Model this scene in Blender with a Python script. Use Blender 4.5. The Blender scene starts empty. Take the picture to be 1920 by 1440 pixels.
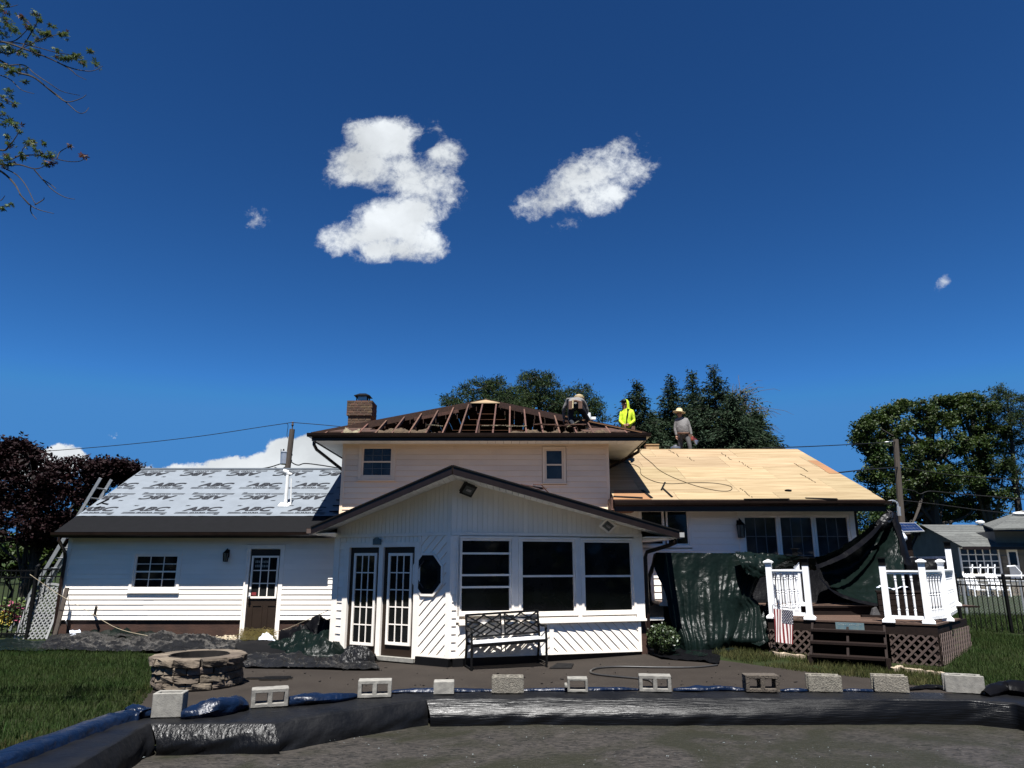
import bpy, bmesh, math, random
from mathutils import Vector, Matrix, noise
import numpy as np
R = math.radians
S = bpy.context.scene
COL = S.collection
rnd = random.Random(7)

# ------------------------------------------------------------------ camera
CAMZ = 1.8
PITCH = R(14.0)
FPX = 1920 * 25.0 / 36.0
cam_d = bpy.data.cameras.new('camera'); cam = bpy.data.objects.new('camera', cam_d); COL.objects.link(cam)
cam.location = (0, 0, CAMZ); cam.rotation_euler = (R(90) + PITCH, 0, 0)
cam_d.lens = 25.0; cam_d.sensor_width = 36.0; cam_d.clip_start = 0.05; cam_d.clip_end = 3000
S.camera = cam
# ------------------------------------------------------------------ look
S.view_settings.view_transform = 'Standard'; S.view_settings.look = 'None'
S.view_settings.exposure = 1.36; S.view_settings.gamma = 1.0; S.view_settings.use_curve_mapping = False
S.cycles.use_denoising = True
S.cycles.max_bounces = 6; S.cycles.transparent_max_bounces = 8
SUN_EL, SUN_AZ = R(67.5), R(-2.0)      # the sun stands high behind the camera
sun_d = bpy.data.lights.new('sun', 'SUN'); sun_d.energy = 5.0; sun_d.angle = R(0.5); sun_d.color = (1.0, 0.98, 0.95)
sun = bpy.data.objects.new('sun', sun_d); COL.objects.link(sun)
sdir = Vector((math.sin(SUN_AZ) * math.cos(SUN_EL), -math.cos(SUN_AZ) * math.cos(SUN_EL), math.sin(SUN_EL)))
sun.rotation_euler = sdir.to_track_quat('Z', 'Y').to_euler(); sun.location = (0, -20, 60)

def ray(x, y):
    cx = (x - 960) / FPX; cy = -(y - 720) / FPX
    cp, sp = math.cos(PITCH), math.sin(PITCH)
    return Vector((cx, cp - cy * sp, sp + cy * cp))
CAM = Vector((0, 0, CAMZ))
def P(x, y, Y): d = ray(x, y); return CAM + d * (Y / d.y)
def PZ(x, y, Z): d = ray(x, y); return CAM + d * ((Z - CAMZ) / d.z)
def PR(x, y, z0, s, y0):               # pixel onto a roof plane z = z0 + s*(Y-y0)
    d = ray(x, y); t = (z0 - s * y0 - CAMZ) / (d.z - s * d.y); return CAM + d * t

# ------------------------------------------------------------------ sky with fair weather clouds
W = bpy.data.worlds.new('World'); S.world = W; W.use_nodes = True
wt = W.node_tree; wt.nodes.clear(); WN, WL = wt.nodes, wt.links
def wmath(op, a, b=None, c=None, clamp=False):
    n = WN.new('ShaderNodeMath'); n.operation = op; n.use_clamp = clamp
    for i, v in enumerate((a, b, c)):
        if v is None: continue
        if isinstance(v, (int, float)): n.inputs[i].default_value = v
        else: WL.new(v, n.inputs[i])
    return n.outputs[0]
sky = WN.new('ShaderNodeTexSky'); sky.sky_type = 'NISHITA'; sky.sun_disc = False
sky.sun_elevation = SUN_EL; sky.sun_rotation = R(180) + SUN_AZ; sky.altitude = 200
sky.air_density = 0.8; sky.dust_density = 0.15; sky.ozone_density = 4.0
tint = WN.new('ShaderNodeMix'); tint.data_type = 'RGBA'; tint.blend_type = 'MULTIPLY'; tint.inputs[0].default_value = 1.0
clampv = WN.new('ShaderNodeVectorMath'); clampv.operation = 'MINIMUM'; WL.new(sky.outputs[0], clampv.inputs[0]); clampv.inputs[1].default_value = (1.8, 2.85, 4.7)
gam = WN.new('ShaderNodeGamma'); gam.inputs[1].default_value = 1.6; WL.new(clampv.outputs[0], gam.inputs[0])
WL.new(gam.outputs[0], tint.inputs[6]); tint.inputs[7].default_value = (0.190, 0.352, 0.385, 1)
tc = WN.new('ShaderNodeTexCoord'); sep = WN.new('ShaderNodeSeparateXYZ'); WL.new(tc.outputs['Generated'], sep.inputs[0])
yy = wmath('MAXIMUM', sep.outputs[1], 0.05)
cu = wmath('DIVIDE', sep.outputs[0], yy); cv = wmath('DIVIDE', sep.outputs[2], yy)
comb = WN.new('ShaderNodeCombineXYZ'); WL.new(cu, comb.inputs[0]); WL.new(cv, comb.inputs[1])
def wnoise(scale, detail, rough, seed):
    m = WN.new('ShaderNodeVectorMath'); m.operation = 'ADD'; WL.new(comb.outputs[0], m.inputs[0]); m.inputs[1].default_value = (0, 0, seed)
    n = WN.new('ShaderNodeTexNoise'); n.inputs['Scale'].default_value = scale; n.inputs['Detail'].default_value = detail
    n.inputs['Roughness'].default_value = rough; n.inputs['Distortion'].default_value = 0.25
    WL.new(m.outputs[0], n.inputs['Vector']); return n.outputs[0]
n_big = wnoise(11, 10, 0.6, 1.3); n_fine = wnoise(46, 9, 0.7, 4.1); n_shade = wnoise(9, 4, 0.45, 9.0)
def blob(x, y, rx, ry, rot=0, amp=1.0):
    d = ray(x, y); u0, v0 = d.x / d.y, d.z / d.y
    k = math.sqrt(1 + v0 * v0) / FPX * 1.05
    du = wmath('SUBTRACT', cu, u0); dv = wmath('SUBTRACT', cv, v0); c, s = math.cos(R(rot)), math.sin(R(rot))
    a = wmath('MULTIPLY_ADD', du, c / (rx * k), wmath('MULTIPLY', dv, s / (rx * k)))
    b = wmath('MULTIPLY_ADD', du, -s / (ry * k), wmath('MULTIPLY', dv, c / (ry * k)))
    r2 = wmath('ADD', wmath('MULTIPLY', a, a), wmath('MULTIPLY', b, b))
    return wmath('MULTIPLY', wmath('SUBTRACT', 1.0, r2), amp)
def union(bl):
    o = bl[0]
    for b in bl[1:]: o = wmath('SMOOTH_MAX', o, b, 0.35)
    return o
high = union([blob(725, 262, 92, 50, 6), blob(800, 240, 50, 26, -20, .55), blob(668, 300, 60, 44, 0), blob(690, 320, 80, 44, 0), blob(775, 335, 86, 48, -12), blob(832, 292, 42, 46, -40, .8), blob(838, 352, 46, 34, -40, .55),
              blob(730, 408, 100, 44, 12), blob(665, 442, 78, 40, 5), blob(760, 452, 76, 42, -8), blob(720, 468, 80, 30, 0),
              blob(1105, 330, 90, 50, 24), blob(1128, 368, 58, 42, 10), blob(1188, 312, 60, 40, 30, .8), blob(1022, 374, 62, 30, 22, .5), blob(1160, 280, 44, 22, 40, .5),
              blob(1062, 424, 26, 18, 40, .12), blob(478, 408, 36, 28, 20, .6), blob(1768, 530, 36, 15, 40, .55)])
hole = blob(792, 268, 30, 17, 20, 1.0)
high = wmath('SUBTRACT', high, wmath('MULTIPLY', wmath('MAXIMUM', hole, 0.0), 0.75))
low = union([blob(595, 862, 62, 52, 0), blob(528, 845, 34, 30, 0, .9), blob(512, 884, 70, 40, 0), blob(440, 890, 70, 36, 0, .9), blob(640, 880, 60, 40, 0),
             blob(350, 905, 70, 34, 0, .7), blob(115, 866, 50, 32, 0, .9), blob(70, 880, 70, 36, 0, .9), blob(10, 868, 40, 34, 0, .8), blob(212, 818, 22, 9, 0, .25),
             blob(205, 890, 90, 22, 0, .5)])
nn = wmath('ADD', wmath('MULTIPLY', wmath('SUBTRACT', n_big, 0.5), 3.0), wmath('MULTIPLY', wmath('SUBTRACT', n_fine, 0.5), 1.9))
def sstep(v, lo, hi):
    m = WN.new('ShaderNodeMapRange'); m.interpolation_type = 'SMOOTHSTEP'; WL.new(v, m.inputs[0])
    m.inputs[1].default_value = lo; m.inputs[2].default_value = hi; return m.outputs[0]
dh = sstep(wmath('ADD', wmath('MULTIPLY', wmath('MAXIMUM', high, -2.0), 1.15), nn), 0.05, 1.15)
nl = wmath('ADD', wmath('MULTIPLY', wmath('SUBTRACT', n_big, 0.5), 1.6), wmath('MULTIPLY', wmath('SUBTRACT', n_fine, 0.5), 1.2))
dl = sstep(wmath('ADD', wmath('MAXIMUM', low, -2.0), nl), 0.05, 0.35)
dens = wmath('MULTIPLY', wmath('MAXIMUM', wmath('MULTIPLY', dh, 0.97), dl), sstep(sep.outputs[1], 0.06, 0.2))
shade = wmath('MULTIPLY_ADD', n_shade, 0.9, 0.42)
shade = wmath('MINIMUM', wmath('MULTIPLY', shade, wmath('MULTIPLY_ADD', n_fine, 0.22, 0.92)), 1.05)
CLOUD = 7.6
ccol = WN.new('ShaderNodeCombineXYZ')
WL.new(wmath('MULTIPLY', shade, CLOUD * 0.93), ccol.inputs[0]); WL.new(wmath('MULTIPLY', shade, CLOUD * 0.98), ccol.inputs[1]); WL.new(wmath('MULTIPLY', shade, CLOUD * 1.02), ccol.inputs[2])
mixc = WN.new('ShaderNodeMix'); mixc.data_type = 'RGBA'; WL.new(dens, mixc.inputs[0]); WL.new(tint.outputs[2], mixc.inputs[6]); WL.new(ccol.outputs[0], mixc.inputs[7])
bg = WN.new('ShaderNodeBackground'); bg.inputs[1].default_value = 0.05; WL.new(mixc.outputs[2], bg.inputs[0])
wo = WN.new('ShaderNodeOutputWorld'); WL.new(bg.outputs[0], wo.inputs[0])

# ------------------------------------------------------------------ materials
MATS = {}
BRIGHT = {'siding', 'siding_upper', 'trim', 'soffit', 'vinyl', 'pipe_white', 'glass', 'glass_reflect', 'flag_white', 'underlay', 'print', 'concrete', 'pit_stone', 'skin', 'steel', 'alu', 'shirt_grey', 'tarp_white'}
def M(name, c1, c2=None, rough=0.7, scale=6.0, detail=6, stretch=(1, 1, 1), bump=0.0, bscale=40.0, bdist=0.02, spec=None, metal=0.0, rand=0.0, island=0.0, lo=0.35, hi=0.65, trans=0.0, voro=False, rvar=0.0):
    if spec is None: spec = .12 if (max(c1) < .06 and rough >= .5) else (.3 if max(c1) < .06 else .4)
    if name not in BRIGHT: c1 = tuple(v * .66 for v in c1); c2 = tuple(v * .66 for v in c2) if c2 else None
    m = bpy.data.materials.new(name); m.use_nodes = True; N, L = m.node_tree.nodes, m.node_tree.links
    b = N['Principled BSDF']; b.inputs['Roughness'].default_value = rough; b.inputs['Metallic'].default_value = metal
    b.inputs['Specular IOR Level'].default_value = spec
    c2 = c2 or tuple(v * 0.75 for v in c1)
    t = N.new('ShaderNodeTexCoord'); mp = N.new('ShaderNodeMapping'); mp.inputs['Scale'].default_value = stretch
    oi = N.new('ShaderNodeObjectInfo'); va = N.new('ShaderNodeVectorMath'); va.operation = 'MULTIPLY_ADD'
    cmb = N.new('ShaderNodeCombineXYZ')
    for i in range(3): L.new(oi.outputs['Random'], cmb.inputs[i])
    L.new(cmb.outputs[0], va.inputs[0]); va.inputs[1].default_value = (37, 53, 71) if rand else (0, 0, 0); L.new(t.outputs['Object'], va.inputs[2])
    L.new(va.outputs[0], mp.inputs[0])
    n = N.new('ShaderNodeTexNoise'); n.inputs['Scale'].default_value = scale; n.inputs['Detail'].default_value = detail; n.inputs['Roughness'].default_value = 0.6
    L.new(mp.outputs[0], n.inputs['Vector'])
    mr = N.new('ShaderNodeMapRange'); mr.inputs[1].default_value = lo; mr.inputs[2].default_value = hi; L.new(n.outputs[0], mr.inputs[0])
    mx = N.new('ShaderNodeMix'); mx.data_type = 'RGBA'; L.new(mr.outputs[0], mx.inputs[0]); mx.inputs[6].default_value = (*c1, 1); mx.inputs[7].default_value = (*c2, 1)
    out = mx.outputs[2]
    if rand or island:
        h = N.new('ShaderNodeHueSaturation'); L.new(out, h.inputs['Color'])
        src = oi.outputs['Random']; amt = rand
        if island:
            g = N.new('ShaderNodeNewGeometry'); src = g.outputs['Random Per Island']; amt = island
        k = N.new('ShaderNodeMapRange'); L.new(src, k.inputs[0]); k.inputs[3].default_value = 1 - amt; k.inputs[4].default_value = 1 + amt
        L.new(k.outputs[0], h.inputs['Value'])
        k2 = N.new('ShaderNodeMath'); k2.operation = 'MULTIPLY'; k2.inputs[1].default_value = 7.13; L.new(src, k2.inputs[0])
        k3 = N.new('ShaderNodeMath'); k3.operation = 'FRACT'; L.new(k2.outputs[0], k3.inputs[0])
        k4 = N.new('ShaderNodeMapRange'); L.new(k3.outputs[0], k4.inputs[0]); k4.inputs[3].default_value = 0.5 - 0.04 * amt; k4.inputs[4].default_value = 0.5 + 0.04 * amt
        L.new(k4.outputs[0], h.inputs['Hue']); out = h.outputs[0]
    L.new(out, b.inputs['Base Color'])
    if rvar:
        rr = N.new('ShaderNodeMapRange'); L.new(n.outputs[0], rr.inputs[0]); rr.inputs[1].default_value = 0.3; rr.inputs[2].default_value = 0.7
        rr.inputs[3].default_value = max(0.02, rough - rvar); rr.inputs[4].default_value = min(1, rough + rvar); L.new(rr.outputs[0], b.inputs['Roughness'])
    if bump:
        if voro:
            bn = N.new('ShaderNodeTexVoronoi'); bn.feature = 'SMOOTH_F1'; bn.inputs['Scale'].default_value = bscale; L.new(mp.outputs[0], bn.inputs['Vector'])
        else:
            bn = N.new('ShaderNodeTexNoise'); bn.inputs['Scale'].default_value = bscale; bn.inputs['Detail'].default_value = 5; L.new(mp.outputs[0], bn.inputs['Vector'])
        bp = N.new('ShaderNodeBump'); bp.inputs['Strength'].default_value = bump; bp.inputs['Distance'].default_value = bdist
        L.new(bn.outputs[0], bp.inputs['Height']); L.new(bp.outputs[0], b.inputs['Normal'])
    if trans:
        tr = N.new('ShaderNodeBsdfTranslucent'); L.new(out, tr.inputs[0]); ms = N.new('ShaderNodeMixShader'); ms.inputs[0].default_value = trans
        L.new(b.outputs[0], ms.inputs[1]); L.new(tr.outputs[0], ms.inputs[2]); L.new(ms.outputs[0], N['Material Output'].inputs[0])
    MATS[name] = m; return m
M('siding', (.86, .785, .685), (.76, .685, .59), .45, .8, lo=.4, hi=.85, bump=.05, bscale=25, rand=.025)
M('siding_upper', (.78, .60, .43), (.70, .53, .38), .5, .9, bump=.05, bscale=25, rand=.03)
M('trim', (.84, .775, .69), (.76, .70, .62), .4, 4, bump=.03, bscale=40)
M('soffit', (.78, .77, .75), (.70, .69, .66), .5, 3, rand=.03)
M('brown', (.013, .008, .007), (.019, .012, .010), .38, 6, bump=.04, bscale=30)
M('gutter', (.016, .009, .008), (.026, .015, .012), .3, 5, bump=.05, bscale=12)
M('shingle_dark', (.010, .0095, .010), (.006, .0057, .006), .9, 30, rand=.15, bump=.4, bscale=160, bdist=.01)
M('felt', (.0045, .0045, .0054), (.003, .003, .0036), .75, 7, bump=.25, bscale=120, bdist=.008)
M('foundation', (.072, .032, .019), (.042, .019, .012), .85, 3, bump=.35, bscale=30)
M('door_brown', (.034, .021, .013), (.026, .016, .010), .45, 3)
M('roof_tan', (.20, .155, .12), (.14, .105, .08), .9, 6)  # unseen sunroom roof, tan chosen to bounce warm light onto the upper wall
M('muntin_grey', (.16, .17, .18), (.12, .13, .14), .4, 6)
M('trellis', (.42, .42, .41), (.34, .34, .33), .5, 6)
M('glass', (.0025, .003, .0035), (.013, .0135, .014), .05, 1.1, spec=.28, bump=.02, bscale=2.5, bdist=.03)  # paler blotches painted in for faint reflections
M('glass_reflect', (.034, .042, .048), (.009, .011, .013), .06, 1.6, spec=.3, bump=.02, bscale=2.0)  # blue grey tone and blotches painted as reflections in the panes
M('black_metal', (.006, .006, .0065), (.010, .010, .010), .45, 9, spec=.12)
M('underlay', (.142, .160, .178), (.124, .140, .156), .55, 3, bump=.10, bscale=5, bdist=.03, rand=.02)
M('print', (.016, .017, .020), (.022, .023, .026), .6, 20)
M('plywood', (.42, .315, .18), (.24, .16, .072), .75, 1.3, 10, (.7, 7, 7), bump=.06, bscale=12, rand=.17, lo=.3, hi=.75)
M('plywood_red', (.34, .17, .075), (.25, .115, .045), .75, 2.2, 8, (1.2, 14, 14), rand=.1, lo=.3, hi=.75)
M('old_wood', (.075, .033, .018), (.04, .017, .010), .8, 3, 8, (6, 1, 6), bump=.2, bscale=25, rand=.22)
M('rafter', (.14, .064, .040), (.075, .034, .022), .8, 4, 8, (6, 1, 6), bump=.2, bscale=25, rand=.25)
M('sheath_under', (.19, .072, .036), (.11, .042, .022), .85, 3, 6, (1, 8, 1), bump=.2, bscale=20, rand=.25)
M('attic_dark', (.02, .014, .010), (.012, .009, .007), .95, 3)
M('insulation', (.125, .085, .048), (.05, .033, .02), 1.0, 9, bump=1.0, bscale=22, bdist=.06)
M('insulation_pale', (.30, .26, .17), (.17, .14, .09), 1.0, 9, bump=1.0, bscale=22, bdist=.06)
M('brick', (.125, .072, .038), (.066, .036, .021), .85, 9, rand=.38, bump=.4, bscale=50, bdist=.008)
M('mortar', (.22, .19, .145), (.16, .135, .10), .95, 30, bump=.3, bscale=80)
M('concrete', (.21, .20, .175), (.145, .138, .122), .95, 14, rand=.16, bump=.5, bscale=90, bdist=.006)
M('concrete_rough', (.25, .23, .185), (.15, .135, .11), 1.0, 45, rand=.16, bump=1.0, bscale=70, bdist=.012)
M('concrete_brown', (.115, .095, .072), (.065, .053, .042), 1.0, 40, bump=1.0, bscale=70, bdist=.012)
M('pit_stone', (.115, .090, .067), (.062, .046, .033), .95, 5, rand=.3, bump=.8, bscale=22, bdist=.02)
M('soot', (.02, .018, .017), (.035, .03, .028), .95, 5)
M('patio', (.040, .0325, .0265), (.028, .0225, .0185), .92, 1.4, 10, bump=.25, bscale=180, bdist=.004, lo=.3, hi=.7)
M('soil', (.075, .062, .036), (.045, .04, .02), 1.0, 2.0, 8)
M('lawn', (.018, .032, .007), (.026, .030, .011), 1.0, 1.6, 9, bump=.6, bscale=60, bdist=.03)
M('grass', (.022, .050, .008), (.042, .062, .015), .75, 1.0, 8, island=.4, trans=.3, spec=.15)
M('grass_dry', (.050, .066, .015), (.11, .098, .038), .8, 1.2, 8, island=.35, trans=.3, spec=.15)
M('straw', (.80, .62, .22), (.52, .40, .12), .8, 10, island=.3)
M('tarp_green', (.0058, .0112, .0094), (.0038, .0072, .0062), .3, 3, bump=.4, bscale=22, bdist=.015, spec=.055, rvar=.06)
M('tarp_black', (.004, .004, .005), (.006, .006, .007), .4, 3, bump=.5, bscale=14, bdist=.02, spec=.035, rvar=.05)
M('tarp_grey', (.020, .020, .0205), (.008, .008, .0085), .3, 2.5, bump=.7, bscale=16, bdist=.03, spec=.14, rvar=.08)
M('tarp_blue', (.004, .013, .040), (.0027, .008, .023), .33, 3, bump=.8, bscale=8, bdist=.04, spec=.22)
M('tarp_white', (.55, .60, .68), (.45, .48, .55), .45, 3, bump=.5, bscale=9)
M('pool_black', (.0045, .0048, .0056), (.0075, .0076, .0086), .5, 2.5, 8, (1, 1, 1), bump=.4, bscale=16, bdist=.02, spec=.2, rvar=.12)
M('pool_shiny', (.005, .0052, .0058), (.003, .0031, .0036), .33, 2.5, 8, (.5, .5, 8), bump=.5, bscale=9, bdist=.012, spec=.16, rvar=.1)
M('pool_crinkle', (.005, .0052, .0058), (.003, .0031, .0036), .33, 2.5, 8, (3.5, 3.5, .8), bump=.7, bscale=7, bdist=.02, spec=.15, rvar=.1)
M('pipe_white', (.7, .7, .68), (.6, .6, .58), .4, 8)
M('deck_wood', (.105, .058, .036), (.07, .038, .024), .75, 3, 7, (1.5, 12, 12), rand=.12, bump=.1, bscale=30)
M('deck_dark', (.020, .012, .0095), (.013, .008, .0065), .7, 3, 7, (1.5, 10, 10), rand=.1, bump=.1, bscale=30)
M('lattice', (.115, .076, .062), (.08, .053, .043), .75, 5, rand=.12)
M('shade_black', (.004, .004, .004), (.006, .005, .005), 1.0, 4)  # near black, stands in for shade in hollow places
M('vinyl', (.80, .80, .80), (.74, .74, .74), .3, 3, spec=.5)
M('bark', (.06, .05, .04), (.03, .025, .02), .95, 8, 6, (6, 6, 1), bump=.6, bscale=20)
M('bark_pale', (.16, .135, .11), (.09, .075, .06), .95, 8, 6, (6, 6, 1), bump=.6, bscale=20)
M('pole_wood', (.10, .078, .060), (.06, .046, .036), .9, 4, 6, (8, 8, .7), bump=.4, bscale=14)
M('leaf_pine', (.024, .044, .018), (.042, .064, .020), .7, .6, 6, island=.45, trans=.2, spec=.1)
M('leaf_spruce', (.018, .034, .020), (.032, .052, .024), .7, .6, 6, island=.45, trans=.15, spec=.1)
M('leaf_green', (.030, .058, .011), (.055, .084, .016), .6, .5, 6, island=.5, trans=.3, spec=.3)
M('leaf_maple', (.070, .115, .028), (.115, .150, .042), .6, 4, 6, island=.5, trans=.3, spec=.3)
M('leaf_rust', (.16, .065, .025), (.10, .05, .02), .7, 4, 6, island=.4, trans=.25)
M('leaf_purple', (.014, .0068, .008), (.025, .0115, .012), .6, .7, 6, island=.5, trans=.15, spec=.08)
M('leaf_bush', (.030, .058, .018), (.062, .088, .030), .4, 6, 6, island=.5, trans=.2, spec=.5)
M('alu', (.45, .46, .47), (.36, .37, .38), .35, 9, metal=.6)
M('wire', (.012, .012, .013), (.02, .02, .02), .6, 8)
M('wire_white', (.5, .42, .30), (.42, .34, .22), .7, 8)
M('hose', (.045, .042, .04), (.03, .03, .03), .4, 9)
M('cord', (.055, .045, .02), (.04, .03, .02), .5, 9)
M('roof_grey', (.15, .155, .145), (.08, .083, .078), .9, 5, 8, (1, 4, 4), bump=.4, bscale=40, rand=.18)
M('stucco_grey', (.26, .24, .215), (.20, .185, .165), .9, 2, bump=.15, bscale=40)
M('stone_tan', (.30, .25, .18), (.20, .165, .115), .9, 4, rand=.25, bump=.3, bscale=30)
M('gravel_pale', (.42, .40, .36), (.32, .30, .27), 1.0, 4, bump=.3, bscale=90)
M('dirt_tan', (.20, .155, .10), (.14, .105, .065), 1.0, 3, bump=.3, bscale=60)
M('solar', (.010, .020, .062), (.014, .028, .085), .12, 6, spec=.6)
M('skin', (.22, .115, .07), (.19, .095, .058), .55, 9)
M('hivis', (.62, .80, .02), (.52, .70, .015), .75, 9, bump=.3, bscale=16, bdist=.03)
M('shirt_grey', (.15, .142, .137), (.10, .095, .09), .85, 6, bump=.4, bscale=13, bdist=.04)
M('pants_dark', (.020, .022, .028), (.034, .036, .044), .85, 6, bump=.4, bscale=13, bdist=.03)
M('pants_grey', (.075, .072, .072), (.05, .048, .048), .85, 6, bump=.4, bscale=13, bdist=.03)
M('jeans', (.05, .085, .11), (.034, .06, .08), .85, 6, bump=.4, bscale=13, bdist=.03)
M('boots', (.03, .022, .016), (.02, .015, .012), .6, 9)
M('straw_hat', (.62, .50, .30), (.48, .37, .20), .8, 30, bump=.4, bscale=60)
M('leather', (.17, .085, .05), (.10, .05, .03), .6, 9)
M('red_tool', (.32, .06, .04), (.20, .04, .03), .4, 9)
M('card', (.55, .36, .18), (.45, .28, .13), .8, 9)
M('flag_red', (.26, .022, .026), (.22, .018, .022), .75, 12)
M('flag_white', (.72, .66, .62), (.64, .58, .55), .75, 12)
M('flag_blue', (.016, .022, .065), (.012, .017, .05), .75, 12)
M('sign_blue', (.09, .17, .21), (.16, .22, .22), .6, 14)
M('sign_mark', (.30, .34, .34), (.22, .26, .26), .7, 10)
M('pebble', (.50, .42, .30), (.34, .27, .18), .9, 9, island=.35)
M('lamp_glass', (.12, .14, .15), (.08, .1, .1), .08, 4, spec=.7)
M('steel', (.35, .36, .38), (.25, .26, .28), .3, 8, metal=.8)

# ------------------------------------------------------------------ mesh helpers
class MB:
    def __init__(s): s.v = []; s.f = []; s.mi = []; s.cur = 0
    def add(s, vs, fs):
        b = len(s.v); s.v += [Vector(v) for v in vs]; s.f += [tuple(b + i for i in f) for f in fs]; s.mi += [s.cur] * len(fs); return s
    def hexa(s, p):   # p: 4 bottom, 4 top
        return s.add(p, [(0, 3, 2, 1), (4, 5, 6, 7), (0, 1, 5, 4), (1, 2, 6, 5), (2, 3, 7, 6), (3, 0, 4, 7)])
    def box(s, x0, x1, y0, y1, z0, z1):
        return s.hexa([(x0, y0, z0), (x1, y0, z0), (x1, y1, z0), (x0, y1, z0), (x0, y0, z1), (x1, y0, z1), (x1, y1, z1), (x0, y1, z1)])
    def prism(s, poly, off):  # polygon of 3-d points pushed along off
        n = len(poly); off = Vector(off); a = [Vector(p) for p in poly]
        return s.add(a + [p + off for p in a], [tuple(range(n - 1, -1, -1)), tuple(range(n, 2 * n))] + [(i, (i + 1) % n, n + (i + 1) % n, n + i) for i in range(n)])
    def tube(s, pts, r, n=8, cap=True):
        pts = [Vector(p) for p in pts]; m = len(pts); rs = r if isinstance(r, (list, tuple)) else [r] * m
        vs = []; up = None
        for i, p in enumerate(pts):
            t = (pts[min(i + 1, m - 1)] - pts[max(i - 1, 0)])
            if t.length < 1e-9: t = Vector((0, 0, 1))
            t.normalize()
            if up is None: up = Vector((0, 0, 1)) if abs(t.z) < .9 else Vector((1, 0, 0))
            a = t.cross(up)
            if a.length < 1e-6: a = t.orthogonal()
            a.normalize(); bb = a.cross(t).normalized(); up = bb
            for k in range(n):
                w = 2 * math.pi * (k + .5) / n; vs.append(p + (a * math.cos(w) + bb * math.sin(w)) * rs[i])
        fs = [(i * n + k, i * n + (k + 1) % n, (i + 1) * n + (k + 1) % n, (i + 1) * n + k) for i in range(m - 1) for k in range(n)]
        if cap: fs += [tuple(range(n - 1, -1, -1)), tuple((m - 1) * n + k for k in range(n))]
        return s.add(vs, fs)
    def beam(s, a, b, w, h, up=(0, 0, 1)):  # rectangular bar
        a, b = Vector(a), Vector(b); t = (b - a).normalized(); u = Vector(up); sd = t.cross(u)
        if sd.length < 1e-6: sd = t.orthogonal()
        sd.normalize(); u = sd.cross(t).normalized(); c = []
        for p in (a, b): c += [p - sd * w / 2 - u * h / 2, p + sd * w / 2 - u * h / 2, p + sd * w / 2 + u * h / 2, p - sd * w / 2 + u * h / 2]
        return s.add(c, [(0, 1, 2, 3), (7, 6, 5, 4), (0, 4, 5, 1), (1, 5, 6, 2), (2, 6, 7, 3), (3, 7, 4, 0)])
    def lathe(s, prof, c=(0, 0, 0), n=16):
        c = Vector(c); vs = []; m = len(prof)
        for r, z in prof:
            for k in range(n): w = 2 * math.pi * k / n; vs.append(c + Vector((r * math.cos(w), r * math.sin(w), z)))
        fs = [(i * n + k, i * n + (k + 1) % n, (i + 1) * n + (k + 1) % n, (i + 1) * n + k) for i in range(m - 1) for k in range(n)]
        fs += [tuple(range(n - 1, -1, -1)), tuple((m - 1) * n + k for k in range(n))]
        return s.add(vs, fs)
    def ball(s, c, r, nu=12, nv=8, jit=0, seed=0):
        c = Vector(c); rr = Vector(r) if not isinstance(r, (int, float)) else Vector((r, r, r)); prof = []
        vs = []
        for j in range(nv + 1):
            ph = math.pi * j / nv
            for k in range(nu):
                th = 2 * math.pi * k / nu; d = Vector((math.sin(ph) * math.cos(th), math.sin(ph) * math.sin(th), math.cos(ph)))
                q = 1 + (jit * noise.noise(d * 2.1 + Vector((seed, seed * 1.7, 0))) if jit else 0)
                vs.append(c + Vector((d.x * rr.x, d.y * rr.y, d.z * rr.z)) * q)
        fs = [(j * nu + k, (j + 1) * nu + k, (j + 1) * nu + (k + 1) % nu, j * nu + (k + 1) % nu) for j in range(nv) for k in range(nu)]
        return s.add(vs, fs)
    def grid(s, rows):   # rows of points
        m = len(rows[0]); vs = [p for r in rows for p in r]
        return s.add(vs, [(i * m + k, i * m + k + 1, (i + 1) * m + k + 1, (i + 1) * m + k) for i in range(len(rows) - 1) for k in range(m - 1)])
    def cells(s, xs, zs, filled, y0, y1, map=lambda x, y, z: (x, y, z)):   # solid cut from a grid of cells
        q = {}
        for i in range(len(xs) - 1):
            for j in range(len(zs) - 1): q[i, j] = filled(i, j)
        for (i, j), on in q.items():
            if not on: continue
            x0, x1, z0, z1 = xs[i], xs[i + 1], zs[j], zs[j + 1]
            A = lambda *c: s.add([map(*k) for k in c], [(0, 1, 2, 3)])
            A((x0, y0, z0), (x1, y0, z0), (x1, y0, z1), (x0, y0, z1)); A((x1, y1, z0), (x0, y1, z0), (x0, y1, z1), (x1, y1, z1))
            if not q.get((i - 1, j)): A((x0, y1, z0), (x0, y0, z0), (x0, y0, z1), (x0, y1, z1))
            if not q.get((i + 1, j)): A((x1, y0, z0), (x1, y1, z0), (x1, y1, z1), (x1, y0, z1))
            if not q.get((i, j - 1)): A((x0, y1, z0), (x1, y1, z0), (x1, y0, z0), (x0, y0, z0))
            if not q.get((i, j + 1)): A((x0, y0, z1), (x1, y0, z1), (x1, y1, z1), (x0, y1, z1))
        return s
    def mesh(s, name, mats, off=None, smooth=False, weld=False):
        me = bpy.data.meshes.new(name); o = Vector(off) if off is not None else Vector((0, 0, 0))
        me.from_pydata([tuple(v - o) for v in s.v], [], s.f)
        for m in (mats if isinstance(mats, (list, tuple)) else [mats]): me.materials.append(MATS[m])
        if any(s.mi): me.polygons.foreach_set('material_index', s.mi)
        if weld:
            bm = bmesh.new(); bm.from_mesh(me); bmesh.ops.remove_doubles(bm, verts=bm.verts, dist=1e-4); bm.to_mesh(me); bm.free()
        if smooth: me.polygons.foreach_set('use_smooth', [True] * len(me.polygons))
        me.update(); return me
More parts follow.
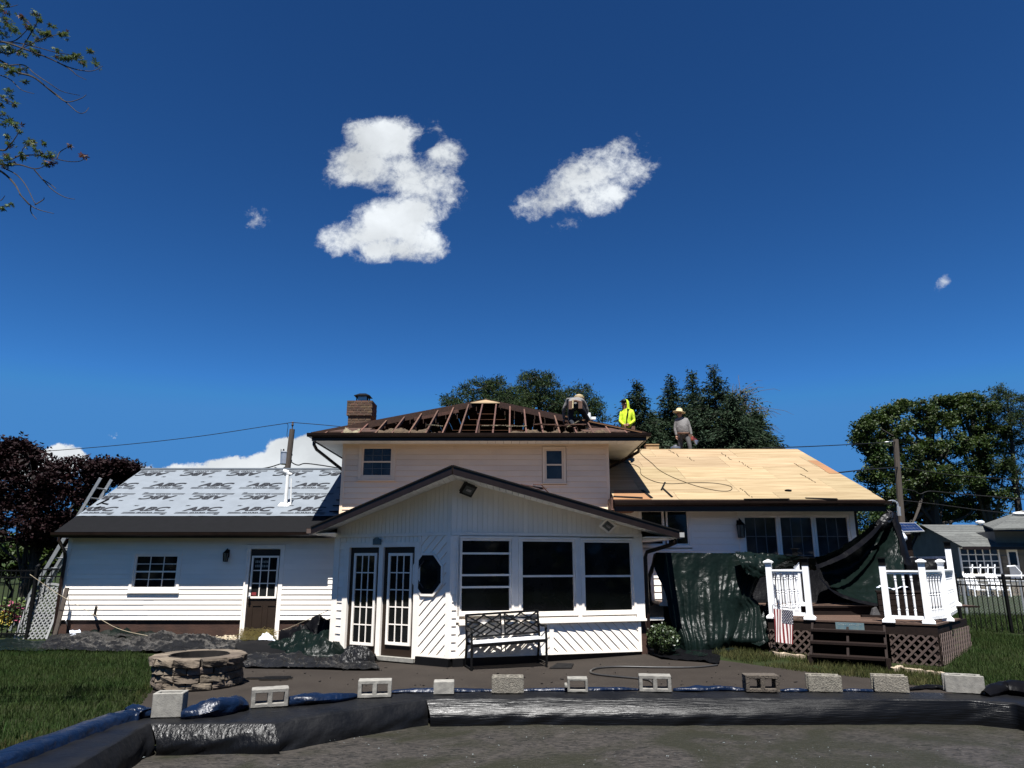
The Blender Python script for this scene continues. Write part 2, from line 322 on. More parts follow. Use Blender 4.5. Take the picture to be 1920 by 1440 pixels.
def props(o, label=None, cat=None, group=None, kind=None):
    for k, v in (('label', label), ('category', cat), ('group', group), ('kind', kind)):
        if v: o[k] = v
    return o
def link(name, data, parent=None, loc=None):
    o = bpy.data.objects.new(name, data); COL.objects.link(o)
    if parent is not None: o.parent = parent
    if loc is not None: o.location = loc
    return o
class Thing:   # an Empty at the thing's base that parents its parts; parts are drawn in world coordinates
    def __init__(s, name, label, cat, loc, group=None, rz=0):
        s.loc = Vector(loc); s.root = link(name, None, None, s.loc); s.root.rotation_euler.z = rz; props(s.root, label, cat, group); s.rz = rz
    def part(s, name, mb, mat, parent=None, local=False, smooth=False, label=None, kind=None, weld=False):
        me = mb if isinstance(mb, bpy.types.Mesh) else mb.mesh(name, mat, None if local else s.loc, smooth, weld)
        o = link(name, me, parent or s.root); props(o, label, None, None, kind); return o
def single(name, mb, mat, label, cat, group=None, smooth=False, loc=None, kind=None, weld=False):
    if loc is None:
        xs = [v.x for v in mb.v]; ys = [v.y for v in mb.v]; zs = [v.z for v in mb.v]
        loc = Vector(((min(xs) + max(xs)) / 2, (min(ys) + max(ys)) / 2, min(zs)))
    o = link(name, mb.mesh(name, mat, loc, smooth, weld), None, loc); return props(o, label, cat, group, kind)
def copy_tree(o, parent=None):
    c = o.copy(); COL.objects.link(c)
    if parent is not None: c.parent = parent
    for ch in o.children: copy_tree(ch, c)
    return c
class Fr:   # a wall plane: u along the wall, v up, d outwards
    def __init__(s, o, u):
        s.o = Vector(o); s.u = Vector(u).normalized(); s.n = Vector((s.u.y, -s.u.x, 0)); s.w = Vector((0, 0, 1))
    def p(s, u, v, d=0): return s.o + s.u * u + s.w * v + s.n * d
    def px(s, x, y, d=0):
        r = ray(x, y); o = s.o + s.n * d; t = (o - CAM).dot(s.n) / r.dot(s.n); q = CAM + r * t - s.o; return q.dot(s.u), q.z
    def box(s, mb, u0, u1, v0, v1, d0, d1):
        return mb.hexa([s.p(u0, v0, d1), s.p(u1, v0, d1), s.p(u1, v0, d0), s.p(u0, v0, d0), s.p(u0, v1, d1), s.p(u1, v1, d1), s.p(u1, v1, d0), s.p(u0, v1, d0)])
    def ring(s, mb, u0, u1, v0, v1, w, d0, d1, wb=None, wt_=None):
        wb = w if wb is None else wb; wt_ = w if wt_ is None else wt_
        s.box(mb, u0, u0 + w, v0, v1, d0, d1); s.box(mb, u1 - w, u1, v0, v1, d0, d1)
        if wb: s.box(mb, u0 + w, u1 - w, v0, v0 + wb, d0, d1)
        if wt_: s.box(mb, u0 + w, u1 - w, v1 - wt_, v1, d0, d1)
        return mb
    def board(s, mb, poly, df, back=-.06):
        n = len(poly); vs = [s.p(u, v, df(u, v)) for u, v in poly] + [s.p(u, v, back) for u, v in poly]
        return mb.add(vs, [tuple(range(n)), ] + [((i + 1) % n, i, n + i, n + (i + 1) % n) for i in range(n)])
def clip(poly, a, b, c):   # keep a*u+b*v<=c
    out = []
    for i in range(len(poly)):
        p, q = poly[i], poly[(i + 1) % len(poly)]; fp = a * p[0] + b * p[1] - c; fq = a * q[0] + b * q[1] - c
        if fp <= 0: out.append(p)
        if (fp < 0 < fq) or (fq < 0 < fp): t = fp / (fp - fq); out.append((p[0] + (q[0] - p[0]) * t, p[1] + (q[1] - p[1]) * t))
    return out
def siding(T, fr, u0, u1, v0, v1, h, openings, mat, proud=.019, top=None):
    v = v0; pr0 = proud
    while v < v1 - .02:
        ve = min(v + h, v1); seg = [(u0, u1)]
        for a, b, c, d in openings:
            if c < ve - .01 and d > v + .01:
                ns = []
                for p, q in seg:
                    if b <= p or a >= q: ns.append((p, q)); continue
                    for lo_, hi_ in ((v, min(c, ve)), (max(d, v), ve)):   # slivers of a course under and over the opening
                        if hi_ - lo_ > .012:
                            mb = MB(); fr.board(mb, [(max(p, a), lo_), (min(q, b), lo_), (min(q, b), hi_ - .002), (max(p, a), hi_ - .002)], lambda u, w: proud * (1 - .9 * (w - v) / h)); T.part('siding_board', mb, mat)
                    if a > p: ns.append((p, a))
                    if b < q: ns.append((b, q))
                seg = ns
        cut = []
        for p, q in seg:      # long runs are lapped from two or three lengths
            while q - p > 3.0:
                c_ = p + rnd.uniform(1.4, 2.6); cut.append((p, c_ - .002)); p = c_
            cut.append((p, q))
        for p, q in cut:
            if q - p < .03: continue
            proud = pr0 + rnd.uniform(-.002, .002)
            mb = MB(); fr.board(mb, [(p, v), (q, v), (q, ve - .002), (p, ve - .002)], lambda u, w: proud * (1 - .9 * (w - v) / h))
            T.part('siding_board', mb, mat)
        v += h
def window(T, fr, u0, u1, v0, v1, cols=1, bars=(), casing=.07, sash=.045, glass='glass', mid=True, rows=1, sill=True, mat='trim', mw=.008, mmat=None):
    """casing ring with sash bars, muntins and panes; v-bars given as fractions of the height"""
    mb = MB(); fr.ring(mb, u0 - casing, u1 + casing, v0 - casing, v1 + casing, casing, -.06, .03)
    w = T.part('window', mb, mat)
    mb = MB(); fr.ring(mb, u0 + .002, u1 - .002, v0 + .002, v1 - .002, sash, -.055, .008); T.part('sash_frame', mb, mat, w)
    ys = [0] + list(bars) + [1]; H = v1 - v0 - 2 * sash; base = v0 + sash
    for f in bars:
        mb = MB(); fr.box(mb, u0 + sash, u1 - sash, base + H * f - .018, base + H * f + .018, -.05, .004); T.part('sash_rail', mb, mat, w)
    bw = (u1 - u0 - 2 * sash) / cols
    for j in range(len(ys) - 1):
        a, b = base + H * ys[j], base + H * ys[j + 1]
        for r in range(rows):
            ra, rb = a + (b - a) * r / rows, a + (b - a) * (r + 1) / rows
            if r:
                mb = MB(); fr.box(mb, u0 + sash, u1 - sash, ra - mw, ra + mw, -.04, -.012); T.part('muntin', mb, mmat or mat, w)
            for c in range(cols):
                mb = MB(); fr.box(mb, u0 + sash + bw * c + .004, u0 + sash + bw * (c + 1) - .004, ra + .004, rb - .004, -.045, -.028); T.part('pane', mb, glass, w)
    for c in range(1, cols):
        x = u0 + sash + bw * c
        mb = MB(); fr.box(mb, x - mw, x + mw, base, base + H, -.04, -.01); T.part('muntin', mb, mmat or mat, w)
    if sill:
        mb = MB(); fr.box(mb, u0 - casing - .02, u1 + casing + .02, v0 - casing - .03, v0 - casing - .001, -.05, .06); T.part('sill', mb, mat, w)
    return w
def sm(t): t = max(0, min(1, t)); return t * t * (3 - 2 * t)
def ground(x, y): return .14 * sm((x + 1) / 4.0) * sm((y - 12.6) / 2.9) * (1 - .0 * sm((x - 9) / 5))
def fbm(p, o=4): return noise.fractal(Vector(p), 1.0, 2.1, o)
def catmull(pts, n):
    pts = [Vector(p) for p in pts]; out = []
    for i in range(len(pts) - 1):
        a = pts[max(i - 1, 0)]; b = pts[i]; c = pts[i + 1]; d = pts[min(i + 2, len(pts) - 1)]
        for k in range(n):
            t = k / n; out.append(.5 * ((2 * b) + (c - a) * t + (2 * a - 5 * b + 4 * c - d) * t * t + (3 * b - a - 3 * c + d) * t ** 3))
    out.append(pts[-1]); return out
def surf(ctrl, nu, nv):
    rows = [catmull(r, nu) for r in ctrl]; cols = [catmull([r[i] for r in rows], nv) for i in range(len(rows[0]))]
    return [[cols[i][j] for i in range(len(cols))] for j in range(len(cols[0]))]
def text_mesh(body, size, bold=0.0, shear=0.0, mat='print'):
    c = bpy.data.curves.new('lettering', 'FONT'); c.body = body; c.size = size; c.offset = bold; c.shear = shear; c.align_x = 'CENTER'; c.resolution_u = 3
    o = bpy.data.objects.new('lettering_source', c); COL.objects.link(o); bpy.context.view_layer.update()
    me = bpy.data.meshes.new_from_object(o.evaluated_get(bpy.context.evaluated_depsgraph_get())); bpy.data.objects.remove(o); bpy.data.curves.remove(c)
    v = [tuple(x.co) for x in me.vertices]; f = [tuple(p.vertices) for p in me.polygons]; bpy.data.meshes.remove(me); return v, f
# ------------------------------------------------------------------ ground, patio, lawn
def sheet(name, xs, ys, lift, mat, kind='structure', hf=ground):
    rows = [[(x, y, hf(x, y) + lift) for x in xs] for y in ys]
    mb = MB().grid(rows); me = mb.mesh(name, mat, None, True); o = link(name, me); o['kind'] = kind; return o
def spaced(*segs):
    out = []
    for a, b, n in segs: out += [a + (b - a) * i / n for i in range(n)]
    return out + [segs[-1][1]]
sheet('ground', spaced((-900, -60, 8), (-60, -20, 10), (-20, 20, 90), (20, 60, 10), (60, 900, 8)), spaced((-300, -20, 6), (-20, 6, 12), (6, 22, 64), (22, 80, 20), (80, 1500, 8)), -.012, 'lawn')
def polysheet(name, poly, lift, mat, kind='structure', step=.5, hf=ground):
    bm = bmesh.new(); vs = [bm.verts.new((x, y, 0)) for x, y in poly]; bm.faces.new(vs); bmesh.ops.triangulate(bm, faces=bm.faces[:])
    x0, x1 = min(p[0] for p in poly), max(p[0] for p in poly); y0, y1 = min(p[1] for p in poly), max(p[1] for p in poly)
    for a, b, n in ((x0, x1, (1, 0, 0)), (y0, y1, (0, 1, 0))):
        k = a + step
        while k < b:
            bmesh.ops.bisect_plane(bm, geom=bm.verts[:] + bm.edges[:] + bm.faces[:], plane_co=Vector(n) * k, plane_no=n); k += step
    for v in bm.verts: v.co.z = hf(v.co.x, v.co.y) + lift
    for f in bm.faces:
        f.normal_update()
        if f.normal.z < 0: f.normal_flip()
        f.smooth = True
    me = bpy.data.meshes.new(name); bm.to_mesh(me); bm.free(); me.materials.append(MATS[mat]); o = link(name, me); o['kind'] = kind; return o
gp = lambda x, y: tuple(PZ(x, y, 0.0).xy)
patio_poly = [gp(232, 1330), gp(292, 1285), gp(330, 1243), gp(420, 1222), (-5.2, 17.68), (2.6, 17.68), (3.0, 15.6), gp(1345, 1243), gp(1480, 1256), gp(1640, 1272), gp(1745, 1290), (6.5, 9.0), (-3.6, 7.9), (-4.6, 8.2)]
polysheet('patio', patio_poly, .004, 'patio')

# ------------------------------------------------------------------ the house
YF = 17.7
H = Thing('house', 'white sided split level house with its roofs stripped for new roofing', 'house', (-1, YF, 0))
EZ, EY, RS = 4.79, 17.1, .43          # hip roof eave height, eave line, slope
XL, XR = -4.87, 3.27
# --- left wing
fl = Fr((0, YF, 0), (1, 0, 0))
lx0 = -10.76
mb = MB(); mb.box(lx0 + .01, -4.25, YF + .06, 24.2, 0, 2.5); H.part('wall', mb, 'siding')
mb = MB(); mb.box(lx0 + .005, -3.4, YF + .025, YF + .059, -.05, .46); H.part('foundation', mb, 'foundation')
# gable end wall of the left wing
mb = MB(); mb.prism([(lx0, YF + .1, 2.45), (lx0, 24.3, 2.45), (lx0, 20.99, 4.22)], (.05, 0, 0)); H.part('gable', mb, 'siding')
du0, dv0 = fl.px(458, 1183); du1, dv1 = fl.px(527, 1030)
wu0, wv0 = fl.px(247, 1104); wu1, wv1 = fl.px(337, 1040)
ops = [(wu0 - .07, wu1 + .07, wv0 - .1, wv1 + .07), (du0 - .1, du1 + .1, 0, dv1 + .11)]
siding(H, fl, lx0 + .08, -3.3, .455, 2.46, .1165, ops, 'siding')
mb = MB(); fl.box(mb, lx0 - .01, lx0 + .08, .43, 2.47, -.06, .022); H.part('corner_trim', mb, 'trim')
mb = MB(); fl.box(mb, lx0 - .01, lx0 + .002, .43, 2.47, -1.2, -.06)
H.part('side_trim', mb, 'trim')
window(H, fl, wu0, wu1, wv0, wv1, 3, (.5,), .07, .04, rows=2)
# back door of the left wing
mb = MB(); fl.ring(mb, du0 - .1, du1 + .1, 0, dv1 + .11, .1, -.06, .03, wb=0); H.part('door_frame', mb, 'trim')
mb = MB(); fl.box(mb, du0 - .098, du0 - .06, .02, dv1, .031, .05); H.part('trim_batten', mb, 'trim')
mb = MB(); fl.box(mb, du0 + .004, du1 - .004, .09, dv1 - .003, -.058, -.02); D = H.part('door', mb, 'door_brown', label='brown half glazed back door')
g0, g1 = fl.px(466, 1121)[0] , fl.px(518, 1121)[0]; gz0, gz1 = fl.px(490, 1122)[1], fl.px(490, 1042)[1]
mb = MB(); fl.ring(mb, g0, g1, gz0, gz1, .045, -.02, .006); H.part('lite_frame', mb, 'trim', D)
def lite_grid(T, D, fr, a, b, c, d, nc, nr, w=.045, glass='glass', d0=-.019, mat='trim', mw=.011):
    cw, ch = (b - a - 2 * w) / nc, (d - c - 2 * w) / nr
    for i in range(nc):
        for j in range(nr):
            mb = MB(); fr.box(mb, a + w + cw * i + .003, a + w + cw * (i + 1) - .003, c + w + ch * j + .003, c + w + ch * (j + 1) - .003, d0, d0 + .006); T.part('pane', mb, glass, D)
    for i in range(1, nc):
        mb = MB(); x = a + w + cw * i; fr.box(mb, x - mw, x + mw, c + w, d - w, d0, d0 + .018); T.part('muntin', mb, mat, D)
    for j in range(1, nr):
        z = c + w + ch * j
        for i in range(nc):
            mb = MB(); fr.box(mb, a + w + cw * i + mw + .0005, a + w + cw * (i + 1) - mw - .0005, z - mw, z + mw, d0, d0 + .017); T.part('muntin', mb, mat, D)
lite_grid(H, D, fl, g0, g1, gz0, gz1, 3, 3)
for k in (0, 1):
    a = du0 + .12 + k * .36
    mb = MB(); fl.ring(mb, a, a + .26, .22, .80, .03, -.02, -.006); H.part('door_panel', mb, 'door_brown', D)
mb = MB(); mb.tube([fl.p(du0 + .06, .98, -.02), fl.p(du0 + .06, .98, .04)], .02); mb.ball(fl.p(du0 + .06, .98, .05), .032, 8, 6); H.part('handle', mb, 'steel', D)
mb = MB(); mb.tube([fl.p(du0 + .06, 1.13, -.02), fl.p(du0 + .06, 1.13, .02)], .03); H.part('deadbolt', mb, 'steel', D)
mb = MB(); fl.box(mb, du0 - .06, du1 + .06, .02, .085, -.06, .05); H.part('threshold', mb, 'concrete')
# note of faint white writing and a small flag sticker behind the door glass
for r, n in ((0, 9), (1, 8)):
    mb = MB(); x = g0 + .09
    for k in range(n):
        w = .022 + .016 * rnd.random(); fl.box(mb, x, x + w, gz1 - .17 - r * .1, gz1 - .12 - r * .1 + .012 * rnd.random(), -.0128, -.0122); x += w + .012
    H.part('door_note', mb, 'sign_mark', D)
mb = MB(); fl.box(mb, g0 + .06, g0 + .17, gz0 + .07, gz0 + .14, -.0128, -.0122); H.part('sticker', mb, 'flag_red', D)
# left roof
LZ, LS, LY = 2.48, .531, 17.3
rl = lambda x, y: PR(x, y, LZ, LS, LY)
LX0, LX1, LYR = -10.9, -4.0, 20.99
zl = lambda Y: LZ + LS * (Y - LY)
nrm = Vector((0, -LS, 1)).normalized()
mb = MB(); mb.prism([(LX0, LY, zl(LY)), (LX1, LY, zl(LY)), (LX1, LYR, zl(LYR)), (LX0, LYR, zl(LYR))], (0, 0, -.14)); H.part('roof_deck', mb, 'brown')
mb = MB(); mb.prism([(LX0, LYR + .001, zl(LYR)), (LX1, LYR + .001, zl(LYR)), (LX1, 24.7, 2.47), (LX0, 24.7, 2.47)], (0, 0, -.14)); H.part('roof_deck', mb, 'underlay')
ys_ = [rl(300, 970).y, None]
y_strip = rl(300, 969).y
mb = MB(); nx = 9; st = (LX1 - LX0) / nx
mb.prism([(LX0, LY - .02, zl(LY - .02) + .003), (LX1, LY - .02, zl(LY - .02) + .003), (LX1, y_strip + .05, zl(y_strip + .05) + .003), (LX0, y_strip + .05, zl(y_strip + .05) + .003)], nrm * .006)
H.part('starter_strip', mb, 'felt')
nrow = 2; Ys = [y_strip + (LYR - y_strip) * k / nrow for k in range(nrow + 1)]
for k in range(nrow):
    a, b = Ys[k], min(Ys[k + 1] + .06, LYR); lift = .012 + .004 * (nrow - k) + .003
    n = 46; rows = []
    for j, Y in enumerate([a + (b - a) * t / 6 for t in range(7)]):
        rows.append([Vector((LX0 + .02 + (LX1 - LX0 - .02) * i / n, Y, zl(Y))) + nrm * (lift + .012 * abs(noise.noise((i * .55, j * .5, k * 7.3)))) for i in range(n + 1)])
    mb = MB().grid(rows); H.part('underlayment_sheet', mb, 'underlay', smooth=True)
mb = MB(); mb.box(LX0, LX1, LYR - .12, LYR + .1, zl(LYR) - .02, zl(LYR) + .022); H.part('ridge_strip', mb, 'underlay')
sheets = [o for o in H.root.children if o.name.startswith('underlayment_sheet')]
# print on the underlayment: ABC over a ruled line with GUARD in it
V1, F1 = text_mesh('ABC', .36, .013, .32); V2, F2 = text_mesh('GUARD', .105, .004, .1); V3, F3 = text_mesh('ABC', .06, .003, .3)
sx = Vector((1, 0, 0)); sy = Vector((0, 1, LS)).normalized()
def stamp(cx, cy, flip, sheet):
    mb = MB(); s = -1 if flip else 1
    def put(V, F, ox, oy, kx=1.0, ky=1.0):
        mb.add([(s * (ox + x * kx), s * (oy + y * ky), 0) for x, y, z in V], F)
    put(V1, F1, .02, .05, 1.2, .96); put(V2, F2, 0, -.085, 1.1, .8)
    for a, b in ((-.56, -.24), (.24, .56)):
        for z, t in ((-.012, .010), (-.036, .008), (-.066, .018)):
            mb.add([(s * a, s * (z - .02), 0), (s * b, s * (z - .02), 0), (s * (b + .015), s * (z + t - .02), 0), (s * (a + .015), s * (z + t - .02), 0)], [(0, 1, 2, 3)])
    mb.add([(s * -.57, s * -.105, 0), (s * .55, s * -.105, 0), (s * .555, s * -.093, 0), (s * -.565, s * -.093, 0)], [(0, 1, 2, 3)])
    put(V3, F3, -.42, .36); put(V3, F3, .50, -.17)
    bm = bmesh.new(); base = Vector((0, cy, zl(cy))) + nrm * .034
    vs = [bm.verts.new(base + sx * (cx + v.x) + sy * v.y) for v in mb.v]
    for f in mb.f:
        try: bm.faces.new([vs[i] for i in f])
        except ValueError: pass
    for lim, no in ((LX0 + .05, -1), (LX1, 1)):
        bmesh.ops.bisect_plane(bm, geom=bm.verts[:] + bm.edges[:] + bm.faces[:], plane_co=(lim, 0, 0), plane_no=(no, 0, 0), clear_outer=True)
    for f in bm.faces:
        f.normal_update()
        if f.normal.z < 0: f.normal_flip()
    if len(bm.faces) == 0: bm.free(); return
    me = bpy.data.meshes.new('lettering'); bm.to_mesh(me); bm.free(); me.materials.append(MATS['print'])
    me.transform(Matrix.Translation(-H.loc)); link('lettering', me, sheet)
for row, (px, py, flip) in enumerate([(278, 957, False), (300, 934, True), (312, 911, False), (374, 890, True)]):
    c = rl(px, py); k = 0 if row < 2 else 1
    for i in range(-2, 6):
        stamp(c.x + i * 1.335, c.y + (.13 if flip else -.13), flip, sheets[k])
# black bits of felt at the ridge by the wall, and a scrap of felt at the rake
mb = MB()
for a, b in (((182, 949), (205, 938)), ((190, 945), (203, 948)), ((176, 955), (190, 953))):
    p, q = rl(*a), rl(*b); mb.beam(p + nrm * .04, q + nrm * .05, .05, .012)
single('felt_scrap', mb, 'felt', 'small black strips of felt lying at the left edge of the printed underlayment', 'roofing scrap')
# gutter and fascia of left wing
def gutter_profile(): return [(0, 0), (0, -.085), (-.075, -.09), (-.105, -.055), (-.115, 0), (-.107, 0), (-.10, -.05), (-.07, -.078), (-.012, -.078), (-.012, 0)]
mb = MB(); mb.prism([(LX0 - .03, LY + a, 2.465 + b) for a, b in gutter_profile()], (6.5, 0, 0)); H.part('gutter', mb, 'gutter', label='brown gutter of the low left wing')
mb = MB(); mb.box(LX0, LX1, LY + .002, LY + .03, 2.355, 2.466); H.part('fascia', mb, 'brown')
mb = MB(); mb.box(LX0, LX1, LY + .031, YF - .06, 2.358, 2.372); H.part('soffit', mb, 'brown')
mb = MB(); pts = [(lx0 + .02, LY - .05, 2.36), (lx0 + .02, LY - .05, 2.28), (lx0 + .0, YF - .12, 2.02), (lx0 - .0, YF - .08, 1.9), (lx0 + .0, YF - .08, .12)]
mb.tube(pts, .04, 8); H.part('downspout', mb, 'gutter')
# white vent pipe on the left roof
p0 = rl(535, 949); top = p0 + Vector((0, 0, .82))
mb = MB(); mb.tube([p0 - Vector((0, 0, .1)), top], .045, 12); vp = H.part('vent_pipe', mb, 'pipe_white')
mb = MB(); mb.tube([p0 + Vector((.14, .0, 0)), top + Vector((.10, 0, -.1))], .016, 8); H.part('vent_rod', mb, 'pipe_white')
mb = MB(); mb.tube([top, top + Vector((-.02, 0, .06)), top + Vector((-.12, -.02, .09))], [.05, .06, .05], 10); mb.tube([top + Vector((-.02, 0, .03)), top + Vector((.12, -.02, .0))], .03, 8); H.part('vent_cap', mb, 'pipe_white', vp)
mb = MB(); q = p0 + Vector((-.02, 0, .01)); mb.prism([q + sx * a + sy * b for a, b in ((-.14, -.12), (.14, -.12), (.14, .12), (-.14, .12))], nrm * .04); H.part('vent_flashing', mb, 'pipe_white', vp)
# step flashing and rolled underlayment at the wall of the tall block
mb = MB()
for k in range(9):
    Y = 17.9 + k * .32; mb.box(-4.62, -4.26, Y, Y + .36, zl(Y) + .05, zl(Y) + .068)
H.part('step_flashing', mb, 'shingle_dark')
q = rl(632, 905); mb = MB(); mb.tube([(-4.75, q.y - .1, q.z + .1), (-4.3, q.y + .1, q.z + .14)], .1, 12); H.part('paper_roll', mb, 'underlay')

# --- tall middle block
fm = Fr((0, YF, 0), (1, 0, 0))
mx0, mx1 = -4.24, 2.42
mb = MB(); mb.box(mx0 + .01, mx1 - .01, YF + .06, 25.5, 0, 4.66); H.part('wall', mb, 'siding_upper')
a0, b0 = fm.px(677, 894); a1, b1 = fm.px(737, 838); c0, d0 = fm.px(1022, 901); c1, d1 = fm.px(1056, 842)
ops = [(a0 - .07, a1 + .07, b0 - .1, b1 + .07), (c0 - .07, c1 + .07, d0 - .1, d1 + .07)]
siding(H, fm, mx0 + .07, mx1 - .07, 2.62, 4.67, .137, ops, 'siding_upper')
for u in (mx0, mx1 - .07):
    mb = MB(); fm.box(mb, u, u + .07, 2.3, 4.67, -.06, .024); H.part('corner_trim', mb, 'siding_upper')
window(H, fm, a0, a1, b0, b1, 3, (.5,), .08, .04, rows=2, mat='siding_upper', glass='glass_reflect', mw=.006, mmat='muntin_grey')
window(H, fm, c0, c1, d0, d1, 1, (.5,), .06, .04, glass='glass_reflect', mat='siding_upper')
# soffit panels and gutters of the hip roof
z_s = 4.655
x = XL + .06
while x < XR - .05:
    mb = MB(); mb.box(x + .003, min(x + .2, XR - .05) - .003, EY + .03, YF - .0, z_s, z_s + .014); H.part('soffit_panel', mb, 'soffit'); x += .2
y = YF + .003
while y < 24.5:
    for x0, x1 in ((XL + .06, mx0 - .003), (mx1 + .003, XR - .05)):
        mb = MB(); mb.box(x0, x1, y, y + .394, z_s, z_s + .014); H.part('soffit_panel', mb, 'soffit')
    y += .4
mb = MB(); mb.box(XL + .03, XR - .03, EY + .03, YF + .02, z_s + .016, z_s + .03); mb.box(XL + .03, mx0 + .02, YF + .021, 25.6, z_s + .016, z_s + .03); mb.box(mx1 - .02, XR - .03, YF + .021, 25.6, z_s + .016, z_s + .03); H.part('soffit_backing', mb, 'brown')  # unseen slab added above the panels to block sun leaking through their gaps
mb = MB(); mb.box(mx0, mx1, YF - .05, YF - .034, 4.615, 4.652); H.part('frieze_trim', mb, 'siding_upper')
def front_gutter(x0, x1, y, z, label):
    mb = MB(); mb.prism([(x0, y + a, z + b) for a, b in gutter_profile()], (x1 - x0, 0, 0)); H.part('gutter', mb, 'gutter', label=label)
def side_gutter(x, s, y0, y1, z):
    mb = MB(); pr = [(x - s * a, y0, z + b) for a, b in gutter_profile()]
    if s > 0: pr = pr[::-1]
    mb.prism(pr, (0, y1 - y0, 0)); H.part('gutter', mb, 'gutter')
front_gutter(XL - .1, XR + .1, EY, EZ + .03, 'long brown gutter under the open rafters')
side_gutter(XL, -1, EY + .002, 25.8, EZ + .028); side_gutter(XR, 1, EY + .002, 25.8, EZ + .028)
mb = MB(); mb.box(XL, XR, EY + .002, EY + .028, z_s - .012, EZ); mb.box(XL, XL + .025, EY + .03, 26, z_s - .012, EZ); mb.box(XR - .025, XR, EY + .03, 26, z_s - .012, EZ); H.part('fascia', mb, 'brown')
for s, xe in ((-1, XL), (1, XR)):
    xw = mx0 - .05 if s < 0 else mx1 + .05
    mb = MB(); mb.tube([(xe + s * .06, EY + .45, EZ - .06), (xe + s * .06, EY + .45, EZ - .17), (xe + s * .03, EY + .6, EZ - .27), (xw - s * .0 + s * .08, EY + 2.1, EZ - .75), (xw + s * .05, EY + 2.3, EZ - .95)] if s < 0 else
                       [(xe + s * .06, EY + 1.4, EZ - .06), (xe + s * .05, EY + 1.45, EZ - .2), (xw + .1, EY + 2.4, EZ - .55), (xw + .05, EY + 2.5, EZ - .9)], .042, 8); H.part('downspout', mb, 'gutter')
# hip roof: open rafters on the front slope, old boards on the other three
xc = (XL + XR) / 2; hw = (XR - XL) / 2; PKZ = EZ + RS * hw; PKY = EY + hw; PK2 = PKY + .9
pk = Vector((xc, PKY, PKZ)); pk2 = Vector((xc, PK2, PKZ)); yb = 26.1
def slope_boards(a, b, c, d, mat, n):   # a,b eave ends; d,c ridge ends; courses of boards
    a, b, c, d = map(Vector, (a, b, c, d))
    for k in range(n):
        t0, t1 = k / n + .002, (k + 1) / n - .002
        q = [a.lerp(d, t0), b.lerp(c, t0), b.lerp(c, t1), a.lerp(d, t1)]
        mb = MB(); mb.prism(q, (0, 0, -.03)); H.part('roof_board', mb, mat)
slope_boards((XL, yb, EZ), (XL, EY, EZ), pk, pk2, 'sheath_under', 14)
slope_boards((XR, EY, EZ), (XR, yb, EZ), pk2, pk, 'sheath_under', 14)
slope_boards((XR, yb, EZ), (XL, yb, EZ), pk2, pk2 + Vector((.01, 0, 0)), 'sheath_under', 14)
for e in ((XL, EY, EZ), (XR, EY, EZ)):
    e = Vector(e); mb = MB(); mb.beam(e + Vector((0, 0, -.02)), pk + Vector((0, 0, -.02)), .045, .17); H.part('hip_rafter', mb, 'old_wood')
x = XL + .30; k = 0
while x < XR - .2:
    run = hw - abs(x - xc); 
    if run > .25:
        p, q = Vector((x, EY + .02, EZ + .02)), Vector((x, EY + run, EZ + RS * run))
        mb = MB(); mb.beam(p - Vector((0, 0, .02)), q - Vector((0, 0, .035)), .038, .09); H.part('rafter', mb, 'rafter')
    x += .41
# jack rafters under the side slopes
for s in (-1, 1):
    xe = XL if s < 0 else XR; y = EY + .5
    while y < PKY + .6:
        run = min(y - EY, hw) ; mb = MB(); mb.beam((xe, y, EZ - .09), (xe - s * run, y, EZ + RS * run - .09), .04, .12); H.part('rafter', mb, 'old_wood'); y += .62
mb = MB(); mb.beam(pk + Vector((0, -.05, -.02)), pk2, .045, .2); H.part('ridge_board', mb, 'old_wood')
# plywood cap on the peak, a brace, planks along the hips
t = .115; mb = MB(); e1, e2 = pk.lerp(Vector((XL, EY, EZ)), t), pk.lerp(Vector((XR, EY, EZ)), t)
mb.prism([e1 + Vector((0, 0, .03)), e2 + Vector((0, 0, .03)), pk + Vector((0, 0, .03))], (0, 0, .022)); H.part('plywood_sheet', mb, 'plywood')
mb = MB(); mb.beam((xc - 1.9, EY + 2.1, EZ + .80), (xc - .75, EY + 3.0, EZ + 1.22), .03, .09); H.part('brace_board', mb, 'rafter')
for s, z in ((1, .02), ):
    e = Vector((XR, EY, EZ)); mb = MB(); mb.beam(pk.lerp(e, .55) + Vector((0, 0, .035)), pk.lerp(e, .985) + Vector((0, 0, .035)), .09, .022); H.part('hip_board', mb, 'plywood_red')
for s in (-1, 1):
    xe = XL if s < 0 else XR
    for k in range(2):
        mb = MB(); L0 = .25 + k * .22; mb.prism([(xe - s * (.1 + L0), EY + .06 + L0 * .75, EZ + RS * (.06 + L0 * .75)), (xe - s * (1.5 - k * .2), EY + .06 + L0 * .75, EZ + RS * (.06 + L0 * .75)), (xe - s * (1.55 - k * .2), EY + .25 + L0 * .75, EZ + RS * (.25 + L0 * .75)), (xe - s * (.32 + L0), EY + .25 + L0 * .75, EZ + RS * (.25 + L0 * .75))], (0, 0, .02)); H.part('roof_board', mb, 'old_wood')
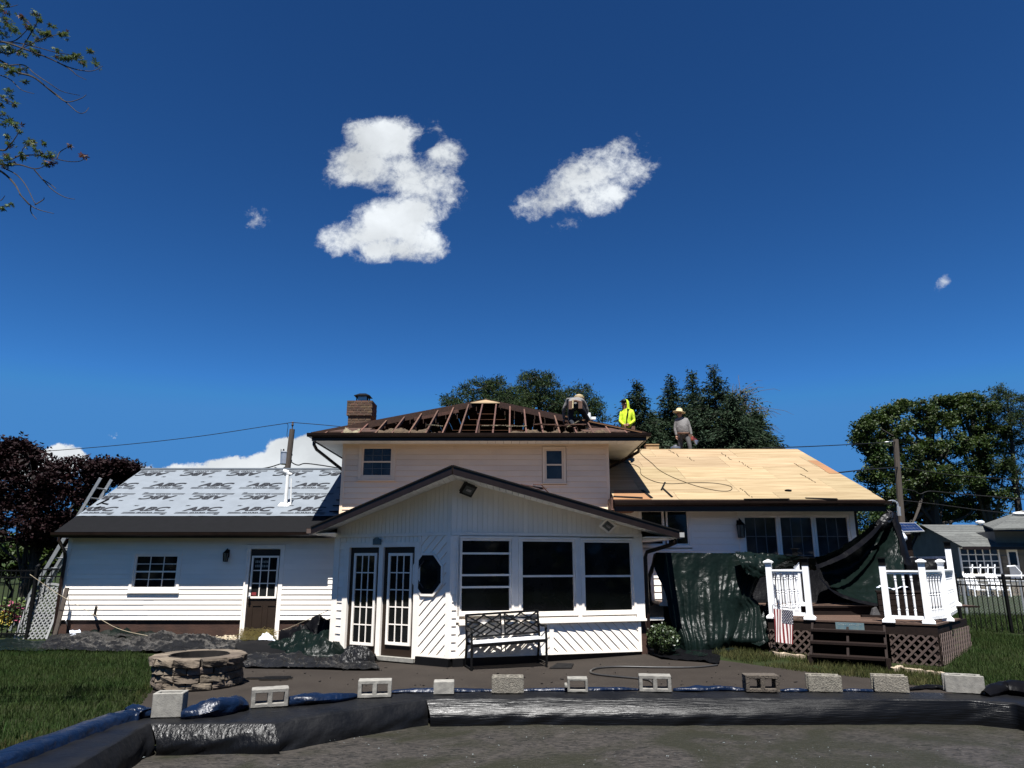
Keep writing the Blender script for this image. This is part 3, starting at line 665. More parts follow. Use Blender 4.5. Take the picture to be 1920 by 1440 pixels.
# attic floor with insulation lying between the rafters, and dark clutter behind
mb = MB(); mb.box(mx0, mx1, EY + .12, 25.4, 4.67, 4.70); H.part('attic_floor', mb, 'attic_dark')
mb = MB(); mb.box(xc - 2.0, xc + 2.1, EY + 3.1, EY + 3.15, 4.72, 5.2); H.part('attic_board', mb, 'old_wood')
for dx in (-1.3, -.2, .7, 1.6):
    mb = MB(); mb.box(xc + dx, xc + dx + .09, EY + 2.7, EY + 2.79, 4.7, 5.75 - abs(dx) * .3); H.part('attic_post', mb, 'old_wood')
x = XL + .72; i = 0
while x < XR - .7:
    w = .39; n1, n2 = 10, 9; lim = hw - abs(x + w / 2 - xc); pale = i in (0, 1)
    top = min(.17, .06 + lim * .10) * (.35 + .9 * rnd.random()); rows = []
    for j in range(n2 + 1):
        t = j / n2; yy_ = EY + .10 + t * min(1.15, lim * .75); zz = []
        for q in range(n1 + 1):
            u = q / n1; lump = fbm((x * 3 + u * 2.2, t * 3.1, 3.3)) * .075 + fbm((x * 9 + u * 8, t * 9, 1.3)) * .035
            edge = min(1, 6 * t) * (1 if t < .85 else max(.1, (1 - t) / .15))
            zz.append((x + u * w, yy_ + lump * .3, 4.72 + max(.02, (top * edge + (EZ - 4.72) * .55 + lump * 1.1 + t * .06))))
        rows.append(zz)
    mb = MB().grid(rows); H.part('insulation_batt', mb, 'insulation_pale' if pale else 'insulation', smooth=True); x += .41; i += 1
for k in range(8):
    x0 = rnd.uniform(XL + 1.2, XR - 1.6); mb = MB(); mb.beam((x0, EY + rnd.uniform(.2, .6), 5.06 + .06 * rnd.random()), (x0 + rnd.uniform(.25, .6), EY + rnd.uniform(.3, 1.0), 5.1 + .12 * rnd.random()), .06, .02); H.part('wood_scrap', mb, 'rafter' if k % 2 else 'insulation_pale')
# chimney
cx0, cx1, cy0, cy1 = -4.70, -4.05, 20.0, 20.62; ctop = 6.27
mb = MB(); mb.box(cx0 + .012, cx1 - .012, cy0 + .012, cy1 - .012, 0, ctop - .42); mb.box(cx0 - .026, cx1 + .026, cy0 - .026, cy1 + .026, ctop - .419, ctop - .004); CH = H.part('chimney', mb, 'mortar')
bm_cache = {}
def brick_at(x, y, z, w, d, h):
    key = (round(w, 3), round(d, 3), round(h, 3))
    if key not in bm_cache:
        m_ = MB(); m_.box(-w / 2, w / 2, -d / 2, d / 2, -h / 2, h / 2); bm_cache[key] = m_.mesh('brick', 'brick')
    link('brick', bm_cache[key], CH, Vector((x, y, z)) - H.loc)
course = .0735; z = 4.75; j = 0
while z < ctop - .03:
    e = .04 if z > ctop - .43 else (.02 if z > ctop - .48 else 0.0)
    if ctop - .48 < z + course < ctop - .42: e = .055
    X0, X1, Y0, Y1 = cx0 - e, cx1 + e, cy0 - e, cy1 + e; g = .012
    def run(a, b, off):
        L = .205; out = []; p = a - (L / 2 if off else 0)
        while p < b - .02: out.append((max(p, a), min(p + L - g, b))); p += L
        return [r for r in out if r[1] - r[0] > .03]
    for a, b in run(X0, X1, j % 2): brick_at((a + b) / 2, Y0 + .03, z + course / 2, b - a, .06, course - g)
    for a, b in run(Y0 + .07, Y1, (j + 1) % 2):
        brick_at(X1 - .03, (a + b) / 2, z + course / 2, .06, b - a, course - g)
        brick_at(X0 + .03, (a + b) / 2, z + course / 2, .06, b - a, course - g)
    z += course; j += 1
mb = MB(); c_ = ((cx0 + cx1) / 2 + .02, (cy0 + cy1) / 2)
mb.box(c_[0] - .19, c_[0] + .19, c_[1] - .19, c_[1] + .19, ctop - .003, ctop + .05)
for sx_ in (-1, 1):
    for sy_ in (-1, 1): mb.box(c_[0] + sx_ * .155 - .015, c_[0] + sx_ * .155 + .015, c_[1] + sy_ * .155 - .015, c_[1] + sy_ * .155 + .015, ctop + .05, ctop + .2)
H.part('flue_screen', mb, 'black_metal', CH)
mb = MB(); b = .235; t = .09; zz = ctop + .2
mb.hexa([(c_[0] - b, c_[1] - b, zz), (c_[0] + b, c_[1] - b, zz), (c_[0] + b, c_[1] + b, zz), (c_[0] - b, c_[1] + b, zz), (c_[0] - t, c_[1] - t, zz + .09), (c_[0] + t, c_[1] - t, zz + .09), (c_[0] + t, c_[1] + t, zz + .09), (c_[0] - t, c_[1] + t, zz + .09)])
H.part('chimney_cap', mb, 'black_metal', CH)
mb = MB(); mb.box(c_[0] - .13, c_[0] + .13, c_[1] - .13, c_[1] + .13, ctop + .051, ctop + .199); H.part('flue_mesh', mb, 'steel', CH)
# white vent stub beside the bent worker
v_ = P(1103, 795, 18.6); mb = MB(); mb.tube([v_ - Vector((0, 0, .4)), v_ + Vector((0, 0, .30))], .075, 12); mb.box(v_.x + .08, v_.x + .2, v_.y - .04, v_.y + .04, v_.z + .12, v_.z + .19); H.part('vent_pipe', mb, 'pipe_white')

# --- right wing
fr_ = fm
RZ, RSL, RY, RYR = 3.21, .403, 17.1, 21.99; zr = lambda Y: RZ + RSL * (Y - RY)
rx0, rx1 = 2.44, 8.89; nr_ = Vector((0, -RSL, 1)).normalized(); rr = lambda x, y: PR(x, y, RZ, RSL, RY)
mb = MB(); mb.box(2.42, 8.42, YF + .06, 26, 0, 3.08); H.part('wall', mb, 'siding')
mb = MB(); mb.prism([(8.38, YF + .1, 3.0), (8.38, 26, 3.0), (8.38, RYR, 4.95)], (.045, 0, 0)); H.part('gable', mb, 'siding')
e0, f0 = fr_.px(1203, 1022); e1, f1 = fr_.px(1289, 957); h0, k0 = fr_.px(1397, 1040); h1, k1 = fr_.px(1591, 966)
ops = [(e0 - .06, e1 + .06, f0 - .1, f1 + .06), (h0 - .12, h1 + .12, .8, k1 + .12)]
siding(H, fr_, 2.43, 8.35, .46, 3.06, .158, ops, 'siding')
mb = MB(); fr_.box(mb, 2.42, 8.4, 0, .455, -.06, -.02); H.part('foundation', mb, 'foundation')
mb = MB(); fr_.box(mb, 8.35, 8.44, .4, 3.06, -.06, .03); H.part('corner_trim', mb, 'brown')
em = (e0 + e1) / 2
window(H, fr_, e0, em - .03, f0, f1, 1, (), .06, .03, sill=False); window(H, fr_, em + .05, e1, f0, f1, 1, (), .06, .03, sill=False)
mb = MB(); fr_.ring(mb, h0 - .12, h1 + .12, .85, k1 + .12, .12, -.06, .035); PD = H.part('patio_door', mb, 'trim')
pw = (h1 - h0) / 3
for k in range(3):
    a, b = h0 + pw * k + .003, h0 + pw * (k + 1) - .003
    mb = MB(); fr_.ring(mb, a, b, .98, k1 - .002, .055, -.055, -.005); H.part('sash_frame', mb, 'trim', PD)
    lite_grid(H, PD, fr_, a, b, .98, k1, 3, 4, .056, 'glass_reflect', -.045, 'muntin_grey', .009)
# roof deck and plywood sheets
mb = MB(); mb.prism([(rx0, RY, zr(RY)), (rx1, RY, zr(RY)), (rx1, RYR, zr(RYR)), (rx0, RYR, zr(RYR))], (0, 0, -.15)); H.part('roof_deck', mb, 'old_wood')
mb = MB(); mb.prism([(rx0, RYR + .001, zr(RYR)), (rx1, RYR + .001, zr(RYR)), (rx1, 26.6, 3.35), (rx0, 26.6, 3.35)], (0, 0, -.15)); H.part('roof_deck', mb, 'plywood')
SL = math.hypot(RYR - RY, RSL * (RYR - RY)); up = Vector((0, 1, RSL)).normalized(); org = Vector((0, RY, RZ)); s = 0; row = 0; hts = [.62, 1.22, 1.22, 1.22, 1.22]
while s < SL - .02:
    s1 = min(s + hts[row], SL); x = rx0 + .0 - (.9, 1.7, .3, 1.2, .6)[row]
    while x < rx1 - .02:
        a, b = max(x, rx0), min(x + 2.44, rx1)
        if b - a > .1:
            q = [org + Vector((a + .003, 0, 0)) + up * (s + .003), org + Vector((b - .003, 0, 0)) + up * (s + .003), org + Vector((b - .003, 0, 0)) + up * (s1 - .003), org + Vector((a + .003, 0, 0)) + up * (s1 - .003)]
            q = [p + nr_ * .002 for p in q]; mb = MB(); mb.prism(q, nr_ * (.014 + .004 * rnd.random())); H.part('plywood_sheet', mb, 'plywood')
        x += 2.44
    s = s1; row += 1
# torn strip of red wood along the right rake and ragged joint marks
pts = [(1495, 843), (1560, 893), (1608, 922)]
for k in range(5):
    t0, t1 = .30 + k * .055, .30 + (k + 1) * .055
    A = Vector((rx1 - .26 - .06 * rnd.random(), 0, 0)) + org + up * (SL * (1.02 - t0)); B = Vector((rx1 - .02, 0, 0)) + org + up * (SL * (1.02 - t1))
    mb = MB(); A2 = Vector((A.x, B.y, B.z)); B2 = Vector((B.x, A.y, A.z)); mb.prism([p + nr_ * .021 for p in (A2, B, B2, A)], nr_ * .004); H.part('torn_edge', mb, 'plywood_red')
for (x0, y0, x1, y1) in ((1255, 845, 1275, 858), (1352, 850, 1372, 864), (1386, 866, 1410, 882), (1490, 870, 1516, 886), (1502, 890, 1530, 907), (1387, 917, 1412, 935), (1290, 858, 1300, 866)):
    p, q = rr(x0, y0), rr(x1, y1); mb = MB(); n = 7
    for k in range(n):
        a = p.lerp(q, k / n) + Vector((rnd.uniform(-.03, .03), 0, 0)); b = p.lerp(q, (k + .8) / n) + Vector((rnd.uniform(-.03, .03), 0, 0)); mb.beam(a + nr_ * .022, b + nr_ * .022, .018, .006, nr_)
    H.part('joint_gap', mb, 'attic_dark')
# lower left corner: loose sheets, felt strips and the open end of the eave
q = [rr(*p) for p in ((1151, 920), (1203, 920), (1222, 938), (1150, 938))]
mb = MB(); mb.prism([p + nr_ * .022 for p in q][::-1], nr_ * -.012); H.part('plywood_sheet', mb, 'plywood_red')
for pa, pb, w, lb in (((1204, 921), (1222, 936), .07, 'slanting black felt strip at the right end of the loose red plywood'), ((1242, 917), (1260, 934), .05, 'slanting black felt strip below the bent strip on the plywood'), ((1247, 906), (1240, 921), .04, 'short upright felt strip leaning up from the plywood'), ((1150, 933), (1205, 936), .10, 'long flat felt strip on the eave beside the tall block'), ((1510, 936), (1570, 938), .07, 'ragged felt strip on the gutter edge above the sliding door'), ((1395, 938), (1480, 938), .05, 'thin felt strip on the gutter edge above the tall lantern')):
    p, q = rr(*pa), rr(*pb); mb = MB(); mb.beam(p + nr_ * .03, q + nr_ * .035, w, .01, nr_); single('felt_strip', mb, 'felt', lb, 'roofing scrap', 'torn felt strips on the plywood')
mb = MB(); mb.box(2.36, 2.40, RY - .02, YF - .02, RZ - .42, RZ + .06); mb.beam((2.38, RY - .03, RZ - .32), (2.38, YF + .4, RZ + .12), .05, .2); H.part('rake_board', mb, 'rafter')
mb = MB(); mb.box(2.41, 2.9, RY + .04, YF - .03, RZ - .27, RZ - .25); H.part('eave_plywood', mb, 'plywood_red')
front_gutter(2.44, rx1 + .1, RY, RZ - .02, 'brown gutter of the plywood roof')
mb = MB(); mb.box(2.44, rx1, RY + .002, RY + .03, RZ - .26, RZ - .02); H.part('fascia', mb, 'brown')
mb = MB(); mb.box(2.9, rx1 - .02, RY + .031, YF - .0, RZ - .20, RZ - .185); H.part('soffit', mb, 'brown')
mb = MB(); mb.prism([(rx1 - .03, RY, RZ - .2), (rx1 - .03, RYR, zr(RYR) - .18), (rx1 - .03, RYR, zr(RYR) - .005), (rx1 - .03, RY, RZ - .005)], (.03, 0, 0)); H.part('rake_board', mb, 'brown')
mb = MB(); mb.box(rx0 + .02, rx1, RYR - .05, RYR + .05, zr(RYR) - .03, zr(RYR) + .008); H.part('ridge_strip', mb, 'plywood')
# scraps on the ridge and plywood
p = rr(1224, 842); mb = MB(); mb.box(p.x - .2, p.x + .2, p.y + .02, p.y + .3, p.z + .0, p.z + .13); mb.box(p.x - .21, p.x + .21, p.y, p.y + .32, p.z + .131, p.z + .16); single('cardboard_box', mb, 'card', 'small tan box standing on the ridge of the plywood roof', 'box')
p = rr(1478, 922); mb = MB(); mb.ball(p + nr_ * .03, (.09, .06, .03), 10, 6, .5, 3); single('roofing_scrap', mb, 'black_metal', 'small black scrap lying alone low on the plywood roof', 'scrap')
p = rr(1268, 842) + Vector((0, .1, 0)); mb = MB(); mb.lathe([(.13, 0), (.15, .03), (.15, .07), (.12, .09)], p, 14); mb.lathe([(.06, .09), (.07, .12), (.05, .14)], p, 10); single('nail_coil', mb, 'steel', 'round metal nail coil on the ridge near the worker in the straw hat', 'nail coil')
# air hose winding over the plywood
hp = [(1203, 843), (1201, 852), (1222, 870), (1236, 883), (1262, 897), (1305, 913), (1345, 922), (1368, 922), (1370, 914), (1340, 908), (1300, 907), (1258, 909), (1228, 905), (1203, 892), (1200, 880), (1188, 873), (1166, 868)]
mb = MB(); mb.tube([rr(*p) + nr_ * .035 for p in hp[:1]] + [rr(*p) + nr_ * .03 for p in hp], .012, 6)
pts = catmull([rr(*p) + nr_ * .03 for p in hp], 8); mb = MB(); mb.tube(pts, .0075, 6); single('air_hose', mb, 'cord', 'thin dark air hose curling over the bare plywood roof', 'hose', smooth=True)
# --- sunroom with its bent front (part of the house)
SC, SLf, SRt = Vector((-1.11, 13.28, 0)), Vector((-3.55, 14.73, 0)), Vector((2.555, 14.33, 0))
fa = Fr(SLf, SC - SLf); fb = Fr(SC, SRt - SC); la = (SC - SLf).length; lb = (SRt - SC).length
ZB, ZT = .145, 2.272
APX, TL, TR = Vector((-1.03, 12.38, 3.385)), Vector((-3.98, 14.44, 2.435)), Vector((3.22, 14.03, 2.345))
# body behind the cladding
poly = [(-3.52, 14.80), (-1.09, 13.36), (2.52, 14.40), (2.52, 17.6), (-3.52, 17.6)]
mb = MB(); n = 5
mb.prism([(x, y, .02) for x, y in poly][::1], (0, 0, 2.4)); H.part('wall', mb, 'siding')
def top_a(u): t = (fa.p(u, 0).x - APX.x) / (TL.x - APX.x); return APX.z + (TL.z - APX.z) * t - .09
def top_b(u): t = (fb.p(u, 0).x - APX.x) / (TR.x - APX.x); return APX.z + (TR.z - APX.z) * t - .09
def frieze(fr, L, top):
    u = 0
    while u < L - .01:
        e = min(u + .098, L); mb = MB(); fr.board(mb, [(u + .003, ZT + .05), (e - .003, ZT + .05), (e - .003, top(e)), (u + .003, top(u))], lambda a, b: .0, -.05)
        H.part('frieze_plank', mb, 'siding'); u = e
    mb = MB(); fr.board(mb, [(0, ZT), (L, ZT), (L, top(L) - .03), (0, top(0) - .03)], lambda a, b: -.012, -.08); H.part('wall', mb, 'siding')
    mb = MB(); fr.box(mb, 0, L, ZT - .01, ZT + .048, -.05, .022); H.part('band_trim', mb, 'trim')
frieze(fa, la, top_a); frieze(fb, lb, top_b)
ua = lambda x, y=1150: fa.px(x, y)[0]
ub = lambda x, y=1100: fb.px(x, y)[0]
# left wall: corner board, short laps, double french doors, octagon panel
s0, s1, s2, s3, s4, s5 = ua(637, 1060), ua(647, 1060), ua(656, 1060), ua(711.5, 1060), ua(719.5, 1060), ua(779, 1060)
s6 = s5 + .10
mb = MB(); fa.box(mb, -.02, s0, ZB, ZT - .012, -.06, .03); H.part('corner_trim', mb, 'trim')
siding(H, fa, s0 + .001, s1, ZB, ZT - .012, .145, [], 'siding', .02)
dz1 = fa.px(715, 1026)[1]; dz0 = .10
mb = MB(); fa.box(mb, s1, s2, .04, dz1 + .09, -.06, .036); fa.box(mb, s5, s6, .04, dz1 + .09, -.06, .036); fa.box(mb, s2, s5, dz1, dz1 + .09, -.06, .036); fa.box(mb, s3, s4, .04, dz1, -.06, .03); H.part('door_frame', mb, 'trim')
u = s1
while u < s6 - .02:
    e = min(u + .1, s6); mb = MB(); fa.box(mb, u + .003, e - .003, dz1 + .091, ZT - .012, -.05, .0); H.part('frieze_plank', mb, 'siding'); u = e
for a, b, x0, x1 in ((s2, s3, 665, 707), (s4, s5, 729, 774)):
    mb = MB(); fa.box(mb, a + .004, b - .004, dz0, dz1 - .004, -.06, -.018); D = H.part('door', mb, 'door_brown', label='brown french door with fifteen panes')
    A, B = ua(x0, 1040), ua(x1, 1040); Z1 = fa.px((x0 + x1) / 2, 1037)[1]; Z0 = fa.px((x0 + x1) / 2 - 4, 1210)[1]
    mb = MB(); fa.ring(mb, A, B, Z0, Z1, .05, -.018, .010); H.part('lite_frame', mb, 'trim', D)
    lite_grid(H, D, fa, A, B, Z0, Z1, 3, 5, .05, 'glass', -.0175, 'trim', .010)
mb = MB(); fa.box(mb, s1 + .03, s6 - .02, .03, .098, -.06, .09); H.part('threshold', mb, 'concrete')
mb = MB(); fa.box(mb, s1 + .0, s6, -.06, .029, -.06, .05); H.part('step', mb, 'brown')
# diagonal boards
def diagonal(fr, a, b, c, d, pitch, slope, proud=.018):
    base = [(a, c), (b, c), (b, d), (a, d)]; nu, nv = (1, -1) if slope > 0 else (-1, -1); nu, nv = nu * .7071, nv * .7071
    vals = [nu * u + nv * v for u, v in base]; k = min(vals)
    while k < max(vals):
        q = clip(clip(base, nu, nv, k + pitch - .002), -nu, -nv, -(k + .002))
        if len(q) > 2:
            k0 = k; mb = MB(); fr.board(mb, q, (lambda u, v: proud * (.1 + .9 * ((nu * u + nv * v) - k0) / pitch)), -.05); H.part('siding_board', mb, 'siding')
        k += pitch
ce = la - .0
mb = MB(); fa.box(mb, ce - .075, ce + .02, ZB, ZT - .012, -.05, .034); fa.box(mb, s6 + .001, s6 + .03, ZB, ZT - .012, -.05, .03); fa.box(mb, s6 + .031, ce - .076, ZB, ZB + .03, -.05, .026); H.part('corner_trim', mb, 'trim')
diagonal(fa, s6 + .03, ce - .076, ZB + .031, ZT - .012, .125, 1)
ou, oz = fa.px(803.5, 1077); orx = (ua(831, 1077) - ua(777, 1077)) / 2; orz = (fa.px(804, 1038)[1] - fa.px(804, 1116)[1]) / 2
def octo(r0, r1, d0, d1, mb):
    P8 = lambda k, r, d: fa.p(ou + orx * r * max(-1, min(1, 1.0824 * math.cos(math.pi / 8 + k * math.pi / 4))), oz + orz * r * max(-1, min(1, 1.0824 * math.sin(math.pi / 8 + k * math.pi / 4))), d)
    for k in range(8):
        p = [P8(k, r0, d0), P8(k + 1, r0, d0), P8(k + 1, r1, d0), P8(k, r1, d0), P8(k, r0, d1), P8(k + 1, r0, d1), P8(k + 1, r1, d1), P8(k, r1, d1)]; mb.hexa(p)
    return P8
mb = MB(); P8 = octo(.93, 1.04, -.05, .04, mb); OW = H.part('octagon_window', mb, 'trim', label='black octagon window')
mb = MB(); mb.add([P8(k, .935, .02) for k in range(8)], [tuple(range(8))]); H.part('pane', mb, 'glass', OW)
mb = MB(); octo(.70, .93, .021, .034, mb); H.part('inner_frame', mb, 'black_metal', OW)
mb = MB()
for k in (2, 3, 4): mb.beam(P8(k, .66, .026), P8(k + 1, .66, .026), .018, .014)
H.part('inner_trim', mb, 'lattice', OW)
# plaque over the doors
pu, pz = fa.px(710, 1016); mb = MB(); fa.box(mb, pu - .10, pu + .10, pz - .055, pz + .055, .037, .055); mb.tube([fa.p(pu - .09, pz + .03, .06), fa.p(pu - .04, pz + .07, .06), fa.p(pu + .04, pz + .07, .06), fa.p(pu + .09, pz + .03, .06)], .012, 6); single('door_plaque', mb, 'sign_blue', 'small weathered blue plaque fixed above the french doors', 'plaque')
# right wall: strip of laps, three windows, sill, diagonal apron
v1, v2 = ub(855.5), ub(861)
mb = MB(); fb.box(mb, -.02, .03, ZB, ZT - .012, -.05, .034); H.part('corner_trim', mb, 'trim')
siding(H, fb, .031, v1, ZB, ZT - .012, .135, [], 'siding', .02)
zs = fb.px(1030, 1163)[1]
mb = MB(); fb.box(mb, v1 + .001, v2 - .0, zs, ZT - .012, -.05, .03); H.part('trim_board', mb, 'trim')
wins = [((865, 956), (1013, 1144), (.335, .505, .815)), ((979, 1076), (1014.5, 1145), (.50,)), ((1096, 1184), (1016.5, 1143), (.50,))]
edges = []
for (xa, xb), (yt, yb_), bars in wins:
    ym = (yt + yb_) / 2; A, B = ub(xa, ym), ub(xb, ym); Zt = fb.px((xa + xb) / 2, yt)[1]; Zb = fb.px((xa + xb) / 2, yb_)[1]
    edges.append((A - .05, B + .05)); window(H, fb, A - .028, B + .028, Zb - .05, Zt + .028, 1, bars, .045, .035, sill=False)
pr = [v2] + [q for e in edges for q in (e[0] - .025, e[1] + .025)] + [lb]
for a, b in ((pr[0], pr[1]), (pr[2], pr[3]), (pr[4], pr[5]), (pr[6], pr[7])):
    if b - a > .01: mb = MB(); fb.box(mb, a + .001, b - .001, zs, ZT - .012, -.05, .02); H.part('trim_board', mb, 'trim')
zt_ = max(fb.px(x, y)[1] for x, y in ((910, 1013), (1028, 1014.5), (1140, 1016.5))) + .07
mb = MB(); fb.box(mb, v2, lb, zs - .045, zs - .001, -.05, .075); H.part('window_sill', mb, 'trim')
mb = MB(); fb.box(mb, v2 + .001, lb - .2, zs + .001, zs + .05, .021, .04); H.part('trim_board', mb, 'trim')
um = ub(1033.5, 1200); ue = ub(1200, 1200)
mb = MB(); fb.box(mb, um - .04, um + .04, ZB, zs - .046, -.05, .03); fb.box(mb, v1 + .001, v1 + .04, ZB, zs - .046, -.05, .03); fb.box(mb, ue - .04, ue + .02, ZB, zs - .046, -.05, .03)
fb.box(mb, v1 + .041, um - .041, ZB, ZB + .035, -.05, .024); fb.box(mb, um + .041, ue - .041, ZB, ZB + .035, -.05, .024); H.part('apron_trim', mb, 'trim')
diagonal(fb, v1 + .041, um - .041, ZB + .036, zs - .046, .125, 1); diagonal(fb, um + .041, ue - .041, ZB + .036, zs - .046, .125, -1)
mb = MB(); fb.box(mb, ue + .021, lb + .03, -.05, zs - .05, -.4, -.02); H.part('foundation', mb, 'foundation')
mb = MB(); fa.box(mb, s6, la + .03, -.06, ZB - .003, -.1, .06); fb.box(mb, .062, .25, -.06, ZB - .003, -.1, .05); H.part('foundation', mb, 'felt')
mb = MB(); fb.box(mb, .251, ue, -.06, ZB - .003, -.12, -.03); H.part('foundation', mb, 'gutter')
# roof: two slabs, fascia, soffit panels
BK = APX + Vector((.05, 5.25, 0)); TLb = TL + Vector((-.05, 3.1, 0)); TRb = TR + Vector((.06, 3.55, 0)); dn = Vector((0, 0, -.06))
mb = MB(); mb.prism([APX, TL, TLb, BK][::-1], dn); H.part('roof_deck', mb, 'roof_tan'); mb = MB(); mb.prism([APX, BK, TRb, TR][::-1], dn); H.part('roof_deck', mb, 'roof_tan')
for Tp, frr, L in ((TL, fa, la), (TR, fb, lb)):
    dirv = Tp - APX; nrm2 = frr.n
    mb = MB(); q = [APX + Vector((0, 0, .012)), Tp + Vector((0, 0, .012)), Tp + Vector((0, 0, -.12)), APX + Vector((0, 0, -.12))]; mb.prism([p + nrm2 * .002 for p in q], nrm2 * .028); H.part('fascia', mb, 'brown')
    mb = MB(); q = [APX + Vector((0, 0, .04)), Tp + Vector((0, 0, .04)), Tp + Vector((0, 0, .013)), APX + Vector((0, 0, .013))]; mb.prism([p - nrm2 * .1 for p in q], nrm2 * .145); H.part('drip_edge', mb, 'shingle_dark')
    Ln = dirv.length; n = int(Ln / .125)
    for k in range(n):
        t0, t1 = (k + .04) / n, (k + .96) / n; o0, o1 = APX + dirv * t0 + Vector((0, 0, -.115)), APX + dirv * t1 + Vector((0, 0, -.115))
        tm = (t0 + t1) / 2; dep = Vector((0, .97 - .35 * tm, 0)); i0, i1 = o0 + dep, o1 + dep
        mb = MB(); mb.prism([o0, o1, i1, i0], (0, 0, .012)); H.part('soffit_panel', mb, 'soffit')
    mb = MB(); o0, o1 = APX + Vector((0, 0, -.10)), Tp + Vector((0, 0, -.10)); mb.prism([o0, o1, o1 + Vector((0, .75, 0)), o0 + Vector((0, 1.1, 0))], (0, 0, .012)); H.part('soffit_backing', mb, 'brown')
mb = MB(); q0, q1 = TR + Vector((-.62, .02, -.135 + .04)), TR + Vector((-.0, .0, -.12)); mb.prism([TR + Vector((0, .03, -.10)), TRb + Vector((0, 0, -.10)), TRb + Vector((-.66, 0, -.10)), TR + Vector((-.66, -.15, -.10))], (0, 0, .012)); H.part('soffit', mb, 'soffit')
mb = MB(); mb.prism([TL + Vector((0, .03, -.10)), TLb + Vector((0, 0, -.10)), TLb + Vector((.5, 0, -.10)), TL + Vector((.5, -.2, -.10))], (0, 0, .012)); H.part('soffit', mb, 'soffit')
# gutters along both eaves, white end cap on the right, downspout to the corner
for T0, T1, s in ((TL, TLb, -1), (TR, TRb, 1)):
    mb = MB(); d = (T1 - T0); o = Vector((s * .06, 0, -.05)); mb.beam(T0 + o, T1 + o, .11, .11); H.part('gutter', mb, 'gutter')
    mb = MB(); mb.beam(T0 + o - d.normalized() * .018, T0 + o, .09, .09); H.part('gutter_end', mb, 'trellis' if s > 0 else 'lattice')
mb = MB(); c0 = TR + Vector((.05, .5, -.1)); mb.tube([c0, c0 + Vector((0, .0, -.08)), c0 + Vector((-.12, .03, -.13)), Vector((2.68, 14.52, 1.98)), Vector((2.63, 14.44, 1.88)), Vector((2.63, 14.44, .55)), Vector((2.66, 14.40, .35)), Vector((2.72, 14.3, .22)), Vector((2.74, 14.3, .08))], .04, 8); H.part('downspout', mb, 'gutter')
mb = MB(); mb.beam((2.62, 14.50, zs - .03), (2.95, 14.6, zs - .03), .1, .05); H.part('trim_board', mb, 'trim')
# scrap strips on the sunroom roof edge
t = APX.lerp(TR, .28); u_ = (TR - APX).normalized(); mb = MB(); mb.beam(t + Vector((0, .15, .06)), t + u_ * .45 + Vector((0, .15, .11)), .05, .02); mb.beam(t + u_ * .3 + Vector((0, .1, .05)), t + u_ * .52 + Vector((0, .2, .12)), .03, .02); mb.tube([t + u_ * .25 + Vector((0, .1, .12)), t + u_ * .42 + Vector((0, .1, .16)), t + u_ * .6 + Vector((0, .1, .02))], .012, 5)
single('wood_scrap', mb, 'rafter', 'splintered roof wood scraps lying on the sunroom roof edge', 'roofing scrap')
# floodlights
def floodlight(px, py, fr, face_mat, label, tilt):
    u, v = fr.px(px, py, .25); T = Thing('floodlight', label, 'floodlight', fr.p(u, v, .25), 'floodlights under the sunroom gable')
    c = fr.p(u, v, .25); ax = (fr.n * .8 + Vector((0, 0, -.55)) + fr.u * tilt).normalized(); sd = ax.cross(Vector((0, 0, 1))).normalized(); up_ = sd.cross(ax)
    rot = Matrix((sd, up_, ax)).transposed().to_4x4(); rz = Matrix.Rotation(R(18 if tilt > 0 else 38), 4, 'Z')
    def bx(w, h, d0, d1, m, nm):
        mb = MB(); mb.box(-w, w, -h, h, d0, d1); mb.v = [c + (rot @ rz @ p) for p in mb.v]; return T.part(nm, mb, m)
    bx(.12, .10, -.04, .03, face_mat, 'housing'); bx(.135, .115, .03, .042, face_mat, 'bezel'); bx(.095, .075, .043, .05, 'lamp_glass', 'lens'); bx(.05, .02, .051, .062, 'steel', 'bulb')
    mb = MB(); mb.tube([c - ax * .03, c - ax * .06 + Vector((0, 0, .08)), c - fr.n * .06 + Vector((0, 0, .16))], .015, 6); mb.lathe([(.05, 0), (.05, .03)], c - fr.n * .06 + Vector((0, 0, .15)), 10); T.part('bracket', mb, face_mat)
floodlight(877, 917, fb, 'black_metal', 'black floodlight under the peak of the sunroom gable', .15)
floodlight(1139, 984, fb, 'trim', 'white floodlight under the right slope of the sunroom gable', -.1)
# wall lanterns
def lantern(px, py, h, label):
    u, v = fm.px(px, py, .12); T = Thing('wall_lantern', label, 'lantern', fm.p(u, v, .12), 'black wall lanterns'); c = fm.p(u, v, .14); w = h * .24
    mb = MB(); mb.box(c.x - w * .6, c.x + w * .6, YF - .035, YF - .02, c.z - h * .1, c.z + h * .55); mb.tube([(c.x, YF - .03, c.z + h * .5), (c.x, YF - .08, c.z + h * .62), (c.x, c.y, c.z + h * .5)], .014, 6); T.part('bracket', mb, 'black_metal')
    mb = MB(); mb.lathe([(w * 1.15, h * .26), (w * .9, h * .34), (w * .3, h * .48), (w * .12, h * .55)], c, 6); T.part('cap', mb, 'black_metal')
    mb = MB()
    for k in range(6): a = math.pi * (k / 3); mb.beam(c + Vector((math.cos(a) * w * .8, math.sin(a) * w * .8, -h * .42)), c + Vector((math.cos(a) * w, math.sin(a) * w, h * .26)), .012, .012)
    mb.lathe([(w * .85, -h * .46), (w * .85, -h * .41)], c, 6); T.part('cage', mb, 'black_metal')
    mb = MB(); mb.lathe([(w * .72, -h * .40), (w * .9, h * .25)], c, 6); T.part('glass', mb, 'lamp_glass')
lantern(424, 1043, .28, 'small black lantern on the siding left of the brown back door'); lantern(1389, 993, .42, 'tall black lantern on the siding left of the sliding glass door')

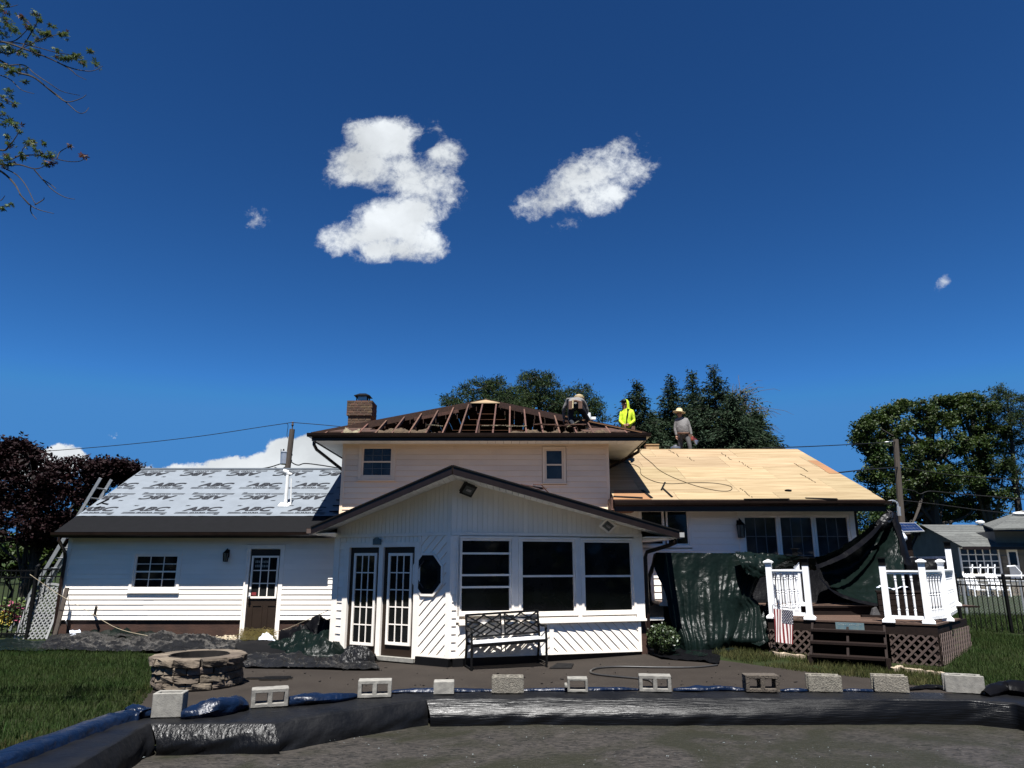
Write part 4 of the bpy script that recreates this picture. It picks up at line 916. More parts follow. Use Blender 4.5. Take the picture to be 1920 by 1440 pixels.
# ------------------------------------------------------------------ bench against the sunroom
u_a = fb.px(884, 1257, .56)[0]; u_b = fb.px(1025, 1247, .56)[0]; bo = fb.p(u_a, 0, .56); be = fb.p(u_b, 0, .56)
T = Thing('garden_bench', 'black metal garden bench with lattice back below the sunroom windows', 'bench', (0, 0, 0))
bu = Vector((be.x - bo.x, be.y - bo.y, 0)); BL = bu.length; bu.normalize(); bn = Vector((-bu.y, bu.x, 0))   # bn: towards the wall
T.loc = Vector((bo.x, bo.y, 0)); T.root.location = T.loc
gz = lambda t: .0 + .055 * t / BL
B_ = lambda t, d, z: Vector((bo.x, bo.y, 0)) + bu * t + bn * d + Vector((0, 0, z + gz(t)))
for t in (0.0, BL):
    k = -1 if t == 0 else 1
    mb = MB(); mb.tube([B_(t, 0, 0), B_(t, .0, .42), B_(t, .03, .62)], .021, 6); T.part('leg', mb, 'black_metal')
    mb = MB(); mb.tube([B_(t, .50, 0), B_(t, .40, .42), B_(t, .49, .88)], .021, 6); T.part('leg', mb, 'black_metal')
    mb = MB(); mb.tube([B_(t, .0, .60), B_(t, .05, .645), B_(t, .25, .63), B_(t, .44, .65)], .022, 6); T.part('armrest', mb, 'black_metal')
    mb = MB(); mb.beam(B_(t, 0, .03), B_(t, .49, .03), .02, .02); T.part('stretcher', mb, 'black_metal')
mb = MB(); mb.beam(B_(0, .0, .40), B_(BL, .0, .40), .03, .05); mb.beam(B_(0, .41, .40), B_(BL, .41, .40), .03, .05); T.part('seat_frame', mb, 'black_metal')
for k in range(7):
    d = .03 + k * .058; mb = MB(); mb.beam(B_(.02, d, .435), B_(BL - .02, d, .435), .046, .012); T.part('slat', mb, 'alu' if False else 'vinyl')  # white slats on the black bench paint the sunlight on the seat
bk = lambda t, v: B_(t, .40 + .09 * (v - .42) / .46, v)
mb = MB(); mb.beam(bk(0, .87), bk(BL, .87), .03, .035); mb.beam(bk(0, .50), bk(BL, .50), .03, .03); T.part('back_frame', mb, 'black_metal')
mb = MB(); mb.beam(bk(BL / 2 - .035, .5), bk(BL / 2 - .035, .86), .02, .02); mb.beam(bk(BL / 2 + .035, .5), bk(BL / 2 + .035, .86), .02, .02); T.part('back_post', mb, 'black_metal')
def bars(a, b):
    w = b - a
    for p, q in (((0, 0), (1, 1)), ((0, 1), (1, 0)), ((0, .5), (.5, 1)), ((.0, .25), (.4, .6)), ((.25, 0), (.62, .36)), ((.62, .64), (1, .95 - .3)), ((.38, .62), (0, .98 - .24)), ((1, .5), (.5, 0)), ((1, .25), (.62, .6)), ((.5, 1), (1, .5)), ((.5, 0), (0, .5))):
        mb = MB(); mb.beam(bk(a + w * p[0], .51 + .34 * p[1]), bk(a + w * q[0], .51 + .34 * q[1]), .024, .024); T.part('back_bar', mb, 'black_metal')
bars(.02, BL / 2 - .04); bars(BL / 2 + .04, BL - .02)

# ------------------------------------------------------------------ fire pit
pc = Vector((-4.72, 11.42, 0.004)); PRd = .62
T = Thing('fire_pit', 'round fire pit of tan split stone blocks at the lawn edge', 'fire pit', pc)
def rough_block(w, d, h, seed, j=.02):
    bm = bmesh.new(); bmesh.ops.create_cube(bm, size=1); bmesh.ops.subdivide_edges(bm, edges=bm.edges[:], cuts=3, use_grid_fill=True)
    for v in bm.verts:
        p = v.co.copy(); taper = 1 - .16 * (p.y + .5); q = Vector((p.x * w * taper, p.y * d, p.z * h))
        if p.y < -.2:
            n = noise.noise_vector(Vector((p.x * 2.6, p.z * 1.1, seed * 3.7))); q.y -= j * (1.2 * n.x + .3) - .04 * max(0, abs(p.x) - .3) * 2 - .02 * max(0, abs(p.z) - .35) * 2
            q.x *= 1 - .04 * abs(n.y); q.z *= 1 - .06 * abs(n.z)
        v.co = q
    bmesh.ops.bevel(bm, geom=[e for e in bm.edges if e.calc_face_angle(0) > 1.2], offset=.008, segments=1, affect='EDGES')
    me = bpy.data.meshes.new('stone'); bm.to_mesh(me); bm.free(); me.materials.append(MATS['pit_stone']); return me
ns = 11; wst = 2 * math.pi * PRd / ns
meshes = [rough_block(wst - .014, .2, .104, s, .032) for s in range(5)]; caps = [rough_block(wst - .008, .23, .11, 10 + s, .03) for s in range(3)]
for c in range(4):
    for k in range(ns):
        a = 2 * math.pi * (k + (.5 if c % 2 else 0)) / ns + .02 * rnd.random(); r = PRd - .10 + (.02 if c == 3 else 0) + .008 * rnd.random()
        me = caps[rnd.randrange(3)] if c == 3 else meshes[rnd.randrange(5)]
        o = link('cap_stone' if c == 3 else 'stone', me, T.root, (math.cos(a) * r, math.sin(a) * r, .055 + c * .108)); o.rotation_euler.z = a + math.pi / 2
mb = MB(); mb.lathe([(PRd - .20, .0), (PRd - .20, .44), (PRd - .215, .44), (PRd - .215, .05), (.01, .05)], (0, 0, 0), 32); T.part('liner', mb, 'soot', local=True, smooth=False)

# ------------------------------------------------------------------ pool with its rim under black and blue sheeting
zr_ = .3
outer = [PZ(-160, 1492, zr_), PZ(0, 1430, zr_), PZ(222, 1347, zr_), PZ(283, 1341, zr_), PZ(460, 1325, zr_), PZ(600, 1313, zr_), PZ(680, 1305, zr_), PZ(760, 1299, zr_), PZ(1000, 1296.5, zr_), PZ(1300, 1296, zr_), PZ(1600, 1297, zr_), PZ(1830, 1299, zr_), PZ(1920, 1303, zr_), PZ(2060, 1330, zr_), PZ(2300, 1450, zr_)]
inner = [PZ(60, 1492, zr_), PZ(140, 1436, zr_), PZ(270, 1361, zr_), PZ(284, 1356, zr_), PZ(514, 1355, zr_), PZ(620, 1338, zr_), PZ(720, 1322, zr_), PZ(800, 1310.5, zr_), PZ(1000, 1309, zr_), PZ(1300, 1309, zr_), PZ(1600, 1310.5, zr_), PZ(1820, 1312, zr_), PZ(1900, 1318, zr_), PZ(2010, 1345, zr_), PZ(2200, 1460, zr_)]
T = Thing('pool', 'low pool covered in black sheeting in the foreground', 'pool', (0, 8, 0)); poolT = T
def resample(pts, step):
    out = []
    for a, b in zip(pts[:-1], pts[1:]):
        n = max(1, int((b - a).length / step)); out += [a.lerp(b, k / n) for k in range(n)]
    return out + [pts[-1]]
def pair(A, B, step):
    a_, b_ = [], []
    for i in range(len(A) - 1):
        n = max(1, int(max((A[i + 1] - A[i]).length, (B[i + 1] - B[i]).length) / step))
        for k in range(n): a_.append(A[i].lerp(A[i + 1], k / n)); b_.append(B[i].lerp(B[i + 1], k / n))
    return a_ + [A[-1]], b_ + [B[-1]]
oa, ia = pair([p.copy() for p in outer], [p.copy() for p in inner], .06)
def wr(p, a, s): return a * fbm((p.x * s, p.y * s, p.z * s), 3)
rows = []
for t in (0, .02, .15, .35, .55, .75, .9, .97, 1.0):
    rows.append([])
    for o, i in zip(oa, ia):
        p = o.lerp(i, t); z = zr_ - (.28 if t == 0 else 0) + (.012 * fbm((p.x * 4, p.y * 7, 0), 4) if 0 < t < .99 else 0) - (.012 if t == 1 else 0); rows[-1].append(Vector((p.x, p.y, z)))
mb = MB().grid([r[::-1] for r in rows]); T.part('coping_sheet', mb, 'pool_black', smooth=True)
cen = Vector((1.5, 3.0, 0)); i0 = min(range(len(ia)), key=lambda k: (ia[k] - inner[3]).length); i1 = min(range(len(ia)), key=lambda k: (ia[k] - inner[4]).length); i2 = min(range(len(ia)), key=lambda k: (ia[k] - inner[7]).length)
def liner(lo, hi, name, mat, amp, bulge, sk=0.0):
    rows = []
    for j in range(13):
        t = j / 12; r = []
        for k in range(lo, hi + 1):
            p = ia[k]; inn = (cen - p); inn.z = 0; inn.normalize(); q = p + inn * (bulge * (1 - .75 * sm((p.x - 2.2) / 3.0)) * math.sin(min(1, t * 1.7) * math.pi * .5) + .02 * t)
            w = amp * (fbm((k * .23 + t * 2.6 + sk, t * 1.3, 3), 3)) * math.sin(min(1, t * 1.4) * math.pi * .5)
            q = q + inn * w; q.z = zr_ - .012 - t * .30; r.append(q)
        rows.append(r)
    mb = MB().grid([r[::-1] for r in rows]); T.part(name, mb, mat, smooth=True)
liner(0, i0, 'pool_liner', 'pool_black', .03, .09); liner(i0, i1, 'pool_liner', 'pool_crinkle', .04, .14, 3); liner(i1, i2, 'pool_liner', 'pool_black', .02, .06, 5); liner(i2, len(ia) - 1, 'pool_liner', 'pool_shiny', .012, .14, 8)
# standing water over the cover
m = M('pool_water', (.066, .058, .050), (.005, .005, .0042), .5, 11, 14, (.8, 1.6, 1), bump=.8, bscale=20, bdist=.02, spec=.22, lo=.40, hi=.66, rvar=.2)
[setattr(n_.inputs['Distortion'], 'default_value', 1.6) for n_ in m.node_tree.nodes if n_.type == 'TEX_NOISE']; _N, _L = m.node_tree.nodes, m.node_tree.links; _b = _N['Principled BSDF']; _src = _b.inputs['Base Color'].links[0].from_socket   # brown and olive silt in drifts over the cover
_t = _N.new('ShaderNodeTexCoord'); _n1 = _N.new('ShaderNodeTexNoise'); _n1.inputs['Scale'].default_value = .9; _n1.inputs['Detail'].default_value = 8; _n1.inputs['Distortion'].default_value = 1.2; _L.new(_t.outputs['Object'], _n1.inputs['Vector'])
_r = _N.new('ShaderNodeMapRange'); _r.inputs[1].default_value = .45; _r.inputs[2].default_value = .62; _L.new(_n1.outputs[0], _r.inputs[0])
_sp = _N.new('ShaderNodeSeparateXYZ'); _L.new(_t.outputs['Object'], _sp.inputs[0]); _e = _N.new('ShaderNodeMapRange'); _e.inputs[1].default_value = .1; _e.inputs[2].default_value = .6; _L.new(_sp.outputs[1], _e.inputs[0])
_mu = _N.new('ShaderNodeMath'); _mu.operation = 'MAXIMUM'; _L.new(_r.outputs[0], _mu.inputs[0]); _L.new(_e.outputs[0], _mu.inputs[1]); _mm = _N.new('ShaderNodeMath'); _mm.operation = 'MULTIPLY'; _mm.inputs[1].default_value = .75; _L.new(_mu.outputs[0], _mm.inputs[0])
_mx = _N.new('ShaderNodeMix'); _mx.data_type = 'RGBA'; _L.new(_mm.outputs[0], _mx.inputs[0]); _L.new(_src, _mx.inputs[6]); _mx.inputs[7].default_value = (.012, .0125, .005, 1); _L.new(_mx.outputs[2], _b.inputs['Base Color'])
xs = [i * .12 for i in range(-50, 85)]; ys = [i * .12 for i in range(-4, 76)]
polyI = [(p.x, p.y) for p in inner]
rows = [[Vector((x, y, .045 + .012 * fbm((x * .8, y * 1.3, 2), 3) + .010 * abs(fbm((x * 2.5 + fbm((x, y, 5)) * 1.5, y * 4, 9), 4)))) for x in xs] for y in ys]
pin = polyI + [(14, 4), (12, -1.5), (-7, -1.5), (-6.5, 4.5)]
def inside(x, y, poly):
    c = False; j = len(poly) - 1
    for i in range(len(poly)):
        if (poly[i][1] > y) != (poly[j][1] > y) and x < (poly[j][0] - poly[i][0]) * (y - poly[i][1]) / (poly[j][1] - poly[i][1]) + poly[i][0]: c = not c
        j = i
    return c
mb = MB().grid(rows); keep = [f for f in mb.f if inside(mb.v[f[0]].x + .06, mb.v[f[0]].y - .02, pin)]; mb.f = keep; mb.mi = [0] * len(keep); T.part('pool_cover', mb, 'pool_water', smooth=True)
# floating leaf litter and flecks
mb = MB()
for k in range(420):
    x, y = rnd.uniform(-3.5, 7), rnd.uniform(5.6, 8.3)
    if noise.noise(Vector((x * .7, y * 1.2, 4))) < -.05: continue
    a = rnd.uniform(0, 6.28); l = rnd.uniform(.005, .016); w = l * .35; z = .072 + .01 * rnd.random(); c, s = math.cos(a), math.sin(a)
    mb.add([(x - c * l, y - s * l, z), (x + s * w, y - c * w, z + .004), (x + c * l, y + s * l, z), (x - s * w, y + c * w, z + .003)], [(0, 1, 2, 3)])
lit = single('leaf_litter', mb, 'sign_mark', 'pale flecks of leaf litter on the pool cover', 'leaf litter', loc=(1, 7, .07)); lit['kind'] = 'stuff'
# blue beam sheet along the left rim
A = [PZ(-160, 1492, .36), PZ(0, 1428, .36), PZ(225, 1346, .36), PZ(262, 1338, .36)]; Bq = [p + Vector((-.20, .10, 0)) for p in A]
mbp = catmull(A, 14); prof = [(-.0, -.30), (.0, -.02), (.03, .015), (.10, .02), (.19, .015), (.21, -.03), (.215, -.36)]
rows = []
for i, p in enumerate(mbp):
    d = (mbp[min(i + 1, len(mbp) - 1)] - mbp[max(i - 1, 0)]).normalized(); nl = Vector((-d.y, d.x, 0))
    rows.append([p + nl * a + Vector((0, 0, b + .012 * fbm((i * .5, a * 9, 2), 3))) for a, b in prof])
mb = MB().grid(rows); single('blue_tarp', mb, 'tarp_blue', 'blue tarp wrapped along the left pool rim beside the lawn', 'tarp', smooth=True, loc=(mbp[0] + mbp[-1]) / 2)
def bundle(pts, r, label, mat='tarp_blue', seed=0, flat=.7):
    c = catmull([PZ(x, y, z) for x, y, z in pts], 8); rows = []; n = 14
    for i, p in enumerate(c):
        t = i / (len(c) - 1); rr_ = .86 * r * (math.sin(math.pi * min(1, max(0, .06 + .9 * t))) ** .5); d = (c[min(i + 1, len(c) - 1)] - c[max(i - 1, 0)]).normalized(); sdv = Vector((d.y, -d.x, 0)); row = []
        for k in range(n + 1):
            w = 2 * math.pi * k / n; q = 1 + .30 * fbm((i * .28 + seed, math.cos(w) * 1.1, math.sin(w) * 1.1), 2) + .10 * math.sin(3 * w + i * .35 + seed)
            row.append(p + (sdv * math.cos(w) + Vector((0, 0, flat * math.sin(w)))) * rr_ * q)
        rows.append(row)
    mb = MB().grid(rows); return single('tarp_bundle', mb, mat, label, 'tarp', smooth=True, loc=c[len(c) // 2])
bundle([(236, 1335, .36), (258, 1336, .34), (285, 1340, .32)], .12, 'short blue tarp end tucked left of the broken grey block', seed=1)
bundle([(338, 1343, .32), (370, 1336, .34), (412, 1325, .37), (445, 1320, .36), (462, 1322, .33)], .15, 'bulging blue tarp roll between the two left blocks', seed=5)
bundle([(533, 1316, .33), (560, 1312, .35), (610, 1310, .34), (668, 1305, .32)], .10, 'crumpled blue tarp between the second and third block', seed=9)
bundle([(732, 1298, .30), (780, 1296, .31), (860, 1296, .31), (928, 1295, .30)], .06, 'thin blue tarp fold behind the small flat block', seed=12)
bundle([(980, 1294.5, .30), (1060, 1294, .31), (1130, 1293, .31), (1200, 1293, .30)], .05, 'thin blue tarp fold behind the broken small block', seed=15)
bundle([(1262, 1294, .31), (1300, 1293, .32), (1350, 1292, .32), (1402, 1294, .31)], .065, 'blue and silver tarp fold between the hollow blocks', seed=18)
bundle([(1462, 1295, .30), (1495, 1295, .31), (1522, 1295, .30)], .045, 'narrow blue tarp fold right of the brown hollow block', seed=21)
bundle([(1580, 1295, .30), (1610, 1295, .31), (1648, 1296, .30)], .04, 'narrow blue tarp fold between the two solid speckled blocks', seed=22)
bundle([(1703, 1293, .30), (1735, 1289, .31), (1760, 1289, .31), (1785, 1296, .30)], .05, 'black sheeting fold between speckled and pale smooth block', 'tarp_black', 25)
bundle([(1846, 1302, .32), (1875, 1292, .35), (1905, 1292, .36), (1960, 1304, .34), (2020, 1330, .33)], .14, 'gathered black sheeting at the right end of the pool rim', 'tarp_black', 28)

# ------------------------------------------------------------------ concrete blocks along the rim
def block_mesh(kind, seed):
    mb = MB(); w, h, d = .395, .19, .19
    if kind == 'hollow':
        xs = [-w / 2, -w / 2 + .045, -.026, .026, w / 2 - .045, w / 2]; zs = [0, .04, h - .042, h]
        mb.cells(xs, zs, lambda i, j: not (j == 1 and i in (1, 3)), -d / 2, d / 2)
    elif kind == 'half':
        w = .25; xs = [-w / 2, -w / 2 + .03, w / 2 - .03, w / 2]; zs = [0, .03, .13, .16]
        mb.cells(xs, zs, lambda i, j: not (j == 1 and i == 1), -d / 2, d / 2)
        mb.box(-w / 2 - .035, -w / 2, -d / 2, d / 2, .05, .085)
    elif kind == 'small': mb.box(-.125, .125, -.09, .09, 0, .145)
    elif kind == 'solid':   # cores upright: flanged ends and two wells seen from above
        xs = [-w / 2, -w / 2 + .028, -w / 2 + .06, -.016, .016, w / 2 - .06, w / 2 - .028, w / 2]; ys = [-d / 2, -d / 2 + .032, d / 2 - .032, d / 2]
        mb.cells(xs, ys, lambda i, j: not (j == 1 and i in (0, 2, 4, 6)), 0, h, lambda x, y, z: (x, z, y))
    elif kind == 'broken':  # a half block with a sheared corner and a well on top
        xs = [-.165, -.13, .10, .135]; ys = [-.1, -.065, .06, .1]
        mb.cells(xs, ys, lambda i, j: not (i == 1 and j == 1), 0, .235, lambda x, y, z: (x + (.10 * max(0, (z - .09) / .145) if x < -.09 else 0), z, y))
    bm = bmesh.new(); vs = [bm.verts.new(v) for v in mb.v]
    for f in mb.f: bm.faces.new([vs[i] for i in f])
    bmesh.ops.remove_doubles(bm, verts=bm.verts, dist=1e-4); bmesh.ops.recalc_face_normals(bm, faces=bm.faces)
    bmesh.ops.subdivide_edges(bm, edges=[e for e in bm.edges if e.calc_length() > .1], cuts=2, use_grid_fill=True)
    bmesh.ops.bevel(bm, geom=[e for e in bm.edges if len(e.link_faces) == 2 and e.calc_face_angle(0) > 1.2], offset=.006, segments=1, affect='EDGES')
    for v in bm.verts: v.co += noise.noise_vector(v.co * 19 + Vector((seed * 5.1, 0, 0))) * .0035
    me = bpy.data.meshes.new('concrete_block'); bm.to_mesh(me); bm.free(); return me
BLK = [(312, 1345, 'broken', 8, 'concrete', 1.0, 'broken grey concrete block with sheared corner at the pool corner'), (500, 1326, 'hollow', 20, 'concrete', 1.0, 'pale hollow concrete block between the blue tarp rolls'),
       (700, 1308, 'hollow', 8, 'concrete', 1.0, 'pale hollow concrete block below the french doors'), (831, 1302, 'small', 4, 'concrete', 1.0, 'small low concrete block with bright flat top left of the bench'),
       (952, 1300, 'solid', 0, 'concrete_rough', 1.0, 'tan solid concrete block in front of the bench'), (1084, 1298, 'half', -3, 'concrete', 1.0, 'small broken hollow block right of the bench'),
       (1231, 1297.5, 'hollow', -8, 'concrete', 1.0, 'pale hollow block where the patio hose ends'), (1432, 1298, 'hollow', -3, 'concrete_brown', 1.04, 'dark brown hollow block in front of the tarp covered deck'),
       (1551, 1297.5, 'solid', -12, 'concrete_rough', 1.0, 'speckled solid block in front of the deck stairs'), (1676, 1298, 'solid', -14, 'concrete_rough', 1.0, 'speckled solid block in front of the deck lattice'),
       (1816, 1300, 'solid', -20, 'concrete', 1.08, 'pale smooth solid block at the right end of the row')]
for i, (x, y, k, rz, mt, sc, lab) in enumerate(BLK):
    p = PZ(x, y, zr_ + .008); me = block_mesh(k, i); me.materials.append(MATS[mt]); o = link('concrete_block', me, None, p + Vector((0, .08, 0))); o.rotation_euler.z = R(rz); o.scale = (sc * .95, .95, sc * .95)
    props(o, lab, 'concrete block', 'concrete blocks holding down the pool sheeting')
# ------------------------------------------------------------------ deck
dA, dB, dE = Vector((5.02, 14.60, 0)), Vector((7.52, 13.28, 0)), Vector((9.12, 15.02, 0))
D0 = .72; D1 = .90
T = Thing('deck', 'brown wooden deck with white railings, lattice skirt and steps', 'deck', (6.6, 14.2, 0)); DK = T
du = (dB - dA).normalized(); dn_ = Vector((-du.y, du.x, 0))   # dn_: away from the camera
dlen = (dB - dA).length; Dp = lambda u, d, z: dA + du * u + dn_ * d + Vector((0, 0, z))
# lower landing planks, cut by the slanting right side
pw_ = .138; d = -.03; k = 0
sd = (dE - dB).normalized()
while d < 1.75:
    def lim(dd): # right limit of u at depth dd along line B->E
        t = dd / sd.dot(dn_); return dlen + t * sd.dot(du)
    a0_, a1_ = lim(d), lim(d + pw_ - .006); l0 = -.03 - .0 * d
    mb = MB(); mb.prism([Dp(l0, d, D0 - .03), Dp(a0_ + .03, d, D0 - .03), Dp(a1_ + .03, d + pw_ - .006, D0 - .03), Dp(l0, d + pw_ - .006, D0 - .03)], (0, 0, .03)); T.part('deck_plank', mb, 'deck_wood'); d += pw_
# upper deck
uy = 15.42
for k in range(17):
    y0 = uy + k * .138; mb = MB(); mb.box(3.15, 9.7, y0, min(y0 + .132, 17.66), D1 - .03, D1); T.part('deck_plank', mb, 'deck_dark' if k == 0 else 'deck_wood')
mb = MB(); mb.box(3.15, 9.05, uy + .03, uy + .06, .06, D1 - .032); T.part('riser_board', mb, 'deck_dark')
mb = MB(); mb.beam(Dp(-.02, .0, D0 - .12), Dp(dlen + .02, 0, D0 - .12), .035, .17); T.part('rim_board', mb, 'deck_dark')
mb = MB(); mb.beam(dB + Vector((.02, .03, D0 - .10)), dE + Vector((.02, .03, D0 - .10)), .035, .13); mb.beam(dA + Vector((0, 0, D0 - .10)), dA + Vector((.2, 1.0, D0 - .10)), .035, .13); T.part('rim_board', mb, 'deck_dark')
# solid black block painted as the shade under the deck
mb = MB(); mb.prism([Dp(.05, .25, .0), Dp(dlen - .1, .25, 0), dE + Vector((-.25, .1, 0)), Vector((5.3, 15.4, 0))], (0, 0, D0 - .05)); T.part('under_deck_shade', mb, 'shade_black')
def lattice(p0, p1, z0f, z1, pitch=.108, sw=.036):
    fr = Fr((p0.x, p0.y, 0), p1 - p0); L = (p1 - p0).xy.length; n = 0
    for s in (1, -1):
        k = -z1 * 1.0
        while k < L + z1:
            base = [(0.0, z0f), (L, z0f), (L, z1), (0.0, z1)]; a, b = (.7071, -.7071 * s)
            lo = k * .7071; q = clip(clip(base, a, b, lo + sw), -a, -b, -lo)
            if len(q) > 2:
                mb = MB(); d0 = .012 if s > 0 else .003
                mb.prism([fr.p(u, v, d0) for u, v in q], fr.n * .008); T.part('lattice_slat', mb, 'lattice')
            k += pitch * 1.4142
    for u in (0, L - .05): mb = MB(); fr.box(mb, u, u + .05, z0f, z1, -.03, .001); T.part('lattice_frame', mb, 'deck_dark')
uA = lambda x: (PZ(x, 1170, D0) - dA).dot(du)
st0, st1 = .78, 2.02     # stair opening along the front
lattice(Dp(.0, -.02, 0), Dp(st0 - .02, -.02, 0), .08, D0 - .2); lattice(Dp(st1 + .05, -.02, 0), Dp(dlen, -.02, 0), .02, D0 - .2)
lattice(dB + Vector((.03, -.0, 0)), dE + Vector((.03, 0, 0)), .03, D0 - .17, .105)
lattice(dA + Vector((.15, .8, 0)), dA + Vector((-.02, .0, 0)), .1, D0 - .2)
# stairs: three open treads between dark stringers, black panels as the shade behind them
for j, (zz, dd) in enumerate(((.56, -.24), (.37, -.50), (.17, -.76))):
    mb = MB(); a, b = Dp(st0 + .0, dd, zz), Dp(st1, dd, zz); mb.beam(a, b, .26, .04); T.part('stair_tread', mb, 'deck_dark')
    mb = MB(); mb.beam(Dp(st0 + .03, dd + .12, zz - .10), Dp(st1 - .03, dd + .12, zz - .10), .012, .13); T.part('riser_shade', mb, 'shade_black')
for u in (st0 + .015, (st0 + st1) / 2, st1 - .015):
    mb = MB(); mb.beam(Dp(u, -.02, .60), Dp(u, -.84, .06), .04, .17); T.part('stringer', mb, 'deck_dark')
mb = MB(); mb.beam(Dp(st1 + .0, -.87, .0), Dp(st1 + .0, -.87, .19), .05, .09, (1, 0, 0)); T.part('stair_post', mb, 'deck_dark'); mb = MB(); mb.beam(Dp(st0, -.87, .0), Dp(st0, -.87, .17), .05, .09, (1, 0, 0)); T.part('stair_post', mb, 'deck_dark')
# posts, rails and turned balusters
bal_cache = {}
def baluster(h):
    k = round(h, 2)
    if k not in bal_cache:
        mb = MB(); mb.box(-.019, .019, -.019, .019, 0, h * .12); mb.box(-.019, .019, -.019, .019, h * .9, h)
        mb.lathe([(.018, h * .12), (.024, h * .14), (.015, h * .17), (.019, h * .22), (.021, h * .44), (.016, h * .485), (.024, h * .50), (.016, h * .515), (.021, h * .56), (.017, h * .82), (.023, h * .86), (.016, h * .88), (.02, h * .9)], (0, 0, 0), 8)
        bal_cache[k] = mb.mesh('baluster', 'vinyl')
    return bal_cache[k]
def post(p, h, top, w=.112, name='post'):
    p = Vector(p); mb = MB(); rz = math.atan2(du.y, du.x); c, s = math.cos(rz), math.sin(rz)
    def rb(x0, x1, y0, y1, z0, z1, tp=1.0):
        m = [(x0, y0, z0, 1), (x1, y0, z0, 1), (x1, y1, z0, 1), (x0, y1, z0, 1), (x0, y0, z1, tp), (x1, y0, z1, tp), (x1, y1, z1, tp), (x0, y1, z1, tp)]
        return [p + Vector(((x * c - y * s) * q, (x * s + y * c) * q, z)) for x, y, z, q in m]
    h2 = w / 2; mb.hexa(rb(-h2, h2, -h2, h2, 0, h)); o = DK.part(name, mb, 'vinyl')
    mb = MB(); b = w * .95; mb.hexa(rb(-b, b, -b, b, .0, .035)); mb.hexa(rb(-b, b, -b, b, .0351, .075, .62)); DK.part('post_skirt', mb, 'vinyl', o)
    mb = MB(); q = w * .66
    if top == 'cap':
        mb.hexa(rb(-h2 * 1.08, h2 * 1.08, -h2 * 1.08, h2 * 1.08, h + .001, h + .035, 1.2)); mb.hexa(rb(-q * 1.2, q * 1.2, -q * 1.2, q * 1.2, h + .036, h + .055)); mb.hexa(rb(-q * 1.18, q * 1.18, -q * 1.18, q * 1.18, h + .056, h + .09, .25)); DK.part('post_cap', mb, 'vinyl', o)
    else:
        mb.hexa(rb(-h2 * 1.1, h2 * 1.1, -h2 * 1.1, h2 * 1.1, h + .001, h + .03)); mb.hexa(rb(-h2 * .95, h2 * .95, -h2 * .95, h2 * .95, h + .031, h + .13, 1.16)); mb.hexa(rb(-q * 1.12, q * 1.12, -q * 1.12, q * 1.12, h + .131, h + .15)); DK.part('post_light', mb, 'black_metal', o, label='black post lantern')
    return o
def rail(p, q, h=.92, lo=.09, gap=.125):
    p, q = Vector(p), Vector(q); t = (q - p).normalized(); mb = MB(); mb.beam(p + Vector((0, 0, h - .015)), q + Vector((0, 0, h - .015)), .09, .03); mb.beam(p + Vector((0, 0, h - .05)), q + Vector((0, 0, h - .05)), .05, .038); DK.part('top_rail', mb, 'vinyl')
    mb = MB(); mb.beam(p + Vector((0, 0, lo)), q + Vector((0, 0, lo)), .05, .06); DK.part('bottom_rail', mb, 'vinyl')
    L = (q - p).length; n = max(1, round(L / gap) - 1); rz = math.atan2(t.y, t.x)
    for k in range(n):
        b = p + (q - p) * ((k + 1) / (n + 1)); o = link('baluster', baluster(h - .07 - lo - .03), DK.root, b + Vector((0, 0, lo + .03)) - DK.loc); o.rotation_euler.z = rz
def dpt(x, y, z): v = PZ(x, y, z); return v
Q1, Q2, Q3, Q4 = Dp(.07, .06, D0), Dp(st0 - .03, .06, D0), Dp(st1 + .07, .06, D0), Dp(dlen - .10, .07, D0)
post(Q1, 1.02, 'cap'); post(Q2, 1.0, 'light'); post(Q3, 1.0, 'light'); post(Q4, 1.03, 'cap')
e_ = du * .057
rail(Q1 + e_, Q2 - e_); rail(Q3 + e_, Q4 - e_)
Q5 = Vector((8.16, 13.98, D0)); Q6 = Vector((9.28, 15.55, D1)); Q0 = Vector((6.02, 15.52, D1))
post(Q5, 1.03, 'cap', .105); post(Q6, 1.16, 'light'); post(Q0, 1.02, 'light')
v5 = (Q5 - Q4).normalized() * .06; rail(Q4 + v5, Q5 - v5); v6 = (Vector((Q6.x, Q6.y, D0)) - Q5).normalized() * .06; rail(Q5 + v6, Vector((Q6.x, Q6.y, D0)) - v6)
v0 = (Vector((Q0.x, Q0.y, D0)) - Q1).normalized() * .06; rail(Q1 + v0, Vector((Q0.x, Q0.y, D0)) - v0, gap=.115)
# railing of the upper deck, mostly under the tarp
mb = MB(); mb.beam((3.2, 15.52, D1 + .98), (5.95, 15.52, D1 + .98), .09, .05); T.part('top_rail', mb, 'vinyl')
for x in (3.2, 4.6): post((x, 15.52, D1), .85, 'cap', .1)
mb = MB(); mb.beam((9.28, 15.6, D1 + .98), (9.5, 17.4, D1 + .98), .09, .05); mb.beam((7.9, 17.3, D1 + .95), (9.45, 17.3, D1 + .95), .09, .05); T.part('top_rail', mb, 'vinyl')
